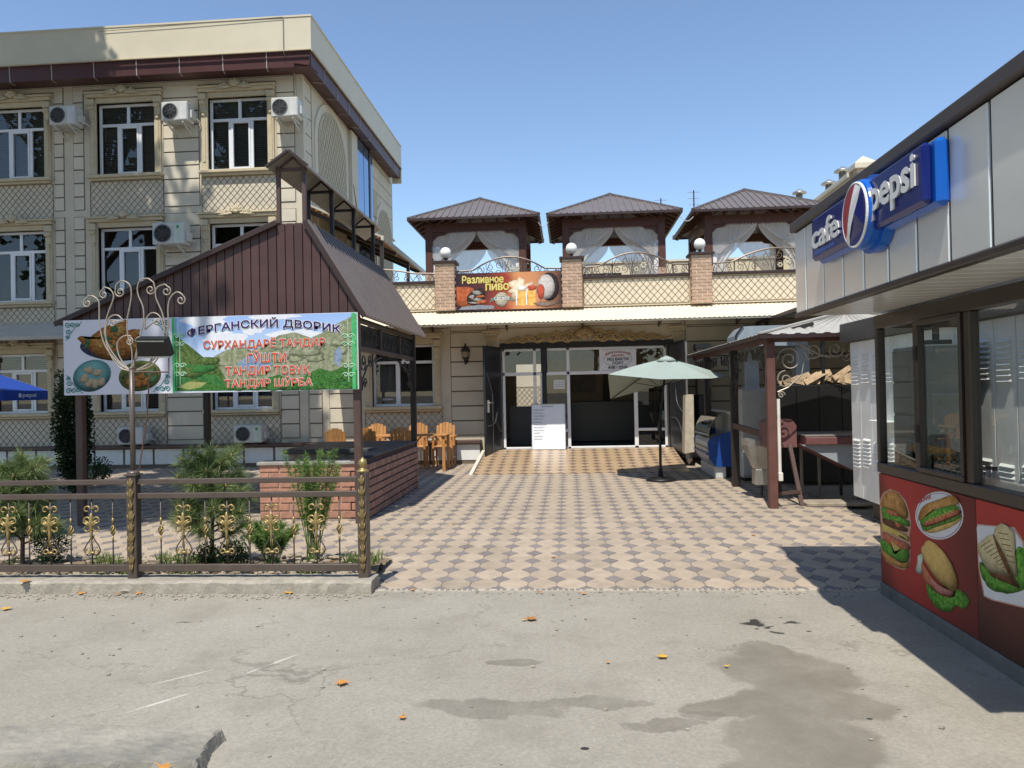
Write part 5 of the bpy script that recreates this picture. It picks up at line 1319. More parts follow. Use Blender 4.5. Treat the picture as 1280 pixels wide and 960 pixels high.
for k, y in enumerate((GYF+0.03, GYF+1.12, GYF+2.2, GYF+3.35)):
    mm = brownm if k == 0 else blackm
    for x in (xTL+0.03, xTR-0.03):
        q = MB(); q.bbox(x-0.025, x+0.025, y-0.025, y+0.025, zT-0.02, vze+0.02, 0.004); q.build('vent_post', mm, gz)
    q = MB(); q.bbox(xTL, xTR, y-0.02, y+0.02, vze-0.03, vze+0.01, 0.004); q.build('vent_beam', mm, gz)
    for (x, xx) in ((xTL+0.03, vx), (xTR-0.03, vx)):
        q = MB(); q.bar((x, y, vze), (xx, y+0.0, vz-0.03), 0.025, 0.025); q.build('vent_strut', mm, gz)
# posts, beams, fretwork
for (x, y) in ((-2.62, GYF+0.06), (-2.62, 12.6), (xL+0.22, GYF+0.06), (xL+0.22, 12.6)):
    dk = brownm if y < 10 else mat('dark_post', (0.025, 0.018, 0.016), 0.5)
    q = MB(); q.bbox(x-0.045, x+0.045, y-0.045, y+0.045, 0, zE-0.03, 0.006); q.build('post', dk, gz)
for z in (zE_R-0.06, zE_R-0.42):
    q = MB(); q.bar((-2.62, GYF+0.06, z), (-2.62, 12.6, z), 0.05, 0.06); q.build('side_beam', fencem, gz)
for y in (GYF+1.25, GYF+2.45):
    q = MB(); q.bar((-2.62, y, zE_R-0.42), (-2.62, y, zE_R-0.06), 0.035, 0.035); q.build('side_stud', fencem, gz)
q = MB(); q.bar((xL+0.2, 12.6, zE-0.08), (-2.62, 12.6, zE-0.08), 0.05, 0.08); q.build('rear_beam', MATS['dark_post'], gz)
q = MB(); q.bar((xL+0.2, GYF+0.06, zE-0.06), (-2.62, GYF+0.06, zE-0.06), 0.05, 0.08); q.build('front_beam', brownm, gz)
scr = mat('dark_scroll', (0.03, 0.025, 0.02), 0.5)
for (y0, y1, s) in ((GYF+0.06, 10.7, 1), (12.6, 11.1, -1)):
    q = MB(); X = -2.62; zt_ = zE_R-0.46
    L = abs(y1-y0)
    for (cy, cz, r, a0, tn) in ((0.30, -0.12, 0.13, PI, 1.5), (0.62, -0.09, 0.10, 0, -1.5), (0.14, -0.42, 0.12, PI/2, -1.5), (0.95, -0.06, 0.07, PI, 1.4), (0.36, -0.40, 0.08, 0, 1.3)):
        q.tube([(X, y0+s*p[0], zt_+p[1]) for p in spiral(cy, cz, r, r*0.15, a0, tn, 20)], 0.009, 5)
    q.tube([(X, y0+s*p[0], zt_+p[1]) for p in [(0.02, -0.75), (0.10, -0.6), (0.22, -0.36), (0.5, -0.16), (0.9, -0.08), (1.25, -0.02)]], 0.011, 5)
    q.build('corner_scroll', scr, gz)
q = MB(); q.box(-2.66, -2.645, GYF+0.12, 12.54, zE_R-0.39, zE_R-0.10); q.build('frieze_backing', mat('dark_backing', (0.012, 0.011, 0.01), 0.7), gz)  # solid dark panel added for the dense mesh and dark roof interior behind
q = MB()
for k in range(14):
    y = GYF+0.2+k*0.245; q.tube([(-2.62, p[0], p[1]) for p in spiral(y+0.12, zE_R-0.24, 0.10, 0.02, PI if k % 2 else 0, 1.3, 14)], 0.008, 4)
q.build('frieze_scrolls', scr, gz)

# banner on the shelter front
p0 = PY(81, 495, GYF-0.05); p1 = PY(449, 486, GYF-0.05); p2 = PY(80, 401, GYF-0.05); p3 = PY(449, 390, GYF-0.05)
bz0, bz1 = (p0[2]+p1[2])/2, (p2[2]+p3[2])/2; bxa, bxb = p0[0], p1[0]; BW = bxb-bxa; BH = bz1-bz0
t, fB = poster('shelter_banner', 'long printed banner with food plates and green mountains on the garden shelter', 'banner', (bxa, GYF-0.06, bz0), (BW, 0, 0), (0, 0, BH), (0, -1, 0), mat('banner_white', (0.70, 0.69, 0.74), 0.55, var=0.04, scale=3))
UX = lambda px: (px-81)/368.0                  # photo pixels along the banner
VV = lambda px, py: ((495-9*UX(px))-py)/(94.5+1.5*UX(px))
u_sp = UX(222)
# right half: sky, hills, forest
skyp = grad_mat('print_sky', [(0.0, (0.62, 0.70, 0.80)), (0.5, (0.42, 0.56, 0.80)), (1.0, (0.30, 0.46, 0.78))], 'Z', 0.25, 0.95, 0.3, 2.5)
layer(t, fB, [(u_sp, 0.004), (0.995, 0.004), (0.995, 0.996), (u_sp, 0.996)], skyp, 0.001)
cl = pm_('print_cloud', (0.72, 0.76, 0.82), (0.82, 0.84, 0.88), 4)
for k, (px, py, rx, ry) in enumerate(((262, 400, 26, 10), (285, 425, 26, 12), (372, 420, 30, 9), (345, 395, 30, 5), (320, 412, 14, 6))):
    layer(t, fB, blobpts(UX(px), VV(px, py), rx/368, ry/95, 26, 0.22, 0, k), cl, 0.0014+0.0002*k)
def hill(pts, m, l): layer(t, fB, [(min(max(UX(a), u_sp), 0.995), min(max(VV(a, c), 0.004), 0.99)) for a, c in pts], m, l)
def bush(px, py, rx, ry, m, l, sd): photo_layer(t, fB, blobpts(UX(px), VV(px, py), rx/368, ry/95, 14, 0.22, 0, sd, 95/368), m, l, sd, 0.03, 0.4)
hill([(270, 488), (272, 445), (288, 437), (306, 432), (318, 438), (330, 434), (352, 419), (372, 415), (392, 422), (405, 416), (425, 404), (450, 392), (450, 488)], pm_('print_farhill', (0.17, 0.21, 0.10), (0.38, 0.38, 0.27), 8), 0.0030)
hill([(300, 455), (316, 442), (330, 447), (345, 455), (335, 462), (310, 464)], pm_('print_bluehill', (0.16, 0.24, 0.40), (0.28, 0.36, 0.46), 8), 0.0034)
hill([(420, 440), (426, 432), (430, 440), (426, 458), (420, 454)], MATS['print_bluehill'], 0.0034)
hill([(222, 488), (222, 418), (232, 425), (246, 436), (258, 446), (270, 455), (280, 462), (288, 478), (300, 488)], pm_('print_nearhill', (0.035, 0.10, 0.025), (0.15, 0.20, 0.06), 9), 0.0038)
hill([(224, 470), (250, 455), (268, 462), (280, 474), (290, 488), (224, 488)], pm_('print_greenhill', (0.02, 0.12, 0.03), (0.07, 0.22, 0.06), 6), 0.0042)
hill([(222, 489), (222, 483), (236, 478), (262, 476), (280, 484), (300, 478), (330, 474), (352, 468), (372, 478), (388, 466), (402, 460), (416, 464), (430, 458), (450, 462), (450, 488)], pm_('print_forest', (0.012, 0.09, 0.02), (0.08, 0.24, 0.05), 22), 0.0046)
hill([(225, 484), (240, 477), (262, 478), (255, 484), (240, 487)], pm_('print_meadow', (0.42, 0.38, 0.16), (0.24, 0.32, 0.10), 14), 0.0050)
for k in range(34):
    rr = random.Random(k+9); px = rr.uniform(290, 436); py = 488-rr.uniform(1, 8)-max(0, (px-375))*0.22*rr.random()
    bush(px, min(py, 484), rr.uniform(5, 11), rr.uniform(2.5, 5), MATS['print_forest'] if k % 3 else MATS['print_greenhill'], 0.0048+0.00003*k, k)
for k in range(12):
    rr = random.Random(k+70); bush(rr.uniform(236, 272), rr.uniform(448, 480), rr.uniform(8, 16), rr.uniform(3, 6), (MATS['print_nearhill'], MATS['print_greenhill'])[k % 2], 0.0044+0.00003*k, k+70)
for k in range(14):
    rr = random.Random(k+120); px = rr.uniform(345, 432); bush(px, rr.uniform(432, 458)-(px-345)*0.12, rr.uniform(8, 18), rr.uniform(3, 7), MATS['print_farhill'], 0.0031+0.00002*k, k+120)
grn = pm_('print_green_line', (0.05, 0.42, 0.14), (0.10, 0.52, 0.2), 5)
for (a, c) in ((219.5, 222.5), (224, 225), (441.5, 445.5), (447.0, 448.6)):
    layer(t, fB, [(UX(a), 0.003), (UX(c), 0.003), (UX(c), 0.997), (UX(a), 0.997)], grn, 0.0055)
orn = pm_('print_pale_green', (0.35, 0.62, 0.40), (0.5, 0.72, 0.5), 8)
for px in (229, 437):
    b = MB(); b.tube([fB(UX(px)+0.0, v/10, 0.006) for v in range(1, 10)], 0.006, 4)
    for k, py in enumerate((420, 430, 457, 468)):
        for s in (-1, 1): b.tube([fB(UX(px)+p[0], VV(px, py)+p[1]*3.2, 0.006) for p in spiral(s*0.010, 0, 0.011, 0.002, 0 if s > 0 else PI, 1.2*s, 14)], 0.006, 4)
    b.build('print', orn, t)
teal = pm_('print_teal', (0.02, 0.22, 0.20), (0.05, 0.32, 0.28), 8)
for (cx, cz, sx_, sz_) in ((0.004, 0.99, 1, -1), (0.37, 0.99, -1, -1), (0.004, 0.01, 1, 1), (0.37, 0.01, -1, 1)):
    b = MB()
    for (du, dv, r, a0, tn) in ((0.012, 0.05, 0.011, 0, 1.4), (0.030, 0.06, 0.010, PI, 1.3), (0.014, 0.15, 0.010, 0, -1.4), (0.046, 0.05, 0.008, 0, 1.2), (0.012, 0.22, 0.008, PI, 1.2)):
        b.tube([fB(cx+sx_*(du+p[0]), cz+sz_*(dv+p[1]*3.6), 0.003) for p in spiral(0, 0, r, 0.002, a0, tn, 16)], 0.0055, 4)
    b.tube([fB(cx+sx_*0.062, cz+sz_*0.012, 0.003), fB(cx+sx_*0.035, cz+sz_*0.10, 0.003), fB(cx+sx_*0.005, cz+sz_*0.26, 0.003)], 0.004, 4)
    b.build('print', teal, t)
# plates of food
def pl(px, py, rx, ry, m, l, j=0.0, rot=0.0, seed=1, n=18): photo_layer(t, fB, blobpts(UX(px), VV(px, py), rx/368, ry/95, min(n, 14), j, rot, seed, 95/368), m, l, seed, 0.0, 0.5)
pl(145, 436, 43, 15, pm_('print_navy', (0.03, 0.035, 0.07), (0.08, 0.08, 0.12), 10), 0.0020, 0.0, -0.10)
meat = pm_('print_roast', (0.26, 0.07, 0.015), (0.50, 0.24, 0.06), 14); meat2 = pm_('print_roast_pale', (0.50, 0.31, 0.10), (0.32, 0.13, 0.03), 18); herb = pm_('print_herb', (0.03, 0.10, 0.05), (0.10, 0.18, 0.07), 20)
pts = [(100, 424), (104, 420), (112, 424), (122, 416), (134, 408), (150, 404), (160, 399), (163, 404), (160, 413), (174, 411), (178, 418), (184, 430), (176, 442), (160, 449), (140, 450), (122, 444), (110, 433)]
photo_layer(t, fB, [(UX(a), VV(a, c)) for a, c in pts], meat, 0.0025, 3)
for k in range(26):
    r = random.Random(k+40); px = r.uniform(108, 176); py = r.uniform(414, 446)
    if py < 424-(px-104)*0.24 or py > 428+(px-100)*0.6: continue
    pl(px, py, r.uniform(3, 7), r.uniform(2, 4.5), (meat2, herb, meat, meat2)[k % 4], 0.0028+0.00003*k, 0.2, r.uniform(-1, 1), k, 14)
pl(153, 413, 9, 8, meat2, 0.0040, 0.2, 0.7, 5); pl(147, 411, 5, 4.5, herb, 0.0042, 0.2, 0.4, 6)
pl(117, 470, 25, 19.5, pm_('print_teal_dish', (0.08, 0.22, 0.22), (0.14, 0.30, 0.30), 5), 0.0020, 0, 0.35); pl(117, 470, 22, 17, pm_('print_teal_inner', (0.12, 0.30, 0.30), (0.18, 0.36, 0.34), 6), 0.0022, 0, 0.35)
for k, (px, py) in enumerate(((113, 463), (124, 466), (128, 478), (113, 479), (107, 474), (121, 480))): pl(px, py, 6.5, 4.6, pm_('print_dumpling', (0.50, 0.40, 0.26), (0.36, 0.27, 0.16), 20), 0.0026+0.0001*k, 0.25, 0.3*k, k, 18)
pl(178, 470, 27, 19, pm_('print_green_dish', (0.20, 0.22, 0.05), (0.10, 0.13, 0.04), 8), 0.0020, 0, 0.15); pl(178, 470, 23, 15, pm_('print_dark_sauce', (0.05, 0.07, 0.03), (0.18, 0.16, 0.05), 9), 0.0022, 0.05, 0.15)
for k, (px, py) in enumerate(((172, 474), (181, 470), (176, 480), (165, 477), (186, 477))): pl(px, py, 6, 4, meat, 0.0026+0.0001*k, 0.25, 0.3*k, k, 16)
for k, (px, py) in enumerate(((168, 466), (190, 466), (194, 474))): pl(px, py, 7, 4, herb, 0.0032+0.0001*k, 0.2, 0.5, k, 16)
navy = pm_('print_ink_navy', (0.035, 0.025, 0.11), (0.05, 0.035, 0.14), 5); white_o = mat('print_white', (0.78, 0.76, 0.78), 0.6); org = pm_('print_orange', (0.66, 0.13, 0.05), (0.56, 0.09, 0.04), 5)
def ban(body, xa, xb, yb, yt, m, bold, arch=0.0, ol=0.03): text(t, body, fB, UX(xa), UX(xb), VV((xa+xb)/2, yb), VV((xa+xb)/2, yt), m, 0.0092, bold, arch, outline=(white_o, ol))
ban('ФЕРГАНСКИЙ ДВОРИК', 239, 428, 420.5, 406.5, navy, 0.026, 0.105, 0.05)
ban('СУРХАНДАРЁ ТАНДИР', 259, 409, 436, 421.5, org, 0.022); ban('ГЎШТИ', 313, 361, 452.5, 438, org, 0.022); ban('ТАНДИР ТОВУҚ', 286, 390, 470, 457, org, 0.022); ban('ТАНДИР ШЎРБА', 285, 392.5, 485, 470.5, org, 0.022)
# hem and ties
b = MB()
for (u, v) in ((0.0, 1.0), (1.0, 1.0), (0, 0), (1, 0), (0.5, 1.0)): b.tube([fB(u, v, 0.0), fB(u, v+0.03, -0.05)], 0.006, 4)
b.build('tie', blackm, t)

# ---------------- brick counter under the shelter
bc = thing('brick_counter', 'low brick counter with dark stone tops under the garden shelter', 'counter', (-3.6, 11, 0))
CX, CY0, CY1, CH = -2.58, 9.5, 12.68, 0.765
def bricks_wall(parent, o, d, L, H, n, key, m, bw=0.235, bh=0.072, g=0.012, depth=0.05, z0=0.0):
    """courses along direction d from o; n = outward normal"""
    d = Vector(d); n = Vector(n); rz = math.atan2(d.y, d.x); z = z0+g; r = 0
    while z+bh*0.6 < z0+H:
        hh = min(bh, z0+H-z)
        x = 0.0 if r % 2 == 0 else -bw/2
        while x < L-0.02:
            u0 = max(x, 0); u1 = min(x+bw-g, L)
            if u1-u0 > 0.03:
                me = brickmesh(round(u1-u0, 3), round(hh, 3), depth, m, (key, round(u1-u0, 3), round(hh, 3)))
                c = Vector(o)+d*((u0+u1)/2)+n*(-depth/2+0.012+random.uniform(0, 0.003)); inst(me, 'brick', (c.x, c.y, z+hh/2), parent, (0, 0, rz+random.gauss(0, 0.004)))
            x += bw
        z += bh+g; r += 1
q = MB(); q.box(CX-0.24, CX-0.012, CY0+0.02, CY1, 0, CH); core = q.build('side_wall', mortar_shade, bc)
bricks_wall(core, (CX, CY0+0.02, 0), (0, 1, 0), CY1-CY0-0.02, CH, (1, 0, 0), 'cs', brickd, 0.165, 0.080, 0.020)
q = MB(); q.box(-4.02, CX-0.242, CY0+0.02, CY0+0.26, 0, 0.70); core2 = q.build('front_wall', mortarg, bc)
bricks_wall(core2, (-4.02, CY0+0.02, 0), (1, 0, 0), 4.02+CX-0.015, 0.70, (0, -1, 0), 'cf', brickr, 0.27, 0.082, 0.018)
q = MB(); q.bbox(-4.05, CX-0.02, CY0-0.02, CY0+0.28, 0.702, 0.745, 0.008); q.build('front_coping', mat('grey_coping', (0.30, 0.28, 0.25), 0.85, var=0.2), bc)
q = MB(); q.bbox(-4.25, CX-0.245, 10.9, CY1, 0.735, 0.80, 0.008); q.build('counter_top', slabm, bc)
q = MB(); q.bbox(-4.02, CX-0.245, 9.77, 10.6, 0.56, 0.62, 0.008); q.build('lower_top', slabm, bc)
q = MB(); q.box(-4.2, CX-0.25, 11.0, 11.05, 0, 0.73); rw = q.build('riser', mortarg, bc)
bricks_wall(rw, (-4.2, 11.0, 0.5), (1, 0, 0), 1.35, 0.2, (0, -1, 0), 'cr', mat('pale_riser_brick', (0.38, 0.33, 0.27), 0.85, rnd=0.15), 0.25, 0.08, 0.014, 0.05, 0.55)
q = MB(); q.box(-4.0, CX-0.3, 9.8, 10.55, 0, 0.56); q.build('lower_body', mortar_shade, bc); q = MB(); q.box(-4.2, CX-0.3, 11.06, CY1-0.05, 0, 0.73); q.build('upper_body', mortar_shade, bc)
q = MB(); q.bbox(CX-0.245, CX+0.0, CY0+0.3, CY1+0.01, CH+0.002, CH+0.028, 0.006); q.build('side_coping', slabm, bc)

# ---------------- orange slatted chairs and tables by the wall
def chair(loc, rz, label):
    t = thing('slatted_chair', label, 'chair', (0, 0, 0), 'orange wooden chairs by the restaurant wall')
    n = 6
    for k in range(n):
        x = -0.21+0.42*(k+0.5)/n; h = 0.95-0.10*(2*abs(k+0.5-n/2)/n)**2
        q = MB(); q.prism([(x-0.031, 0.20, 0.42), (x+0.031, 0.20, 0.42), (x+0.031, 0.29, h), (x-0.031, 0.29, h)], (0, 0.018, 0)); q.build('back_slat', orangew, t)
    for k in range(5):
        y = -0.22+0.085*k; q = MB(); q.bbox(-0.22, 0.22, y, y+0.075, 0.43, 0.452, 0.004); q.build('seat_slat', orangew, t)
    for (x, y) in ((-0.2, -0.2), (0.2, -0.2), (-0.2, 0.2), (0.2, 0.2)):
        q = MB(); q.bbox(x-0.022, x+0.022, y-0.022, y+0.022, 0, 0.64 if y < 0 else 0.62, 0.004); q.build('leg', orangew, t)
    for x in (-0.23, 0.23):
        q = MB(); q.bbox(x-0.035, x+0.035, -0.26, 0.26, 0.64, 0.665, 0.004); q.build('armrest', orangew, t)
        q = MB(); q.bar((x*0.87, -0.2, 0.2), (x*0.87, 0.2, 0.2), 0.03, 0.03); q.build('stretcher', orangew, t)
    q = MB(); q.bbox(-0.2, 0.2, 0.275, 0.30, 0.62, 0.68, 0.004); q.build('back_rail', orangew, t)
    t.location = loc; t.rotation_euler = (0, 0, rz); return t
def slat_table(loc, label):
    t = thing('slatted_table', label, 'table', (0, 0, 0), 'orange wooden tables by the restaurant wall')
    for k in range(7):
        y = -0.35+0.1*k; q = MB(); q.bbox(-0.42, 0.42, y, y+0.092, 0.72, 0.745, 0.004); q.build('table_slat', orangew, t)
    for (x, y) in ((-0.36, -0.28), (0.36, -0.28), (-0.36, 0.28), (0.36, 0.28)):
        q = MB(); q.bbox(x-0.03, x+0.03, y-0.03, y+0.03, 0, 0.72, 0.004); q.build('leg', orangew, t)
        q = MB(); q.bar((x, y, 0.5), (x*0.55, y, 0.71), 0.03, 0.03); q.build('brace', orangew, t)
    t.location = loc; return t
def chx(px, Y): return PY(px, 560, Y)[0]
chair((chx(555, 16.25), 16.25, 0), 0.0, 'orange slatted chair by the wall nearest the open steel door')
chair((chx(521, 16.25), 16.25, 0), 0.05, 'orange slatted chair by the wall just right of the dark shelter post')
chair((chx(467, 16.25), 16.25, 0), -0.05, 'orange slatted chair by the wall below the left half of the side window')
chair((chx(503, 14.7), 14.75, 0), PI+0.1, 'orange slatted chair with its back turned, right of the two behind the counter')
chair((chx(463, 14.7), 14.75, 0), PI-0.1, 'orange slatted chair with its back turned, behind the front shelter post')
chair((chx(424, 14.7), 14.75, 0), PI, 'orange slatted chair with its back turned, farthest from the restaurant door')
slat_table((chx(536, 15.5), 15.5, 0), 'orange slatted table at the end nearest the restaurant door')
slat_table((chx(478, 15.5), 15.5, 0), 'orange slatted table behind the brick counter')

# ================================================================== FENCE AND GARDEN
FNY = 6.09
fn = thing('garden_fence', 'brown steel garden fence with gold rosettes along the kerb', 'fence', (-3.5, FNY, 0.1))
POSTS = (-5.64, -3.67, -1.70)
RAILS = ((0.882, 0.925), (0.762, 0.808), (0.152, 0.210))
def fence_post(x, ball):
    p = MB(); p.bbox(x-0.042, x+0.042, FNY-0.042, FNY+0.042, 0.095, 0.955 if not ball else 0.96, 0.005); po = p.build('post', fencem, fn)
    g = MB()                                   # gold leaf ornament down the face
    Y = FNY-0.046
    for (z, w, h) in ((0.89, 0.018, 0.05), (0.80, 0.022, 0.06), (0.70, 0.014, 0.06), (0.61, 0.026, 0.07), (0.52, 0.020, 0.06), (0.43, 0.026, 0.07), (0.34, 0.016, 0.06), (0.25, 0.022, 0.05), (0.19, 0.012, 0.05)):
        g.blob((x, Y, z), (w, 0.010, h), 8, 6)
        for s in (-1, 1): g.tube([(x, Y-0.004, z-0.03), (x+s*w*0.9, Y-0.006, z), (x+s*w*1.2, Y-0.003, z+0.03)], [0.006, 0.008, 0.003], 5)
    g.build('gold_ornament', mat('dull_gold', (0.20, 0.145, 0.06), 0.5, metal=0.4, var=0.4, scale=30), po, True)
    if ball:
        g = MB(); g.lathe([(0.05, 0.96), (0.055, 0.975), (0.03, 0.985), (0.022, 1.0), (0.034, 1.015), (0.038, 1.035), (0.03, 1.06), (0.012, 1.075), (0.004, 1.085)], (x, FNY, 0), 14); g.build('ball_finial', goldm, po, True)
    else:
        g = MB(); g.bbox(x-0.055, x+0.055, FNY-0.055, FNY+0.055, 0.956, 0.972, 0.004); g.build('post_cap', fencem, po)
for x in POSTS: fence_post(x, x == POSTS[-1])
for i in range(len(POSTS)-1):
    for (z0, z1) in RAILS:
        q = MB(); q.bbox(POSTS[i]+0.043, POSTS[i+1]-0.043, FNY-0.022, FNY+0.022, z0, z1, 0.004); q.build('rail', fencem, fn)
# one rosette and one twisted baluster, then copies of their meshes
def rosette_mesh():
    b = MB(); g = MB(); Y = 0
    b.tube([(0, 0, 0.21), (0, 0, 0.762)], 0.0065, 6)
    heart = smoothpath([(0, 0, 0.30), (0.035, 0, 0.285), (0.068, 0, 0.315), (0.06, 0, 0.36), (0.02, 0, 0.42), (0.008, 0, 0.45)])
    b.tube(heart, 0.0055, 5); b.tube([(-p[0], p[1], p[2]) for p in heart], 0.0055, 5)
    for s in (-1, 1):
        for (cx, cz, r, a0, tn) in ((0.040, 0.675, 0.032, PI, -0.85), (0.045, 0.58, 0.034, PI, -0.9), (0.045, 0.515, 0.030, PI, 0.85), (0.040, 0.315, 0.026, PI, -0.9)):
            pts = spiral(cx, cz, r, r*0.45, a0, tn, 14); g.tube([(s*p[0], -0.006, p[1]) for p in pts], [0.0085-0.003*i/14 for i in range(15)], 5)
    g.blob((0, -0.012, 0.56), (0.020, 0.018, 0.085), 8, 8); g.blob((0, -0.012, 0.47), (0.012, 0.014, 0.06), 8, 6)
    for k in range(5):
        a = PI*(k-2)/6; g.tube([(0, -0.015, 0.53), (0.05*math.sin(a), -0.024, 0.55+0.02*math.cos(a)), (0.075*math.sin(a*1.6), -0.012, 0.545+0.05*math.cos(a))], [0.010, 0.012, 0.004], 5)
    for s in (-0.006, 0.006): g.tube([(s, -0.008, 0.42), (s*1.4, -0.008, 0.36)], 0.004, 5)
    g.blob((0, -0.008, 0.31), (0.03, 0.012, 0.012), 8, 5)
    return b, g
def twist_mesh():
    b = MB(); g = MB(); b.tube([(0, 0, 0.21), (0, 0, 0.762)], 0.006, 6)
    for k in range(4):
        g.tube([(0.020*math.sin(PI*t/10)*math.cos(k*PI/2+t*0.35), 0.020*math.sin(PI*t/10)*math.sin(k*PI/2+t*0.35), 0.455+0.085*t/10) for t in range(11)], 0.0055, 5)
    g.blob((0, 0, 0.50), (0.012, 0.012, 0.03), 8, 6)
    g.tube([(0, 0, 0.55), (0, 0, 0.60)], [0.008, 0.010], 6); g.tube([(0, 0, 0.40), (0, 0, 0.45)], [0.009, 0.007], 6)
    return b, g
def mesh_of(mb, name, m):
    me = bpy.data.meshes.new(name); me.from_pydata(mb.v, [], mb.f); me.materials.append(m); me.polygons.foreach_set('use_smooth', [True]*len(me.polygons)); me.update(); return me
rb, rg = rosette_mesh(); tb, tg = twist_mesh()
R1, R2, T1, T2 = mesh_of(rb, 'rosette_bar', fencem), mesh_of(rg, 'rosette', goldm), mesh_of(tb, 'baluster', fencem), mesh_of(tg, 'basket_twist', goldm)
def fpx(px): return PY(px, 650, FNY)[0]
seq = [('R', 11), ('T', 36.5), ('R', 63), ('T', 88.5), ('R', 115), ('T', 141), ('T', 201), ('R', 229.5), ('T', 256.6), ('R', 284), ('T', 312), ('R', 339.6), ('T', 367), ('R', 395.6), ('T', 424), ('T', -16)]
for (k, px) in seq:
    x = fpx(px)
    o = inst(R1 if k == 'R' else T1, 'baluster', (x, FNY, 0), fn); ORG[o.name] = Vector((x, FNY, 0))
    c = bpy.data.objects.new('rosette' if k == 'R' else 'basket_twist', R2 if k == 'R' else T2); COL.objects.link(c); c.parent = o
# wrought-iron tulip stand rising from the fence post, with floodlight
st = thing('scroll_stand', 'tall iron pole with tulip of curled scrolls on the fence post', 'ornamental stand', (-3.67, FNY, 0.972))
def tp(px, py, dy=0.0): return PY(px, py, FNY+dy)
ptop = tp(168, 462); X0s = -3.67
q = MB(); q.tube([(X0s, FNY, 0.972), (X0s, FNY, ptop[2])], 0.021, 10); q.lathe([(0.05, 0.972), (0.05, 0.985), (0.025, 1.0)], (X0s, FNY, 0), 12); q.blob((X0s, FNY, ptop[2]+0.008), (0.022, 0.022, 0.022), 10, 6); q.build('pole', mat('brown_pole', (0.13, 0.105, 0.09), 0.4, metal=0.3), st, True)
zo = ptop[2]-0.015
def sc_curve(pts, curl):
    """pts in photo pixels from the root up; curl = (cx, cy, r, a0, turns) of the end spiral"""
    P = [Vector((X0s, FNY-0.0, zo))]+[Vector(tp(a, c)) for a, c in pts]
    path = smoothpath(P, 6)
    if curl:
        cx, cy, r, a0, tn = curl; c = tp(cx, cy); k = FNY/FPX*r
        path += [Vector((c[0]+p[0], FNY, c[2]+p[1])) for p in spiral(0, 0, k, k*0.25, a0, tn, 18)]
    q = MB(); q.tube(path, 0.0058, 6); q.build('scroll', scrollm, st, True)
# six tall stems and four short ones, mirrored about the pole
sc_curve([(150, 455), (133, 435), (125, 410), (124, 385), (123, 376), (116, 370), (110, 370)], (109, 379, 6, PI/2+0.3, 1.3))
sc_curve([(152, 455), (137, 435), (131, 415), (134, 395), (142, 372), (138, 362), (131, 359)], (129.5, 368, 6, PI/2+0.3, 1.3))
sc_curve([(165, 440), (160, 420), (159, 400), (164, 372), (162, 356), (152, 351), (145, 356)], (150, 365, 7, PI*0.85, 1.4))
sc_curve([(186, 455), (203, 435), (210, 410), (210, 385), (213, 372), (221, 365), (228, 368)], (226, 375, 6.5, PI/2-0.4, -1.3))
sc_curve([(184, 455), (199, 435), (206, 412), (203, 392), (195, 372), (196, 360), (206, 355)], (208, 364, 6.5, PI/2-0.2, -1.3))
sc_curve([(174, 425), (179, 405), (179, 385), (172, 366), (174, 352), (184, 348), (192, 353)], (188, 362, 7, PI*0.2, -1.4))
sc_curve([(148, 458), (135, 436), (132, 412), (137, 397), (147, 394), (155, 402)], (141, 404, 4.5, PI/2+0.4, 1.2))
sc_curve([(188, 458), (201, 440), (205, 415), (200, 396), (190, 391), (182, 400), (181, 412)], (196, 402, 4.5, PI/2-0.4, -1.2))
sc_curve([(155, 455), (148, 442), (147, 428), (155, 420), (164, 420)], (162, 427, 5.5, PI/2, -1.4))
sc_curve([(183, 457), (190, 445), (190, 428), (185, 424)], None)
sc_curve([(172, 440), (171, 428)], (174, 425, 4.5, PI, -1.3))
fl = thing('floodlight', 'black floodlight on a bracket beside the tulip scrolls', 'floodlight', tp(190, 455))
q = MB(); a = Vector(tp(170, 424, -0.10)); c = Vector(tp(206, 424, -0.10)); d = Vector(tp(213, 446, -0.02)); e = Vector(tp(172, 447, -0.02))
q.prism([a, c, d, e], (0, 0.07, 0.03)); q.build('lamp_housing', blackm, fl)
q = MB(); q.bar(a.lerp(e, 0.12)+Vector((0.01, -0.004, 0)), c.lerp(d, 0.12)+Vector((-0.01, -0.004, 0)), 0.006, 0.010); q.bar(e+Vector((0, -0.004, 0)), d+Vector((0, -0.004, 0)), 0.012, 0.014); q.build('glass_rim', greym, fl)
q = MB(); q.tube([tp(168, 465, -0.02), tp(168, 446, -0.02)], 0.006, 5); q.tube([tp(168, 465, -0.02), tp(211, 465, -0.02), tp(211, 443, -0.0)], 0.007, 5); q.tube([tp(187, 464, 0.02), tp(184, 520, 0.06), tp(172, 600, 0.03)], 0.006, 5); q.build('bracket', rust, fl)

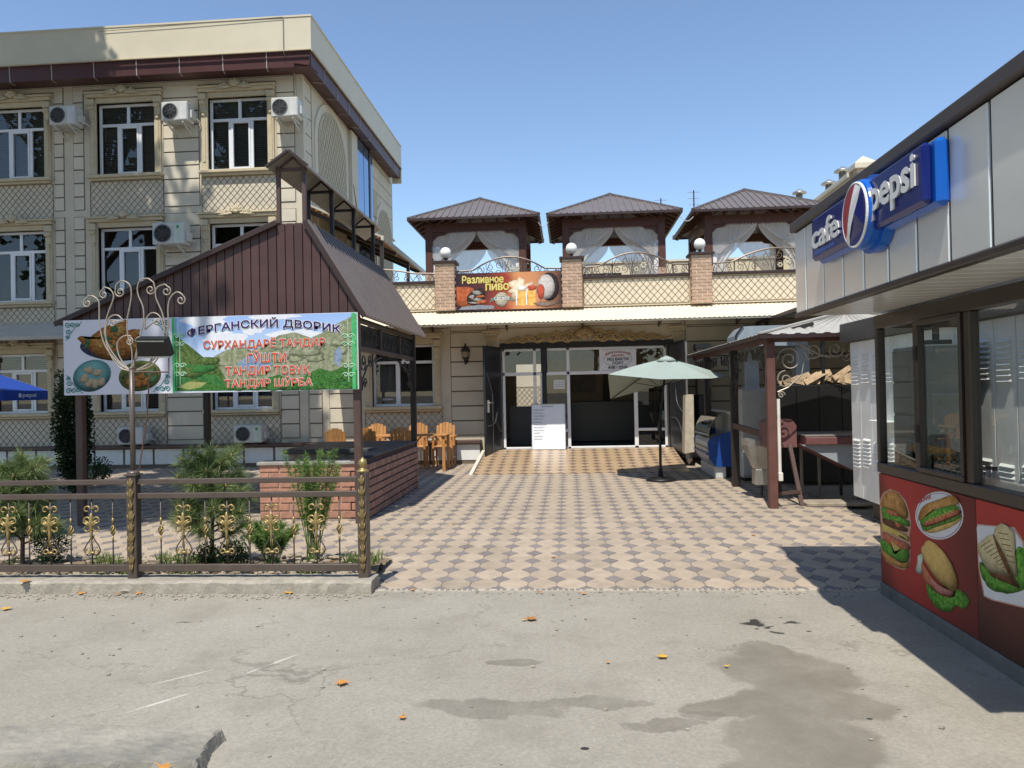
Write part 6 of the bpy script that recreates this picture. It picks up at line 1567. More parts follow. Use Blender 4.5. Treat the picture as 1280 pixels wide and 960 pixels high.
# ---------------- plants
pine_g = leafmat('pine_needle', (0.12, 0.18, 0.06), (0.27, 0.33, 0.14)); bark = mat('bark', (0.12, 0.085, 0.06), 0.9, var=0.3, scale=20)
budm = mat('pine_bud', (0.35, 0.24, 0.10), 0.8)
def pine(px, base_py, top_py, Y, label, spread, seed):
    r = random.Random(seed); base = PY(px, base_py, Y); top = PY(px, top_py, Y); x, z1 = base[0], top[2]; z0 = 0.06
    t = thing('young_pine', label, 'pine', (x, Y, z0), 'young pines in the bed')
    q = MB(); q.tube(smoothpath([(x, Y, z0), (x+0.01, Y, z0+(z1-z0)*0.4), (x-0.01, Y+0.01, z1-0.16)]), [0.022-0.0012*i for i in range(13)], 7)
    n = MB(); bd = MB(); tips = []
    H = z1-z0
    for k in range(30):
        f = 0.22+0.72*(k/29); a = k*2.4; L = spread*(1.0-0.62*(f-0.2))*r.uniform(0.65, 1.0)
        p0 = Vector((x, Y, z0+H*f*0.84)); p1 = p0+Vector((math.cos(a)*L, math.sin(a)*L*0.8, L*r.uniform(0.25, 0.6)))
        q.tube([p0, p0.lerp(p1, 0.5)+Vector((0, 0, -0.02)), p1], [0.010, 0.007, 0.004], 5); tips.append((p1, (p1-p0).normalized())); tips.append((p0.lerp(p1, 0.6), (p1-p0).normalized()))
    tips.append((Vector((x, Y, z1-0.13)), Vector((0, 0, 1)))); tips.append((Vector((x, Y, z1-0.2)), Vector((0.2, 0, 1))))
    for (c, d) in tips:
        for k in range(170):
            v = Vector((r.gauss(0, 1), r.gauss(0, 1), r.gauss(0, 1))).normalized(); v = (v+d*0.75+Vector((0, 0, 0.25))).normalized()
            s = c-d*r.uniform(0, 0.11); L = r.uniform(0.09, 0.17); e = s+v*L+Vector((0, 0, -0.018))
            w = v.cross(Vector((r.random()-.5, r.random()-.5, r.random()-.5))).normalized()*0.0022
            n.add([s-w, s+w, s+(e-s)*0.6+w*0.9, e, s+(e-s)*0.6-w*0.9], [(0, 1, 2, 3, 4)])
        bd.blob(c+d*0.015, (0.008, 0.008, 0.02), 6, 4)
    q.build('trunk', bark, t, True); n.build('needles', pine_g, t); bd.build('buds', budm, t)
pine(265, 716, 546, 6.72, 'large bushy young pine behind the fence right of the scroll stand', 0.46, 3)
pine(28, 714, 552, 6.62, 'young pine behind the fence at the left picture edge', 0.40, 5)
# feathery green plant, boxwood balls, thuja column
feath = leafmat('feathery_green', (0.11, 0.20, 0.04), (0.21, 0.31, 0.09))
def feathery(px, base_py, top_py, Y, wid, label, seed):
    r = random.Random(seed); base = PY(px, base_py, Y); z1 = PY(px, top_py, Y)[2]; x = base[0]
    t = thing('feathery_shrub', label, 'shrub', (x, Y, 0.06)); q = MB(); n = MB()
    for k in range(24):
        a = r.uniform(0, 6.28); d = wid*math.sqrt(r.random()); tip = Vector((x+math.cos(a)*d, Y+math.sin(a)*d*0.6, z1-r.uniform(0, 0.45)*(z1)*0.55))
        b0 = Vector((x+r.uniform(-.05, .05), Y+r.uniform(-.05, .05), 0.06)); q.tube([b0, b0.lerp(tip, 0.5)+Vector((0, 0, 0.06)), tip], [0.005, 0.004, 0.002], 4)
        for j in range(12):
            f = 0.35+0.65*j/11; c = b0.lerp(tip, f)+Vector((0, 0, 0.06*math.sin(PI*f)))
            for m_ in range(30):
                v = Vector((r.gauss(0, 1), r.gauss(0, 1), r.gauss(0.3, 0.8))).normalized(); L = r.uniform(0.03, 0.065); w = v.cross(Vector((r.random()-.5, r.random()-.5, .3))).normalized()*0.0022
                n.add([c-w*0.5, c+w*0.5, c+v*L*0.6+w, c+v*L, c+v*L*0.6-w], [(0, 1, 2, 3, 4)])
    q.build('stem', feath, t); n.build('leaves', feath, t)
feathery(392, 712, 562, 6.78, 0.27, 'feathery bright green shrub behind the fence before the brick counter', 8)
feathery(340, 714, 655, 6.62, 0.26, 'low feathery shrub at the fence between large pine and tall feathery shrub', 9)
def leafball(name, label, cat, c, rad, n, size, m, trunk_h=0.0, seed=1, group=None):
    r = random.Random(seed); c = Vector(c); t = thing(name, label, cat, (c.x, c.y, 0.05), group)
    q = MB()
    for k in range(n):
        v = Vector((r.gauss(0, 1), r.gauss(0, 1), r.gauss(0, 1))).normalized(); u = r.random()**0.35
        u *= 1+0.12*math.sin(v.x*7+seed)+0.10*math.sin(v.y*9+v.z*6)
        p = c+Vector((v.x*rad[0], v.y*rad[1], v.z*rad[2]))*u
        if p.z < 0.05: continue
        d = (v+Vector((r.gauss(0, .6), r.gauss(0, .6), r.gauss(0.2, .6)))).normalized(); w = d.cross(Vector((r.random()-.5, r.random()-.5, r.random()-.5))).normalized(); L = size*r.uniform(0.7, 1.3)
        q.add([p, p+d*L*0.5+w*L*0.32, p+d*L, p+d*L*0.5-w*L*0.32], [(0, 1, 2, 3)])
    q.build('foliage', m, t)
    q = MB()
    for k in range(5):
        a = k*1.26; q.tube([(c.x, c.y, 0.03), (c.x+rad[0]*0.3*math.cos(a), c.y+rad[1]*0.3*math.sin(a), c.z*0.8), (c.x+rad[0]*0.6*math.cos(a), c.y+rad[1]*0.6*math.sin(a), c.z+rad[2]*0.3)], [0.012, 0.009, 0.004], 5)
    q.build('stem', bark, t)
box_g = leafmat('boxwood_leaf', (0.018, 0.05, 0.012), (0.05, 0.10, 0.025)); thuja_g = leafmat('thuja_leaf', (0.012, 0.030, 0.010), (0.035, 0.065, 0.02))
pB = PY(64, 690, 6.7); leafball('boxwood_bush', 'dark round boxwood bush at the fence left of the scroll stand', 'bush', (pB[0], 6.7, 0.26), (0.15, 0.15, 0.2), 1600, 0.022, box_g, seed=2)
pB = PY(288, 690, 6.45); leafball('boxwood_bush', 'dark round boxwood bush under the large young pine', 'bush', (pB[0], 6.5, 0.20), (0.15, 0.12, 0.14), 1500, 0.022, box_g, seed=4)
pB = PY(255, 690, 6.4); leafball('boxwood_bush', 'small dark boxwood at the foot of the large pine trunk', 'bush', (pB[0]-0.05, 6.55, 0.18), (0.10, 0.10, 0.11), 900, 0.02, box_g, seed=6)
pT = PY(92, 560, 12.2); leafball('thuja', 'dark columnar thuja behind the left post of the garden shelter', 'thuja', (pT[0], 12.2, 1.15), (0.27, 0.27, 1.15), 9000, 0.05, thuja_g, seed=7)
pT = PY(105, 588, 13.2); leafball('low_shrub', 'low dark shrub beside the thuja by the building', 'shrub', (pT[0]+0.1, 13.2, 0.28), (0.4, 0.35, 0.25), 1800, 0.04, box_g, seed=11)
# ground cover in the bed
r = random.Random(21); b = MB(); grass_g = leafmat('bed_grass', (0.10, 0.17, 0.03), (0.20, 0.24, 0.07))
for k in range(5200):
    x = r.uniform(-5.2, -1.75); y = r.uniform(6.24, 6.98)
    if math.sin(x*3.1+0.8)+math.sin(x*7.3+y*5) < 0.35: continue
    h = r.uniform(0.03, 0.11); a = r.uniform(0, 6.28); w = 0.004; p = Vector((x, y, 0.06)); d = Vector((math.cos(a)*h*0.6, math.sin(a)*h*0.6, h)); n_ = Vector((-math.sin(a), math.cos(a), 0))*w
    b.add([p-n_, p+n_, p+d*0.6+n_*0.8, p+d, p+d*0.6-n_*0.8], [(0, 1, 2, 3, 4)])
o = b.build('ground_cover', grass_g); tag(o, 'short weeds and grass growing in the bed behind the fence', 'grass', kind='stuff')

# trees of the street, out of the picture: they shade the tall building and show in the panes
treeleaf = leafmat('plane_leaf', (0.035, 0.075, 0.018), (0.09, 0.15, 0.04))
def tree(loc, H, trunk_h, crown, n, label, seed, size=0.2):
    r = random.Random(seed); x, y = loc; t = thing('plane_tree', label, 'tree', (x, y, 0), 'street trees'); q = MB(); lf = MB(); R = 0.022*H
    q.tube(smoothpath([(x, y, 0), (x+0.1, y, trunk_h*0.5), (x-0.1, y+0.1, trunk_h), (x+0.1, y, H*0.75)]), [R*(1-0.045*i) for i in range(19)], 9)
    cz = (trunk_h+H)/2; rz_ = (H-trunk_h)/2; clumps = []
    for k in range(34):
        v = Vector((r.gauss(0, 1), r.gauss(0, 1), r.gauss(0, 1))).normalized()*(r.random()**0.4)
        c = Vector((x+v.x*crown, y+v.y*crown, cz+v.z*rz_)); clumps.append((c, r.uniform(0.5, 1.0)*crown*0.36))
        s = Vector((x, y, trunk_h+(c.z-trunk_h)*0.35)); q.tube(smoothpath([s, s.lerp(c, 0.5)+Vector((0, 0, 0.3)), c], 4), [R*0.32*(1-0.09*i) for i in range(9)], 5)
    for k in range(n):
        c, rr = clumps[r.randrange(len(clumps))]; v = Vector((r.gauss(0, 1), r.gauss(0, 1), r.gauss(0, 0.8))).normalized()*(r.random()**0.45)*rr; p = c+v
        d = Vector((r.gauss(0, 1), r.gauss(0, 1), r.gauss(-0.2, .6))).normalized(); w = d.cross(Vector((r.random()-.5, r.random()-.5, r.random()-.5))).normalized(); L = size*r.uniform(0.7, 1.3)
        lf.add([p, p+d*L*.5+w*L*.42, p+d*L, p+d*L*.5-w*L*.42], [(0, 1, 2, 3)])
    q.build('trunk', bark, t, True); lf.build('crown', treeleaf, t)
tree((-14.0, 9.6), 22.5, 10.5, 4.2, 17000, 'tall plane tree beside the garden, left of the picture', 1, 0.30)
tree((-8.6, 4.7), 15.5, 8.6, 2.7, 9500, 'plane tree in the garden strip left of the picture', 2, 0.26)
tree((-9.4, 9.3), 16.4, 12.0, 2.1, 5200, 'slender plane tree in the garden, nearest the shelter, left of the picture', 14, 0.26)
tree((-21.5, 1.0), 20.0, 6.0, 4.6, 9000, 'plane tree by the road far left of the picture', 12, 0.36)
tree((-15.5, -5.0), 21.0, 6.0, 4.6, 9000, 'plane tree across the road, left behind the viewer', 13, 0.36)
for i, (x, y, h) in enumerate(((-16, -17, 12), (-7, -19, 14), (2, -17, 13), (10, -19, 14), (19, -17, 12))):
    tree((x, y), h, 3.0, 4.6, 5200, ('first', 'second', 'third', 'fourth', 'fifth')[i]+' plane tree from the left in the row behind the viewer', 30+i, 0.5)

# blue parasol at the left edge
t = thing('blue_parasol', 'blue parasol with white lettering at the left picture edge', 'parasol', (-10.36, 12.0, 0))
blue = mat('parasol_blue', (0.010, 0.055, 0.32), 0.7, var=0.08)
cxp, cyp, zr, za, rad = -10.36, 12.0, 1.78, 2.34, 1.38; N8 = 8
for k in range(N8):
    a0 = 2*PI*(k-0.5)/N8; a1 = 2*PI*(k+0.5)/N8; A = Vector((cxp+rad*math.cos(a0), cyp+rad*math.sin(a0), zr)); B_ = Vector((cxp+rad*math.cos(a1), cyp+rad*math.sin(a1), zr)); T = Vector((cxp, cyp, za))
    q = MB(); q.add([A, B_, T, A+Vector((0, 0, -0.16)), B_+Vector((0, 0, -0.16))], [(0, 1, 2), (0, 3, 4, 1)]); pn = q.build('canopy_panel', blue, t)
    q = MB(); q.bar(A, T, 0.012, 0.012); q.build('rib', greym, t)
    if k in (5, 6, 7, 0):
        U = (B_-A); n = Vector((math.cos((a0+a1)/2), math.sin((a0+a1)/2), 0)); o = A+Vector((0, 0, -0.16))
        fP = lambda u, v, l, o=o, U=U, n=n: tuple(o+U*u+Vector((0, 0, 0.16))*v+n*l)
        wm = mat('parasol_white', (0.75, 0.76, 0.8), 0.7)
        text(pn, 'pepsi', fP, 0.42, 0.72, 0.22, 0.72, wm, 0.004, 0.02)
        q = MB(); q.add([fP(0.36+0.035*math.cos(2*PI*i/16), 0.5+0.24*math.sin(2*PI*i/16), 0.004) for i in range(16)], [tuple(range(16))]); q.build('round_emblem', wm, pn)
q = MB(); q.tube([(cxp, cyp, 0), (cxp, cyp, za)], 0.022, 8); q.build('pole', greym, t)
q = MB(); q.lathe([(0.28, 0.0), (0.28, 0.06), (0.05, 0.1), (0.04, 0.25)], (cxp, cyp, 0), 16); q.build('base', blackm, t)

# green market umbrella
UY = 13.18; ub = G(826, 601); t = thing('green_umbrella', 'pale green market umbrella with black pole in the courtyard', 'umbrella', (ub[0], ub[1], 0))
ap = Vector(PY(833, 448, UY)); crn = [Vector(PY(760, 468, 13.0)), Vector(PY(824, 474, 12.1)), Vector(PY(890, 473, 12.35)), Vector(PY(908, 470, 13.5)), Vector(PY(862, 472, 14.3)), Vector(PY(763, 499, 14.0))]
umb = mat('pale_green_cloth', (0.31, 0.365, 0.32), 0.85, var=0.04)
for k in range(6):
    A, B_ = crn[k], crn[(k+1) % 6]; q = MB(); nn = 8
    for j in range(nn+1):
        f = j/nn
        for i in range(nn+1):
            e = A.lerp(B_, i/nn); p = ap.lerp(e, f); p = p+Vector((0, 0, -0.05*math.sin(PI*i/nn)*f*(1-f)*2+0.02*math.sin(PI*f)))
            q.v.append(tuple(p))
    q.f = [(j*(nn+1)+i, j*(nn+1)+i+1, (j+1)*(nn+1)+i+1, (j+1)*(nn+1)+i) for j in range(nn) for i in range(nn)]; q.m = [0]*len(q.f); q.build('canopy_panel', umb, t, True)
    q = MB(); q.tube([ap+Vector((0, 0, -0.03)), ap.lerp(A, 0.5)+Vector((0, 0, -0.01)), A+Vector((0, 0, -0.01))], 0.008, 5); q.build('rib', blackm, t)
    q = MB(); q.tube([Vector((ub[0]+0.02, ub[1], 1.62)), ap.lerp(A, 0.55)+Vector((0, 0, -0.02))], 0.006, 5); q.build('strut', blackm, t)
q = MB(); q.lathe([(0.20, -0.055), (0.10, 0.01), (0.012, 0.045)], ap, 12); q.build('vent_cap', umb, t, True)
q = MB(); q.tube([(ub[0], ub[1], 0.03), (ub[0]+0.005, ub[1], 1.0)], 0.024, 8); q.tube([(ub[0]+0.005, ub[1], 1.0), ap], 0.019, 8); q.build('pole', blackm, t)
q = MB(); q.lathe([(0.036, 0.86), (0.04, 0.9), (0.036, 1.02)], (ub[0], ub[1], 0), 8); q.bar((ub[0]+0.03, ub[1], 0.95), (ub[0]+0.10, ub[1]-0.03, 0.95), 0.015, 0.015); q.build('crank', blackm, t)
q = MB(); q.lathe([(0.25, 0.0), (0.255, 0.035), (0.20, 0.055), (0.05, 0.065), (0.032, 0.20)], (ub[0], ub[1], 0), 20); q.build('base', blackm, t, True)

# ================================================================== GRILL PAVILION ON THE RIGHT
gp = thing('grill_pavilion', 'open grill pavilion with brown posts and pale corrugated roof', 'pavilion', (4, 12, 0))
PXL, PXR = 2.65, 5.5; PYS = (10.1, 12.3, 14.6); PZ = 2.18
for y in PYS:
    for x in (PXL, PXR):
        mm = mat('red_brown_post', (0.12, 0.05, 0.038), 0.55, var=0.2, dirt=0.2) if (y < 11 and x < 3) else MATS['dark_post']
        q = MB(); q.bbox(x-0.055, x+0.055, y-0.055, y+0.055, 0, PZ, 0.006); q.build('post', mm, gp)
for x in (PXL, PXR):
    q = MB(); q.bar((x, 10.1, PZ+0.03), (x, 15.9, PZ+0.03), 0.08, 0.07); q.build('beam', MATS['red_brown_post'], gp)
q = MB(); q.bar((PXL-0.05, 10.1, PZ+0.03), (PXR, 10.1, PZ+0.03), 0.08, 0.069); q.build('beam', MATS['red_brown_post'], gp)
pale = mat('pale_corrugated', (0.43, 0.405, 0.35), 0.55, var=0.08, dirt=0.25)
ex0, ex1, ey0, ey1, ze_, zr_ = 2.48, 5.7, 9.92, 16.2, PZ+0.09, 2.66; xc = (ex0+ex1)/2; yr = 11.4
def corr(a, bq, cq, dq, n, amp, m, name):
    """corrugated sheet a-b eave, d-c top; waves across the eave direction"""
    a, bq, cq, dq = map(Vector, (a, bq, cq, dq)); nn = (bq-a).cross(dq-a).normalized()
    if nn.z < 0: nn = -nn
    q = MB()
    for i in range(n+1):
        f = i/n; o = nn*(amp*(1 if (i//2) % 2 else -1)); q.v += [tuple(a.lerp(bq, f)+o), tuple(dq.lerp(cq, f)+o)]
    q.f = [(2*i, 2*i+2, 2*i+3, 2*i+1) for i in range(n)]; q.m = [0]*n; return q.build(name, m, gp)
corr((ex0, ey0, ze_), (ex1, ey0, ze_), (xc+0.01, yr, zr_), (xc-0.01, yr, zr_), 70, 0.010, pale, 'roof_slope'); corr((ex0, 11.9, ze_), (ex0, ey0, ze_), (xc, yr, zr_), (xc, 11.9, zr_), 40, 0.010, pale, 'roof_slope'); corr((ex1, ey0, ze_), (ex1, 11.9, ze_), (xc, 11.9, zr_), (xc, yr, zr_), 40, 0.010, pale, 'roof_slope'); corr((ex0, ey1, ze_), (ex0, 11.9, ze_), (3.3, 11.9, ze_+0.2), (3.3, ey1, ze_+0.2), 90, 0.010, pale, 'roof_slope')
q = MB(); q.bar((ex0, ey0, ze_+0.015), (xc, yr, zr_+0.02), 0.08, 0.02); q.bar((ex1, ey0, ze_+0.015), (xc, yr, zr_+0.02), 0.08, 0.02); q.build('hip_cap', pale, gp)
q = MB(); q.bar((ex0, ey0, ze_-0.03), (ex0, ey1, ze_-0.03), 0.03, 0.06); q.build('eave_trim', roofdk, gp); q = MB(); q.bar((ex0, ey0, ze_-0.03), (ex1, ey0, ze_-0.03), 0.03, 0.05); q.build('eave_trim', roofdk, gp)
for k in range(6):
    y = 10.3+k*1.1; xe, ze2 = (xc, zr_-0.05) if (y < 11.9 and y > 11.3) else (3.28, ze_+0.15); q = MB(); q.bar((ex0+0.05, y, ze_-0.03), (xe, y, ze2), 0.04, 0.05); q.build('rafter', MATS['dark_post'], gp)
# scrollwork brackets on the front and side
def gpscroll(fn, m, name='corner_scroll'):
    q = MB()
    for (cu, cv, r, a0, tn) in ((0.20, -0.24, 0.17, PI, -1.9), (0.14, -0.50, 0.12, PI/2, 1.6), (0.52, -0.13, 0.12, PI, 1.6), (0.82, -0.12, 0.11, 0, -1.6), (1.10, -0.12, 0.10, PI, 1.5), (0.08, -0.70, 0.05, 0, 1.4)):
        q.tube([fn(p[0], p[1]) for p in spiral(cu, cv, r, r*0.14, a0, tn, 26)], 0.009, 5)
    q.tube([fn(*p) for p in [(0.03, -0.66), (0.18, -0.60), (0.36, -0.44), (0.40, -0.25), (0.62, -0.20), (0.95, -0.20), (1.3, -0.06)]], 0.009, 5)
    q.tube([fn(*p) for p in [(0.3, -0.02), (0.6, -0.18), (0.75, -0.22)]], 0.009, 5)
    q.build(name, m, gp)
gpscroll(lambda u, v: (PXL+0.06+u*0.95, 10.1, PZ+v), scrollm)
for (y0, s) in ((10.1, 1), (12.3, -1), (12.3, 1), (14.6, -1), (14.6, 1)): gpscroll(lambda u, v: (PXL, y0+s*(0.06+u*0.75), PZ+v), scr)
gpscroll(lambda u, v: (PXR-0.06-u*0.95, 12.3, PZ+v), scr)
q = MB(); q.tube([(PXL+0.085, 10.06, 0.42), (PXL+0.085, 10.06, PZ-0.75)], 0.022, 8); q.bbox(PXL+0.06, PXL+0.115, 10.02, 10.09, 0.36, 0.47, 0.006); q.build('white_pipe', mat('white_pipe', (0.7, 0.66, 0.58), 0.5), gp)
# black sheet screen with heaped firewood above
scn = thing('black_screen', 'black sheet metal screen at the back of the grill pavilion', 'screen', (4.6, 12.6, 0))
for k in range(8):
    x = 3.35+k*0.36; q = MB(); q.bbox(x+0.004, x+0.356, 12.58, 12.6, 0.02, 1.60, 0.004); q.build('screen_sheet', blackm, scn)
q = MB(); q.bbox(3.3, 6.3, 12.60, 12.64, 1.54, 1.60, 0.004); q.build('screen_rail', blackm, scn)
q = MB(); q.bbox(3.35, 6.2, 12.64, 13.4, 1.50, 1.56, 0.004); q.build('shelf', blackm, scn); q = MB(); q.bbox(3.4, 6.2, 13.2, 13.3, 0, 1.5, 0.004); q.build('shelf_leg', blackm, scn)
logm = mat('split_log', (0.42, 0.30, 0.18), 0.85, var=0.35, scale=12, rnd=0.25)
r = random.Random(5)
for k in range(26):
    x = 3.75+r.random()*1.4; y = 12.72+r.random()*0.55; L = r.uniform(0.25, 0.5); a = r.uniform(-0.6, 0.6); z = 1.60+r.random()*0.16*max(0.2, 1-abs(x-4.45)/0.8); e = r.uniform(-0.3, 0.5)
    d = Vector((math.cos(a)*math.cos(e), math.sin(a)*math.cos(e), math.sin(e)))*L/2; c = Vector((x, y, max(z, 1.60)+abs(d.z)))
    n1 = d.cross(Vector((0, 0, 1))).normalized()*r.uniform(0.04, 0.075); n2 = n1.cross(d).normalized()*r.uniform(0.04, 0.07)
    b = MB(); pts = [c-d-n1, c-d+n1*0.7-n2*0.3, c-d+n2]; pts = [c-d-n1-n2*0.4, c-d+n1-n2*0.5, c-d+n1*0.3+n2, c-d-n1*0.5+n2*0.8]; b.prism(pts, d*2)
    solo(b, 'firewood_log', logm, 'split firewood log in the heap above the black screen', 'firewood', group='firewood heaped above the black screen')
# grill counter, chimney box, hopper, trestle
gc = thing('grill_counter', 'maroon edged grill counter with sloping steel apron', 'grill', (3.6, 10.6, 0))
mar = mat('dull_maroon', (0.16, 0.065, 0.06), 0.6, var=0.2, dirt=0.2)
q = MB(); q.bbox(3.17, 4.6, 10.35, 11.3, 0.80, 0.90, 0.008); q.build('counter_edge', mar, gc)
q = MB(); q.bbox(3.17, 4.6, 10.40, 11.3, 0.902, 0.925, 0.005); q.build('counter_top', greym, gc)
q = MB(); q.prism([(3.12, 10.42, 0.80), (4.6, 10.42, 0.80), (4.6, 10.42, 0.28), (3.98, 10.42, 0.34), (3.85, 10.42, 0.42)], (0, 0.02, 0)); q.build('apron', mat('grey_sheet', (0.30, 0.32, 0.34), 0.5, dirt=0.2), gc)
q = MB(); q.prism([(3.12, 10.45, 0.80), (3.85, 10.45, 0.42), (3.85, 11.2, 0.42), (3.12, 11.2, 0.80)], (0, 0, 0.012)); q.build('underside', mar, gc)
for x in (3.35, 3.6, 3.9, 4.4):
    q = MB(); q.bar((x, 11.2, 0), (x, 11.2, 0.8), 0.035, 0.035); q.build('leg', greym if x < 3.8 else blackm, gc)
q = MB(); q.bbox(3.9, 4.1, 10.3, 10.6, 0, 0.33, 0.01); q.build('block_foot', slabm, gc)
b = MB(); cx0, cx1 = PY(955, 540, 10.6)[0], PY(993, 540, 10.6)[0]
pts = [(cx0, 10.5, 0.76), (cx1, 10.5, 0.76), (cx1, 10.5, 1.06), (cx1-0.06, 10.5, 1.14), (cx0+0.04, 10.5, 1.14), (cx0, 10.5, 1.10)]; b.prism(pts, (0, 0.35, 0))
solo(b, 'maroon_hood', mar, 'maroon round cornered metal hood at the end of the grill counter', 'hood')
hp = thing('steel_hopper', 'stainless steel funnel shaped hopper behind the front pavilion post', 'hopper', (2.72, 11.0, 0.2))
b = MB(); hx0, hx1, hy0, hy1 = 2.50, 2.92, 10.80, 11.2
top = [(hx0, hy0, 0.85), (hx1, hy0, 0.85), (hx1, hy1, 0.85), (hx0, hy1, 0.85)]; sh = [(hx0, hy0, 0.76), (hx1, hy0, 0.76), (hx1, hy1, 0.76), (hx0, hy1, 0.76)]; nk = [(2.63, 10.9, 0.42), (2.83, 10.9, 0.42), (2.83, 11.1, 0.42), (2.63, 11.1, 0.42)]
b.add(top+sh+nk, [(k+a*4, (k+1) % 4+a*4, (k+1) % 4+a*4+4, k+a*4+4) for a in (0, 1) for k in range(4)]+[(0, 1, 2, 3)]); b.build('funnel', steelm, hp)
b = MB(); b.bbox(2.62, 2.84, 10.89, 11.11, 0.20, 0.42, 0.006); b.build('outlet_box', steelm, hp); b = MB(); b.tube([(2.73, 11.0, 0.0), (2.73, 11.0, 0.2)], 0.02, 8); b.build('stand', blackm, hp)
b = MB(); b.bar((PXL-0.02, 12.25, 0.98), (2.95, 10.62, 0.84), 0.05, 0.09); solo(b, 'spit_rail', brownm, 'brown steel rail running from pavilion post to the hopper', 'rail')
tr = thing('steel_trestle', 'brown steel trestle leg under the grill counter', 'trestle', (3.05, 10.5, 0))
b = MB(); b.bar((2.99, 10.5, 0.8), (3.06, 10.25, 0.0), 0.05, 0.05); b.build('leg', brownm, tr); b = MB(); b.bar((3.04, 11.2, 0.8), (3.06, 11.3, 0.0), 0.05, 0.05); b.build('leg', brownm, tr); b = MB(); b.bar((2.72, 10.2, 0.17), (3.05, 10.28, 0.19), 0.035, 0.04); b.build('foot_bar', brownm, tr)
b = MB(); b.bbox(3.10, 3.95, 10.15, 10.5, 0.0, 0.05, 0.01); solo(b, 'timber_threshold', mat('grey_timber', (0.30, 0.25, 0.19), 0.9, var=0.3), 'weathered timber plank on the ground before the grill counter', 'plank')
# glass fronted chiller with blue end
cf = thing('display_chiller', 'curved glass display chiller with blue end panel and white base', 'display fridge', (2.63, 14.1, 0))
FY0, FY1 = 13.42, 14.85; fx0, fx1 = 2.42, 2.86
def chill(y): return [(fx1, y, 0.20), (fx0+0.14, y, 0.20), (fx0+0.02, y, 0.34), (fx0, y, 0.62), (fx0+0.05, y, 0.70), (fx1, y, 0.84)]
b = MB(); b.prism(chill(FY0), (0, 0.05, 0)); b.build('end_panel', mat('chiller_blue', (0.012, 0.065, 0.28), 0.35), cf); b = MB(); b.prism(chill(FY1), (0, 0.05, 0)); b.build('end_panel', MATS['chiller_blue'], cf)
b = MB(); b.prism([(p[0]+0.015, FY0+0.051, p[2]) for p in chill(0)][:5]+[(fx1, FY0+0.051, 0.7)], (0, FY1-FY0-0.055, 0)); b.build('body', mat('chiller_white', (0.55, 0.56, 0.55), 0.4), cf)
for (z0, z1, mm) in ((0.40, 0.44, 'chiller_blue'), (0.50, 0.53, 'stainless')):
    b = MB(); b.bbox(fx0-0.012, fx0+0.01, FY0+0.06, FY1-0.01, z0, z1, 0.003); b.build('front_stripe', MATS[mm], cf)
b = MB(); n = 10
for i in range(n+1):
    a = PI*0.5*i/n; x = fx1-0.08-(fx1-0.08-fx0-0.02)*math.cos(a); z = 0.70+0.45*math.sin(a); b.v += [(x, FY0+0.02, z), (x, FY1+0.03, z)]
b.f = [(2*i, 2*i+1, 2*i+3, 2*i+2) for i in range(n)]; b.m = [0]*n; b.build('curved_glass', glass('chiller_glass', (0.22, 0.25, 0.25), 0.02, 0.6), cf, True)
b = MB(); b.tube([(fx1-0.08-(fx1-0.08-fx0-0.02)*math.cos(PI*.5*i/n), FY0+0.02, 0.70+0.45*math.sin(PI*.5*i/n)) for i in range(n+1)], 0.009, 5); b.build('glass_edge', greym, cf)
b = MB(); b.bbox(fx1-0.10, fx1, FY0, FY1+0.05, 1.13, 1.17, 0.005); b.bbox(fx1-0.03, fx1, FY0+0.06, FY1, 0.7, 1.13, 0.005); b.build('back_shelf', MATS['chiller_white'], cf)
b = MB(); b.bbox(fx0+0.12, fx1-0.12, FY0+0.06, FY1, 0.0, 0.199, 0.006); b.build('base', MATS['chiller_white'], cf); b = MB(); b.box(fx1-0.119, fx1-0.02, FY0+0.1, FY1-0.1, 0.02, 0.19); b.build('motor_grille', blackm, cf)
t = thing('upright_fridge', 'tall plain grey-white fridge between the pavilion posts', 'fridge', (3.1, 13.2, 0))
b = MB(); b.bbox(2.90, 3.42, 12.95, 13.5, 0.06, 1.56, 0.012); b.build('cabinet', mat('fridge_grey', (0.42, 0.43, 0.42), 0.45, dirt=0.15), t); b = MB(); b.bbox(2.91, 3.41, 12.92, 12.949, 0.10, 1.54, 0.008); b.build('door', MATS['fridge_grey'], t); b = MB(); b.bbox(2.95, 3.38, 13.0, 13.45, 0, 0.06, 0.004); b.build('base', blackm, t)
b = MB(); b.prism([PY(857, 494, 15.55), PY(867, 493, 15.55), PY(868, 565, 15.5), PY(856, 567, 15.5)], (0, 0.35, 0)); solo(b, 'pale_board', mat('raw_board', (0.46, 0.40, 0.30), 0.85, var=0.2), 'pale upright board edge between steel door and display chiller', 'board')
b = MB(); b.bbox(2.66, 2.90, 15.6, 16.6, 0.2, 1.45, 0.01); solo(b, 'dark_cupboard', mat('dark_cupboard', (0.035, 0.032, 0.03), 0.5), 'dark cupboard standing behind the display chiller', 'cupboard')
p0 = PY(869, 437, 16.9); p1 = PY(888, 492, 16.9); t = thing('wall_duct', 'cream box duct on the restaurant wall above the dark cupboard', 'duct', (p0[0], 16.9, p1[2])); b = MB(); b.bbox(p0[0], p1[0], 16.72, 16.97, 1.45, p0[2], 0.006); b.build('duct_box', mat('duct_cream', (0.48, 0.43, 0.33), 0.7), t); b = MB(); b.bbox(p0[0]-0.03, p1[0]+0.0, 16.70, 16.97, p0[2]+0.002, p0[2]+0.12, 0.006); b.build('duct_head', mat('duct_grey', (0.22, 0.22, 0.2), 0.7), t)
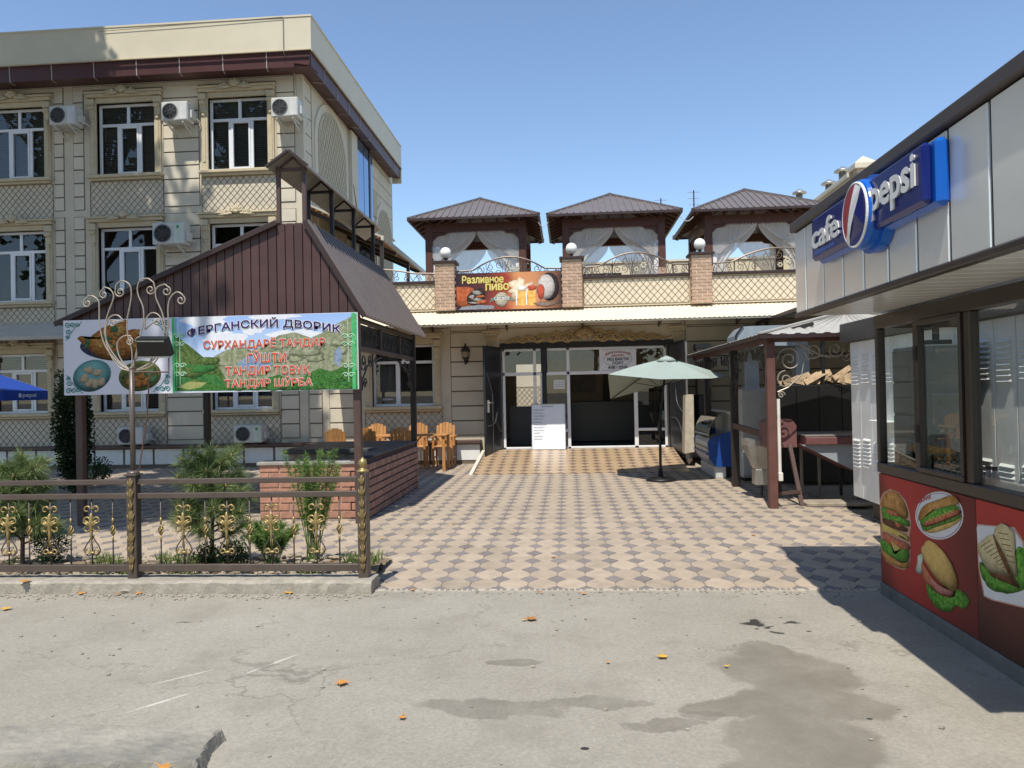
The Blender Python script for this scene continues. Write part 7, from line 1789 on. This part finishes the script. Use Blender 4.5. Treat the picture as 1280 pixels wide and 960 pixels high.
p0 = PY(929, 448, 15.4); p1 = PY(948, 490, 15.4); t = thing('galvanised_duct', 'pale galvanised duct rising behind the upright fridge', 'duct', (p0[0], 15.4, 0)); b = MB(); b.bbox(p0[0], p1[0], 15.3, 15.6, 0.0, 2.5, 0.006); b.build('duct_box', mat('pale_zinc', (0.45, 0.48, 0.50), 0.35, metal=0.3), t)
p0 = PY(993, 448, 15.0); t = thing('galvanised_duct', 'pale galvanised duct behind the firewood heap', 'duct', (p0[0], 15.0, 0)); b = MB(); b.bbox(p0[0], p0[0]+0.26, 14.9, 15.2, 0, 2.4, 0.006); b.build('duct_box', MATS['pale_zinc'], t)
# extractor housing above the pavilion roof and side canopy
t = thing('extractor_housing', 'pale blue grey sheet metal extractor housing above the pavilion roof', 'extractor', (4.3, 15, 2.3)); b = MB()
pp = [PY(921, 432, 14.8), PY(921, 419, 14.8), PY(930, 408, 14.8), PY(1010, 405, 14.8), PY(1010, 432, 14.8)]; b.prism([(p[0], p[1], p[2]) for p in pp], (0, 0.9, 0)); b.build('housing', mat('blue_zinc', (0.36, 0.42, 0.46), 0.35, metal=0.3), t)
b = MB(); a, c = pp[1], pp[2]; b.bar((a[0]-0.02, 14.78, a[2]), (c[0]-0.02, 14.78, c[2]+0.02), 0.03, 0.03); b.bar((pp[0][0]-0.02, 14.78, pp[0][2]), (a[0]-0.02, 14.78, a[2]), 0.03, 0.03); b.build('edge_trim', blackm, t)
sc_ = thing('side_canopy', 'dark edged lean-to canopy over the passage right of the restaurant', 'canopy', (5.5, 15, 0)); b = MB(); b.prism([(4.2, 12.6, 2.97), (7.6, 12.6, 3.4), (7.6, 12.6, 3.43), (4.2, 12.6, 3.0)], (0, 4.3, 0)); b.build('roof_sheet', mat('canopy_under', (0.40, 0.35, 0.26), 0.7), sc_)
b = MB(); b.bar((4.18, 12.58, 2.985), (4.18, 16.95, 2.985), 0.05, 0.07); b.build('eave_trim', roofdk, sc_)
for y in (13.0, 16.5): b = MB(); b.bbox(4.25, 4.31, y-0.03, y+0.03, 0, 2.98, 0.004); b.build('post', blackm, sc_)
# boundary wall closing the yard on the right
b = MB(); b.box(6.6, 6.8, 4.0, 19, 0, 3.2); solo(b, 'boundary_wall', cream, 'plain cream boundary wall behind the grill pavilion', 'wall')

# ================================================================== CAFE KIOSK
KX = 2.37; KY0, KY1 = 2.35, 5.97; KXB = 3.05; FX = 1.80; FZ0, FZ1 = 2.135, 2.80
kk = thing('cafe_kiosk', 'glazed cafe kiosk with silver panel fascia and red food pictures', 'kiosk', (2.9, 4.2, 0))
q = MB(); q.box(KX+0.03, KXB, KY0, KY1-0.01, 0, 0.09); q.bbox(KX-0.02, KX+0.029, KY0, KY1, -0.02, 0.085, 0.01); q.build('plinth', mat('grey_plinth', (0.14, 0.14, 0.135), 0.8, var=0.25, dirt=0.3), kk)
q = MB(); q.box(KX+0.002, KX+0.06, KY0, KY1-0.01, 0.086, 0.93); q.box(KX+0.06, KXB, KY1-0.06, KY1-0.01, 0.091, 0.93); q.build('wall_panel', kframe, kk)
SZ0, SZ1, TZ0, TZ1 = 0.925, 1.0, 2.02, 2.12
q = MB(); q.bbox(KX-0.02, KX+0.07, KY0, KY1, SZ0, SZ1, 0.006); q.build('sill_rail', kframe, kk); q = MB(); q.bbox(KX-0.02, KX+0.07, KY0, KY1, TZ0, TZ1, 0.006); q.build('head_rail', kframe, kk)
q = MB(); q.bbox(KX+0.08, KXB, KY1-0.07, KY1, SZ0, SZ1, 0.006); q.build('sill_rail', kframe, kk); q = MB(); q.bbox(KX+0.08, KXB, KY1-0.07, KY1, TZ0, TZ1, 0.006); q.build('head_rail', kframe, kk)
def ky(px): return PXX(px, 500, KX)[1]
posts = [(KY1-0.025, 0.05), (ky(1147), 0.05), (ky(1213), 0.07), (3.45, 0.06), (KY0+0.04, 0.08)]
for (y, w) in posts:
    q = MB(); q.bbox(KX-0.015, KX+0.045, y-w/2, y+w/2, SZ1, TZ0, 0.006); q.build('post', kframe, kk)
q = MB(); q.bbox(KXB-0.07, KXB, KY1-0.07, KY1, 0.09, TZ1, 0.006); q.build('post', kframe, kk)
y0, y1 = posts[2][0]+0.05, posts[1][0]-0.04    # opening casement with heavier sash
q = MB()
for (a, c, d, e) in ((y0, y1, SZ1, SZ1+0.035), (y0, y1, TZ0-0.035, TZ0), (y0, y0+0.03, SZ1+0.035, TZ0-0.035), (y1-0.03, y1, SZ1+0.035, TZ0-0.035)): q.bbox(KX-0.028, KX+0.012, a, c, d, e, 0.005)
sash = q.build('casement', kframe, kk); q = MB(); q.bbox(KX-0.05, KX-0.036, y1-0.04, y1-0.01, 1.2, 1.32, 0.004); q.bbox(KX-0.05, KX-0.036, y1-0.04, y1-0.01, 1.75, 1.85, 0.004); q.build('hinge', blackm, sash)
for i in range(len(posts)-1):
    a = posts[i+1][0]+posts[i+1][1]/2; c = posts[i][0]-posts[i][1]/2
    q = MB(); q.quad((KX+0.02, c, SZ1), (KX+0.02, a, SZ1), (KX+0.02, a, TZ0), (KX+0.02, c, TZ0)); q.build('pane', kioskg, kk)
q = MB(); q.quad((KX+0.08, KY1-0.03, SZ1), (KXB-0.08, KY1-0.03, SZ1), (KXB-0.08, KY1-0.03, TZ0), (KX+0.08, KY1-0.03, TZ0)); q.build('pane', kioskg, kk)
# fascia panels with dark joints
ends = [6.06, 5.79, 5.405, 5.03, 4.69, 4.34, 3.995, 3.665, 3.315, 2.96, 2.62]
q = MB(); q.box(FX+0.018, FX+0.05, 2.62, 6.06, FZ0+0.01, FZ1); q.build('fascia_back', kframe, kk)
for i in range(len(ends)-1):
    q = MB(); q.bbox(FX, FX+0.016, ends[i+1]+0.012, ends[i]-0.012, FZ0+0.03, FZ1-0.01, 0.005); q.build('fascia_panel', silver, kk)
q = MB(); q.box(FX+0.051, 2.78, 6.02, 6.06, FZ0+0.02, FZ1-0.01); q.box(FX+0.051, 2.78, 2.62, 2.66, FZ0+0.02, FZ1-0.01); q.build('fascia_return', kframe, kk)
q = MB(); q.bbox(FX-0.03, 2.80, 2.60, 6.08, FZ1+0.001, FZ1+0.075, 0.008); q.build('roof_edge', mat('dark_coping', (0.075, 0.062, 0.055), 0.55), kk)
q = MB(); q.bbox(FX-0.012, FX+0.05, 2.62, 6.065, FZ0-0.005, FZ0+0.028, 0.005); q.build('drip_edge', kframe, kk)
sof = mat('gloss_soffit', (0.66, 0.64, 0.60), 0.22, var=0.05)
y = 2.67
while y < 5.88:
    q = MB(); q.bbox(FX+0.052, 2.78, y+0.004, y+0.146, FZ0+0.002, FZ0+0.02, 0.006); q.build('soffit_strip', sof, kk); y += 0.15
# illuminated-type sign box (unlit by day)
sg = thing('sign_box', 'blue cafe sign box with round red white and blue emblem on the kiosk fascia', 'sign', (1.72, 4.4, 2.44))
sb1 = mat('sign_bright_blue', (0.006, 0.11, 0.50), 0.25, var=0.05); sb2 = mat('sign_navy', (0.008, 0.016, 0.15), 0.16, var=0.08)
q = MB(); q.bbox(1.735, FX-0.002, 3.63, 5.31, 2.43, 2.75, 0.02); q.build('rear_tray', sb1, sg)
q = MB(); q.bbox(1.685, 1.734, 3.66, 5.29, 2.445, 2.735, 0.018); q.build('front_face', sb2, sg)
SU = lambda px: (5.29-PXX(px, 297-(px-1018)*0.50, 1.683)[1])/(5.29-3.66)
fS = lambda u, v, l: (1.685-l, 5.29-u*(5.29-3.66), v)
wt = mat('sign_white_plastic', (0.80, 0.80, 0.78), 0.25)
text(sg, 'cafe', fS, SU(1017), SU(1049), 2.520, 2.672, wt, 0.001, 0, thick=0.010); text(sg, 'pepsi', fS, SU(1090.5), SU(1145), 2.492, 2.698, wt, 0.001, 0, thick=0.010)
for (bd, body, a, c, z0, z1) in ((0.03, 'cafe', 1017, 1049, 2.520, 2.672), (0.03, 'pepsi', 1090.5, 1145, 2.492, 2.698)): text(sg, body, fS, SU(a), SU(c), z0, z1, wt, 0.012, bd)
q = MB(); q.add([fS(SU(1018), 2.478, 0.002), fS(SU(1044), 2.478, 0.002), fS(SU(1042), 2.50, 0.002), fS(SU(1034), 2.492, 0.002), fS(SU(1026), 2.506, 0.002), fS(SU(1018), 2.496, 0.002)], [(0, 1, 2, 3, 4, 5)]); q.build('ripple_print', sb1, sg)
cy, cz, cr = 4.415, 2.565, 0.176
q = MB(); q.lathe([(cr+0.022, 0.0), (cr+0.022, -0.05), (cr+0.016, -0.072), (cr+0.004, -0.080)], (1.735, cy, cz), 40, 0, 'x'); q.lathe([(cr+0.042, 0.06), (cr+0.045, 0.0)], (1.735, cy, cz), 40, 0, 'x'); q.build('round_tray', sb1, sg, False)
q = MB(); q.tube([(1.652, cy+(cr+0.002)*math.cos(2*PI*i/48), cz+(cr+0.002)*math.sin(2*PI*i/48)) for i in range(49)], 0.008, 6); q.build('emblem_rim', wt, sg)
def disc(pts, m, l):
    # polygon in the unit disc, domed outward
    q = MB(); n = len(pts); V = []
    for (u, v) in pts:
        V.append((1.650-0.02*(1-min(1, u*u+v*v))-l, cy-u*cr, cz+v*cr))
    q.add(V, [tuple(range(n))]); q.build('emblem_field', m, sg)
def rim(a0, a1, n=14): return [(math.cos(a0+(a1-a0)*i/n), math.sin(a0+(a1-a0)*i/n)) for i in range(n+1)]
cur1 = [(0.18, 0.98), (0.05, 0.55), (-0.10, 0.15), (-0.30, -0.25), (-0.55, -0.60), (-0.72, -0.69)]
cur2 = [(0.62, 0.78), (0.50, 0.35), (0.28, 0.0), (0.0, -0.35), (-0.25, -0.62), (-0.42, -0.91)]
redm = mat('emblem_red', (0.36, 0.018, 0.022), 0.3)
q = MB(); q.lathe([(0.001, -0.004), (cr, -0.004)], (1.662, cy, cz), 40, 0, 'x'); q.build('emblem_field', wt, sg)
disc(cur1+rim(math.atan2(-0.69, -0.72)+2*PI, math.atan2(0.98, 0.18), 16), redm, 0.004)
disc(cur1[::1]+cur2[::-1], wt, 0.004)
disc(cur2[::-1]+rim(math.atan2(0.78, 0.62), math.atan2(-0.91, -0.42), 18), sb2, 0.004)
# food pictures on the lower panels
def food_poster(ya, yb, label, base):
    t, fr = poster('food_poster', label, 'poster', (KX-0.008, ya, 0.09), (0, yb-ya, 0), (0, 0, 0.825), (-1, 0, 0), base, 0.008)
    def uv(px, py):
        p = PXX(px, py, KX-0.01); return ((ya-p[1])/(ya-yb), (p[2]-0.09)/0.825)
    def zz(pts, m, l, flat=False):
        n = len(pts); cx = sum(p[0] for p in pts)/n; cz = sum(p[1] for p in pts)/n; l *= 1.5
        def put(k, dx, dz, mm, dl): layer(t, fr, [uv(1090+(cx+(a-cx)*k+dx)/5.0526, 590+(cz+(c-cz)*k+dz)/5.0526) for a, c in pts], mm, l+dl)
        if flat or n < 5: put(1, 0, 0, m, 0); return
        photo_layer(t, fr, [uv(1090+a/5.0526, 590+c/5.0526) for a, c in pts], m, l, int(cx+cz))
    return t, fr, uv, zz
yA, yB, yC = KY1-0.005, ky(1217.5), 2.8
redbg = grad_mat('poster_red_a', [(0.0, (0.10, 0.03, 0.022)), (0.30, (0.20, 0.035, 0.03)), (0.62, (0.44, 0.05, 0.04)), (0.85, (0.42, 0.06, 0.045)), (1.0, (0.16, 0.04, 0.03))], 'Y', -1.55, 0.0, 0.30, 1.6, 0.4)
redbg2 = grad_mat('poster_red_b', [(0.0, (0.06, 0.028, 0.02)), (0.35, (0.12, 0.04, 0.03)), (0.62, (0.34, 0.05, 0.035)), (1.0, (0.46, 0.05, 0.04))], 'Z', 0.0, 0.82, 0.35, 1.8, 0.4)
halo = pm_('print_halo', (0.56, 0.30, 0.22), (0.62, 0.36, 0.27), 4); bun = pm_('print_bun', (0.44, 0.19, 0.05), (0.62, 0.34, 0.11), 9); lett = pm_('print_lettuce', (0.04, 0.22, 0.02), (0.20, 0.44, 0.07), 16); patty = pm_('print_patty', (0.10, 0.04, 0.02), (0.20, 0.09, 0.04), 16); chz = pm_('print_cheese', (0.62, 0.42, 0.08), (0.70, 0.55, 0.20), 8); tom = pm_('print_tomato', (0.50, 0.12, 0.05), (0.58, 0.22, 0.12), 10); tan = pm_('print_tan', (0.62, 0.38, 0.11), (0.72, 0.48, 0.17), 6); pwhite = pm_('print_plate', (0.68, 0.67, 0.68), (0.76, 0.75, 0.76), 3); seed_ = pm_('print_seed', (0.60, 0.45, 0.25), (0.65, 0.5, 0.3), 6)
t, fr, uv, zz = food_poster(yA, yB, 'red poster with a hamburger, a hot dog and a filled roll on the kiosk', redbg)
zz([(45, 260), (48, 180), (70, 130), (115, 106), (170, 128), (212, 180), (238, 260), (248, 330), (238, 400), (244, 500), (240, 592), (205, 620), (150, 605), (90, 565), (58, 505), (52, 430), (58, 350)], halo, 0.001, True)
zz([(58, 215), (62, 180), (78, 145), (118, 118), (165, 136), (205, 190), (230, 275), (200, 292), (140, 245), (92, 226)], bun, 0.002)
zz([(66, 270), (60, 225), (92, 228), (140, 246), (200, 292), (236, 312), (234, 345), (180, 330), (130, 305), (80, 300)], lett, 0.0028)
zz([(95, 235), (150, 250), (180, 280), (130, 275), (100, 260)], tom, 0.0032)
zz([(72, 290), (120, 305), (180, 330), (224, 358), (215, 378), (130, 352), (78, 325)], patty, 0.0036); zz([(140, 305), (190, 335), (165, 350)], tom, 0.004)
zz([(64, 322), (120, 350), (200, 388), (236, 415), (230, 442), (200, 410), (170, 412), (130, 388), (70, 372)], chz, 0.0044)
zz([(74, 380), (150, 420), (230, 455), (232, 498), (150, 482), (80, 425)], tom, 0.0048); zz([(120, 430), (180, 480), (150, 520), (135, 470)], chz, 0.0052)
zz([(58, 425), (95, 440), (130, 480), (150, 520), (190, 490), (228, 492), (238, 545), (200, 572), (140, 540), (75, 495)], lett, 0.0056)
zz([(66, 490), (140, 545), (200, 576), (236, 562), (232, 602), (190, 606), (120, 580), (80, 535)], bun, 0.0052)
for k in range(22):
    rr = random.Random(k); a = rr.uniform(80, 205); c = rr.uniform(135, 235)
    if c > 120+(a-60)*0.15 and c < 215+(a-80)*0.45 and c > 130+max(0, a-150)*0.9: zz([(a-2, c), (a, c-1.6), (a+2, c), (a, c+1.6)], seed_, 0.0032)
cir = [(425+152*math.cos(2*PI*i/40), 275+152*math.sin(2*PI*i/40)) for i in range(40)]
zz(cir, pwhite, 0.001, True); zz([(425+143*math.cos(2*PI*i/40), 275+143*math.sin(2*PI*i/40)) for i in range(40)], pm_('print_plum', (0.25, 0.05, 0.06), (0.3, 0.06, 0.07), 4), 0.0016, True); zz([(425+140*math.cos(2*PI*i/40), 275+140*math.sin(2*PI*i/40)) for i in range(40)], pwhite, 0.0022, True)
a, c = uv(1090+300/5.0526, 590+190/5.0526); d, e = uv(1090+375/5.0526, 590+150/5.0526)
text(t, 'DÖNAR', lambda u, v, l: fr(u, v+(u-a)*0.55, l), a, d, c-0.01, c+0.035, red, 0.0035, 0.01)
zz([(318, 352), (345, 330), (430, 335), (552, 285), (566, 300), (500, 350), (392, 384), (340, 378)], tan, 0.0028)
zz([(305, 300), (340, 262), (400, 238), (530, 208), (562, 262), (545, 300), (420, 345), (330, 368)], lett, 0.0034); zz([(330, 325), (430, 288), (540, 240), (560, 268), (450, 316), (345, 348)], patty, 0.0038); zz([(335, 318), (430, 280), (535, 238), (552, 258), (450, 304), (345, 338)], tom, 0.0042)
mz = []
for i in range(15): mz.append((340+13.2*i, 312-5.2*i+(12 if i % 2 else -8)))
zz([(a_, c_-3) for a_, c_ in mz]+[(a_, c_+4) for a_, c_ in mz[::-1]], chz, 0.0048, True)
zz([(298, 290), (330, 215), (430, 172), (510, 148), (546, 172), (546, 205), (480, 214), (380, 246), (312, 305)], bun, 0.0052)
zz([(290, 530), (315, 518), (322, 560), (312, 642), (276, 628), (286, 570)], pm_('print_onion', (0.55, 0.62, 0.42), (0.7, 0.72, 0.6), 8), 0.0016)
zz([(345, 700), (390, 750), (450, 780), (515, 790), (540, 740), (600, 780), (616, 830), (580, 866), (530, 842), (500, 882), (430, 872), (380, 822), (350, 760)], lett, 0.002)
zz([(313, 575), (340, 605), (400, 690), (470, 738), (518, 752), (500, 788), (430, 776), (370, 722), (328, 670)], tom, 0.0026); zz([(360, 660), (420, 715), (510, 755), (495, 780), (430, 765), (380, 715)], pm_('print_ham', (0.45, 0.16, 0.13), (0.55, 0.25, 0.2), 10), 0.003)
zz([(315, 490), (345, 440), (372, 436), (410, 458), (460, 510), (510, 590), (538, 670), (542, 725), (522, 752), (480, 735), (420, 685), (360, 605), (330, 545)], tan, 0.0036)
t, fr, uv, zz = food_poster(yB-0.006, yC, 'red and brown poster with grilled wraps on a white plate on the kiosk', redbg2)
zz([(648, 345), (665, 328), (900, 348), (960, 440), (1050, 860), (1000, 870), (760, 812), (705, 785), (670, 600)], halo, 0.001, True); zz([(658, 350), (672, 336), (890, 356), (950, 445), (1035, 850), (990, 858), (765, 805), (712, 780), (680, 600)], pwhite, 0.0018, True)
zz([(682, 565), (720, 610), (800, 650), (900, 560), (925, 470), (985, 530), (1010, 700), (920, 760), (830, 765), (745, 735), (692, 650)], lett, 0.0026)
zz([(735, 615), (780, 625), (880, 650), (910, 720), (850, 700), (760, 660)], patty, 0.0032); zz([(668, 470), (700, 430), (760, 395), (800, 440), (840, 520), (888, 645), (850, 655), (740, 622), (690, 545)], pm_('print_wrap', (0.52, 0.42, 0.22), (0.64, 0.54, 0.32), 14), 0.0038)
zz([(770, 390), (820, 480), (880, 620), (940, 730), (905, 712), (850, 610), (790, 470)], patty, 0.0044); zz([(775, 382), (820, 326), (890, 365), (908, 410), (912, 520), (925, 655), (895, 640), (850, 540), (815, 470)], MATS['print_wrap'], 0.005)
for k in range(9):
    a = 690+k*20; c = 470+k*19; zz([(a, c), (a+60-k*2, c-40+k*3), (a+62-k*2, c-36+k*3), (a+2, c+5)], patty, 0.0042) if k < 8 else None
for k in range(6): zz([(800+k*14, 380+k*36), (868+k*8, 392+k*36), (868+k*8, 397+k*36), (801+k*14, 385+k*36)], patty, 0.0056)
# things inside and behind the kiosk
q = MB(); q.bbox(KX+0.08, 3.05, KY0+0.1, KY1-0.12, 0.86, 0.90, 0.006); q.build('inner_counter', steelm, kk)
t = thing('dark_oven', 'dark grey oven cabinet seen through the kiosk glass', 'oven', (3.15, 6.85, 0))
ov = mat('oven_grey', (0.055, 0.06, 0.06), 0.45, var=0.15)
q = MB(); q.bbox(2.98, 3.40, 6.50, 7.15, 0.0, 1.92, 0.012); q.build('cabinet', ov, t)
for k in range(4): q = MB(); q.bbox(2.962, 2.979, 6.53, 7.12, 0.75+k*0.29, 1.02+k*0.29, 0.005); q.build('drawer_front', ov, t)
q = MB(); q.tube([(3.2, 6.8, 1.92), (3.2, 6.8, 2.1)], 0.03, 8); q.bbox(3.08, 3.3, 6.72, 6.9, 1.921, 1.97, 0.006); q.build('flue', blackm, t)
cr_m = mat('crate_green_grey', (0.17, 0.18, 0.12), 0.6)
def crate(x0, x1, y0, y1, z0, h, label):
    t = thing('mesh_crate', label, 'crate', ((x0+x1)/2, (y0+y1)/2, z0), 'plastic crates in the kiosk'); q = MB(); nb = 6
    for (ax, a0, a1, f) in (('x', y0, y1, x0), ('x', y0, y1, x1), ('y', x0, x1, y0), ('y', x0, x1, y1)):
        for k in range(nb+1):
            s = a0+(a1-a0)*k/nb; p, e = ((f, s, z0), (f, s, z0+h)) if ax == 'x' else ((s, f, z0), (s, f, z0+h)); q.bar(p, e, 0.012, 0.012)
        for k in range(5):
            z = z0+h*k/4; p, e = ((f, a0, z), (f, a1, z)) if ax == 'x' else ((a0, f, z), (a1, f, z)); q.bar(p, e, 0.012, 0.014)
    q.build('crate_mesh', cr_m, t); q = MB(); q.box(x0, x1, y0, y1, z0, z0+0.01); q.build('crate_floor', cr_m, t)
crate(2.50, 2.74, 5.69, 5.90, 0.90, 0.20, 'grey green mesh crate in the kiosk nearer the far glass end'); crate(2.50, 2.74, 5.40, 5.66, 0.90, 0.20, 'grey green mesh crate in the kiosk beside the casement window')
for i, (x, y) in enumerate(((2.61, 5.57), (2.61, 5.47), (2.61, 5.75), (2.61, 5.84))):
    b = MB(); b.blob((x, y, 1.10), (0.085, 0.045, 0.045), 12, 8, 0, 0.05); solo(b, 'bread_loaf', bun, ('brown loaf in the near crate, left', 'brown loaf in the near crate, right', 'brown loaf in the far crate, right', 'brown loaf in the far crate, left')[i], 'bread', smooth=True)
for i, px in enumerate((1235.5, 1243)):
    p = PXX(px, 575, 2.62); t = thing('sauce_bottle', ('small clear bottle with dark cap in the kiosk, left of the pair', 'small clear bottle with dark cap in the kiosk, right of the pair')[i], 'bottle', (2.62, p[1], 0.90), 'bottles in the kiosk')
    q = MB(); q.lathe([(0.028, 0.0), (0.03, 0.01), (0.03, 0.10), (0.014, 0.135), (0.014, 0.15)], (2.62, p[1], 0.90), 14); q.build('bottle_body', mat('bottle_pink', (0.50, 0.36, 0.32), 0.1), t, True); q = MB(); q.lathe([(0.016, 0.15), (0.016, 0.172)], (2.62, p[1], 0.90), 12); q.build('cap', mat('cap_dark', (0.05, 0.02, 0.02), 0.4), t)
b = MB(); b.bbox(2.52, 2.95, 4.02, 4.55, 0.901, 0.935, 0.01); solo(b, 'dark_tray', blackm, 'dark serving tray on the kiosk counter below the bottles', 'tray')
# louvred white container behind
cn = thing('louvred_container', 'white sheet metal container with louvred panels behind the kiosk', 'container', (3.9, 6.5, 0)); LX = 3.5; y = 9.62; k = 0
q = MB(); q.box(LX+0.02, 4.5, 3.2, 9.62, 0.22, 2.12); q.build('body', wallw, cn); q = MB(); q.bbox(LX+0.1, 4.4, 3.3, 9.3, 0, 0.219, 0.01); q.build('base', mat('brown_base', (0.09, 0.07, 0.05), 0.8), cn)
q = MB(); q.bbox(LX-0.06, 4.56, 3.15, 9.8, 2.122, 2.36, 0.01); q.build('roof_band', mat('charcoal_band', (0.07, 0.07, 0.068), 0.55), cn)
pw = 0.315
while y-pw > 3.2:
    q = MB(); q.bbox(LX, LX+0.019, y-pw+0.004, y-0.004, 0.225, 2.115, 0.004); pn = q.build('panel', wallw, cn)
    dz = 0.02*(k % 2)
    for z0 in (0.62, 1.62):
        for j in range(8):
            z = z0+dz+j*0.045; q = MB(); q.add([(LX-0.001, y-0.06, z), (LX-0.001, y-pw+0.06, z), (LX-0.022, y-pw+0.065, z-0.022), (LX-0.022, y-0.065, z-0.022), (LX-0.001, y-0.06, z-0.026), (LX-0.001, y-pw+0.06, z-0.026)], [(0, 1, 2, 3), (3, 2, 5, 4), (0, 3, 4), (1, 5, 2)]); q.build('louvre', wallw, pn)
    y -= pw; k += 1
q = MB(); q.bbox(LX-0.14, LX-0.001, 8.35, 8.75, 1.18, 1.195, 0.003); q.build('folding_shelf', wallw, cn)

# ================================================================== FALLEN LEAVES
leaf_y = mat('leaf_yellow', (0.62, 0.36, 0.035), 0.7, var=0.25, scale=40); leaf_b = mat('leaf_brown', (0.36, 0.16, 0.04), 0.75, var=0.3, scale=40); leaf_o = mat('leaf_orange', (0.52, 0.24, 0.05), 0.7, var=0.3, scale=40)
def leaf(px, py, size, m, label, z=0.004, seed=0):
    r = random.Random(seed); g = G(px, py, z); b = MB(); n = 20; rot = r.uniform(0, 6.28); curl = r.uniform(0.06, 0.22); pts = []
    for i in range(n):
        a = 2*PI*i/n; k = (1.0, 0.55, 0.72, 0.5)[i % 4]*r.uniform(0.85, 1.1); u, v = size*k*math.cos(a), size*k*math.sin(a)
        pts.append((g[0]+u*math.cos(rot)-v*math.sin(rot), g[1]+u*math.sin(rot)+v*math.cos(rot), z+0.004+curl*(u*u/size+abs(v)*0.5)*r.uniform(0.7, 1.2)))
    b.add([(g[0], g[1], z+0.006)]+pts, [(0, 1+i, 1+(i+1) % n) for i in range(n)]); b.tube([(g[0], g[1], z+0.006), (g[0]+size*1.3*math.cos(rot), g[1]+size*1.3*math.sin(rot), z+0.012)], 0.002, 4)
    solo(b, 'fallen_leaf', m, label, 'leaf', group='fallen leaves')
LV = [(664, 774, .055, leaf_b, 'curled brown fallen leaf on the road just before the paving edge'), (427, 854, .048, leaf_o, 'curled orange fallen leaf on the open road left of centre'), (828, 821, .042, leaf_y, 'yellow fallen leaf on the road between the oil drops and the damp stains'),
      (503, 897, .026, leaf_o, 'small orange fallen leaf on the road in the near centre'), (362, 741, .055, leaf_y, 'bright yellow fallen leaf at the foot of the kerb'), (392, 737, .040, leaf_o, 'orange fallen leaf at the kerb beside the bright yellow one'),
      (173, 742, .042, leaf_o, 'orange fallen leaf at the kerb below the scroll stand'), (147, 743, .035, leaf_b, 'brown fallen leaf at the kerb left of the scroll stand'), (102, 742, .045, leaf_o, 'flat orange fallen leaf at the kerb left of the stand, near the road'), (8, 761, .050, leaf_y, 'yellow fallen leaf on the road at the left picture edge'),
      (677, 741, .020, leaf_o, 'tiny orange leaf on the paving edge above the curled brown leaf'), (730, 742, .030, leaf_o, 'orange leaf on the paving edge right of centre'), (760, 828, .018, leaf_o, 'tiny orange leaf on the road left of the yellow leaf'), (567, 655, .035, leaf_b, 'brown leaf on the paving right of the brick counter'),
      (692, 697, .032, leaf_b, 'brown leaf on the middle of the paving'), (509, 669, .028, leaf_o, 'orange leaf on the paving close behind the fence end'), (477, 673, .028, leaf_y, 'yellow leaf on the paving beside the fence post'), (516, 738, .025, leaf_o, 'orange leaf on the paving edge near the kerb end'), (942, 669, .035, leaf_o, 'orange leaf on the paving right of the umbrella'), (908, 833, .018, leaf_y, 'tiny yellow leaf at the rim of the large damp stain'), (655, 775, .02, leaf_y, 'tiny yellow leaf next to the curled brown leaf')]
for i, (px, py, sz, m, lb) in enumerate(LV): leaf(px, py, sz, m, lb, seed=i+1)
for i, (px, py, sz, m, lb) in enumerate(((30, 727, .06, leaf_o, 'orange leaf lying on top of the kerb near the left picture edge'), (445, 706, .05, leaf_y, 'yellow leaf in the bed beside the end post'), (412, 702, .045, leaf_b, 'brown leaf in the bed left of the end post'), (205, 960, .04, leaf_o, 'orange leaf on the broken kerb slab'))): leaf(px, py, sz, m, lb, 0.105 if i == 0 else 0.075 if i < 3 else 0.06, 60+i)
b = MB(); g = G(159, 741)
b.blob((g[0], g[1], 0.025), (0.05, 0.035, 0.03), 9, 6, 0, 0.25); solo(b, 'loose_stone', concrete, 'rough grey stone at the kerb below the scroll stand', 'stone')
r = random.Random(77); b = MB()
for k in range(650):
    if k < 420: x = r.uniform(-5.5, -1.55); y = 5.94-abs(r.gauss(0, 0.07))
    elif k < 520: x = r.uniform(-1.6, 2.3); y = PAVE_Y-0.03-abs(r.gauss(0, 0.10))
    else: x = r.uniform(-4, 2.3); y = r.uniform(2.6, 6)
    q_ = r.uniform(0.003, 0.011); b.blob((x, y, -0.004+q_*0.5), (q_*1.3, q_, q_*0.7), 6, 4, 0, 0.25)
tag(b.build('road_grit', concrete), 'loose grit and small stones lying on the road along the kerb', 'grit', kind='stuff')
b = MB(); b.tube([(-0.62+0.24*i/10, 17.6, 5.55-0.10*math.sin(PI*i/10)) for i in range(11)], 0.008, 4); b.tube([(2.68+0.29*i/10, 17.6, 5.55-0.10*math.sin(PI*i/10)) for i in range(11)], 0.008, 4)
solo(b, 'slack_cable', MATS['aircon_plate'], 'thin pale cable slung between the terrace gazebo eaves', 'cable')
# pieces too small to pick apart stay joined in one mesh
for o in bpy.data.objects:
    if o.parent and o.name.split('.')[0] in ('panel_joints', 'flank_joints', 'diamond_lattice', 'band_seams', 'standing_seams', 'roof_ribs', 'scrollwork', 'frieze_scrolls', 'corner_scroll', 'crate_mesh', 'needles', 'buds', 'leaves', 'foliage', 'crown', 'wire_guard', 'blind', 'door_scrollwork', 'swag_fold', 'curtain_tail', 'lettering', 'lettering_outline', 'gold_ornament', 'window_curtain', 'print', 'handwriting', 'written_line', 'iron_flower', 'hood_stay', 'tie'): o['kind'] = 'stuff'
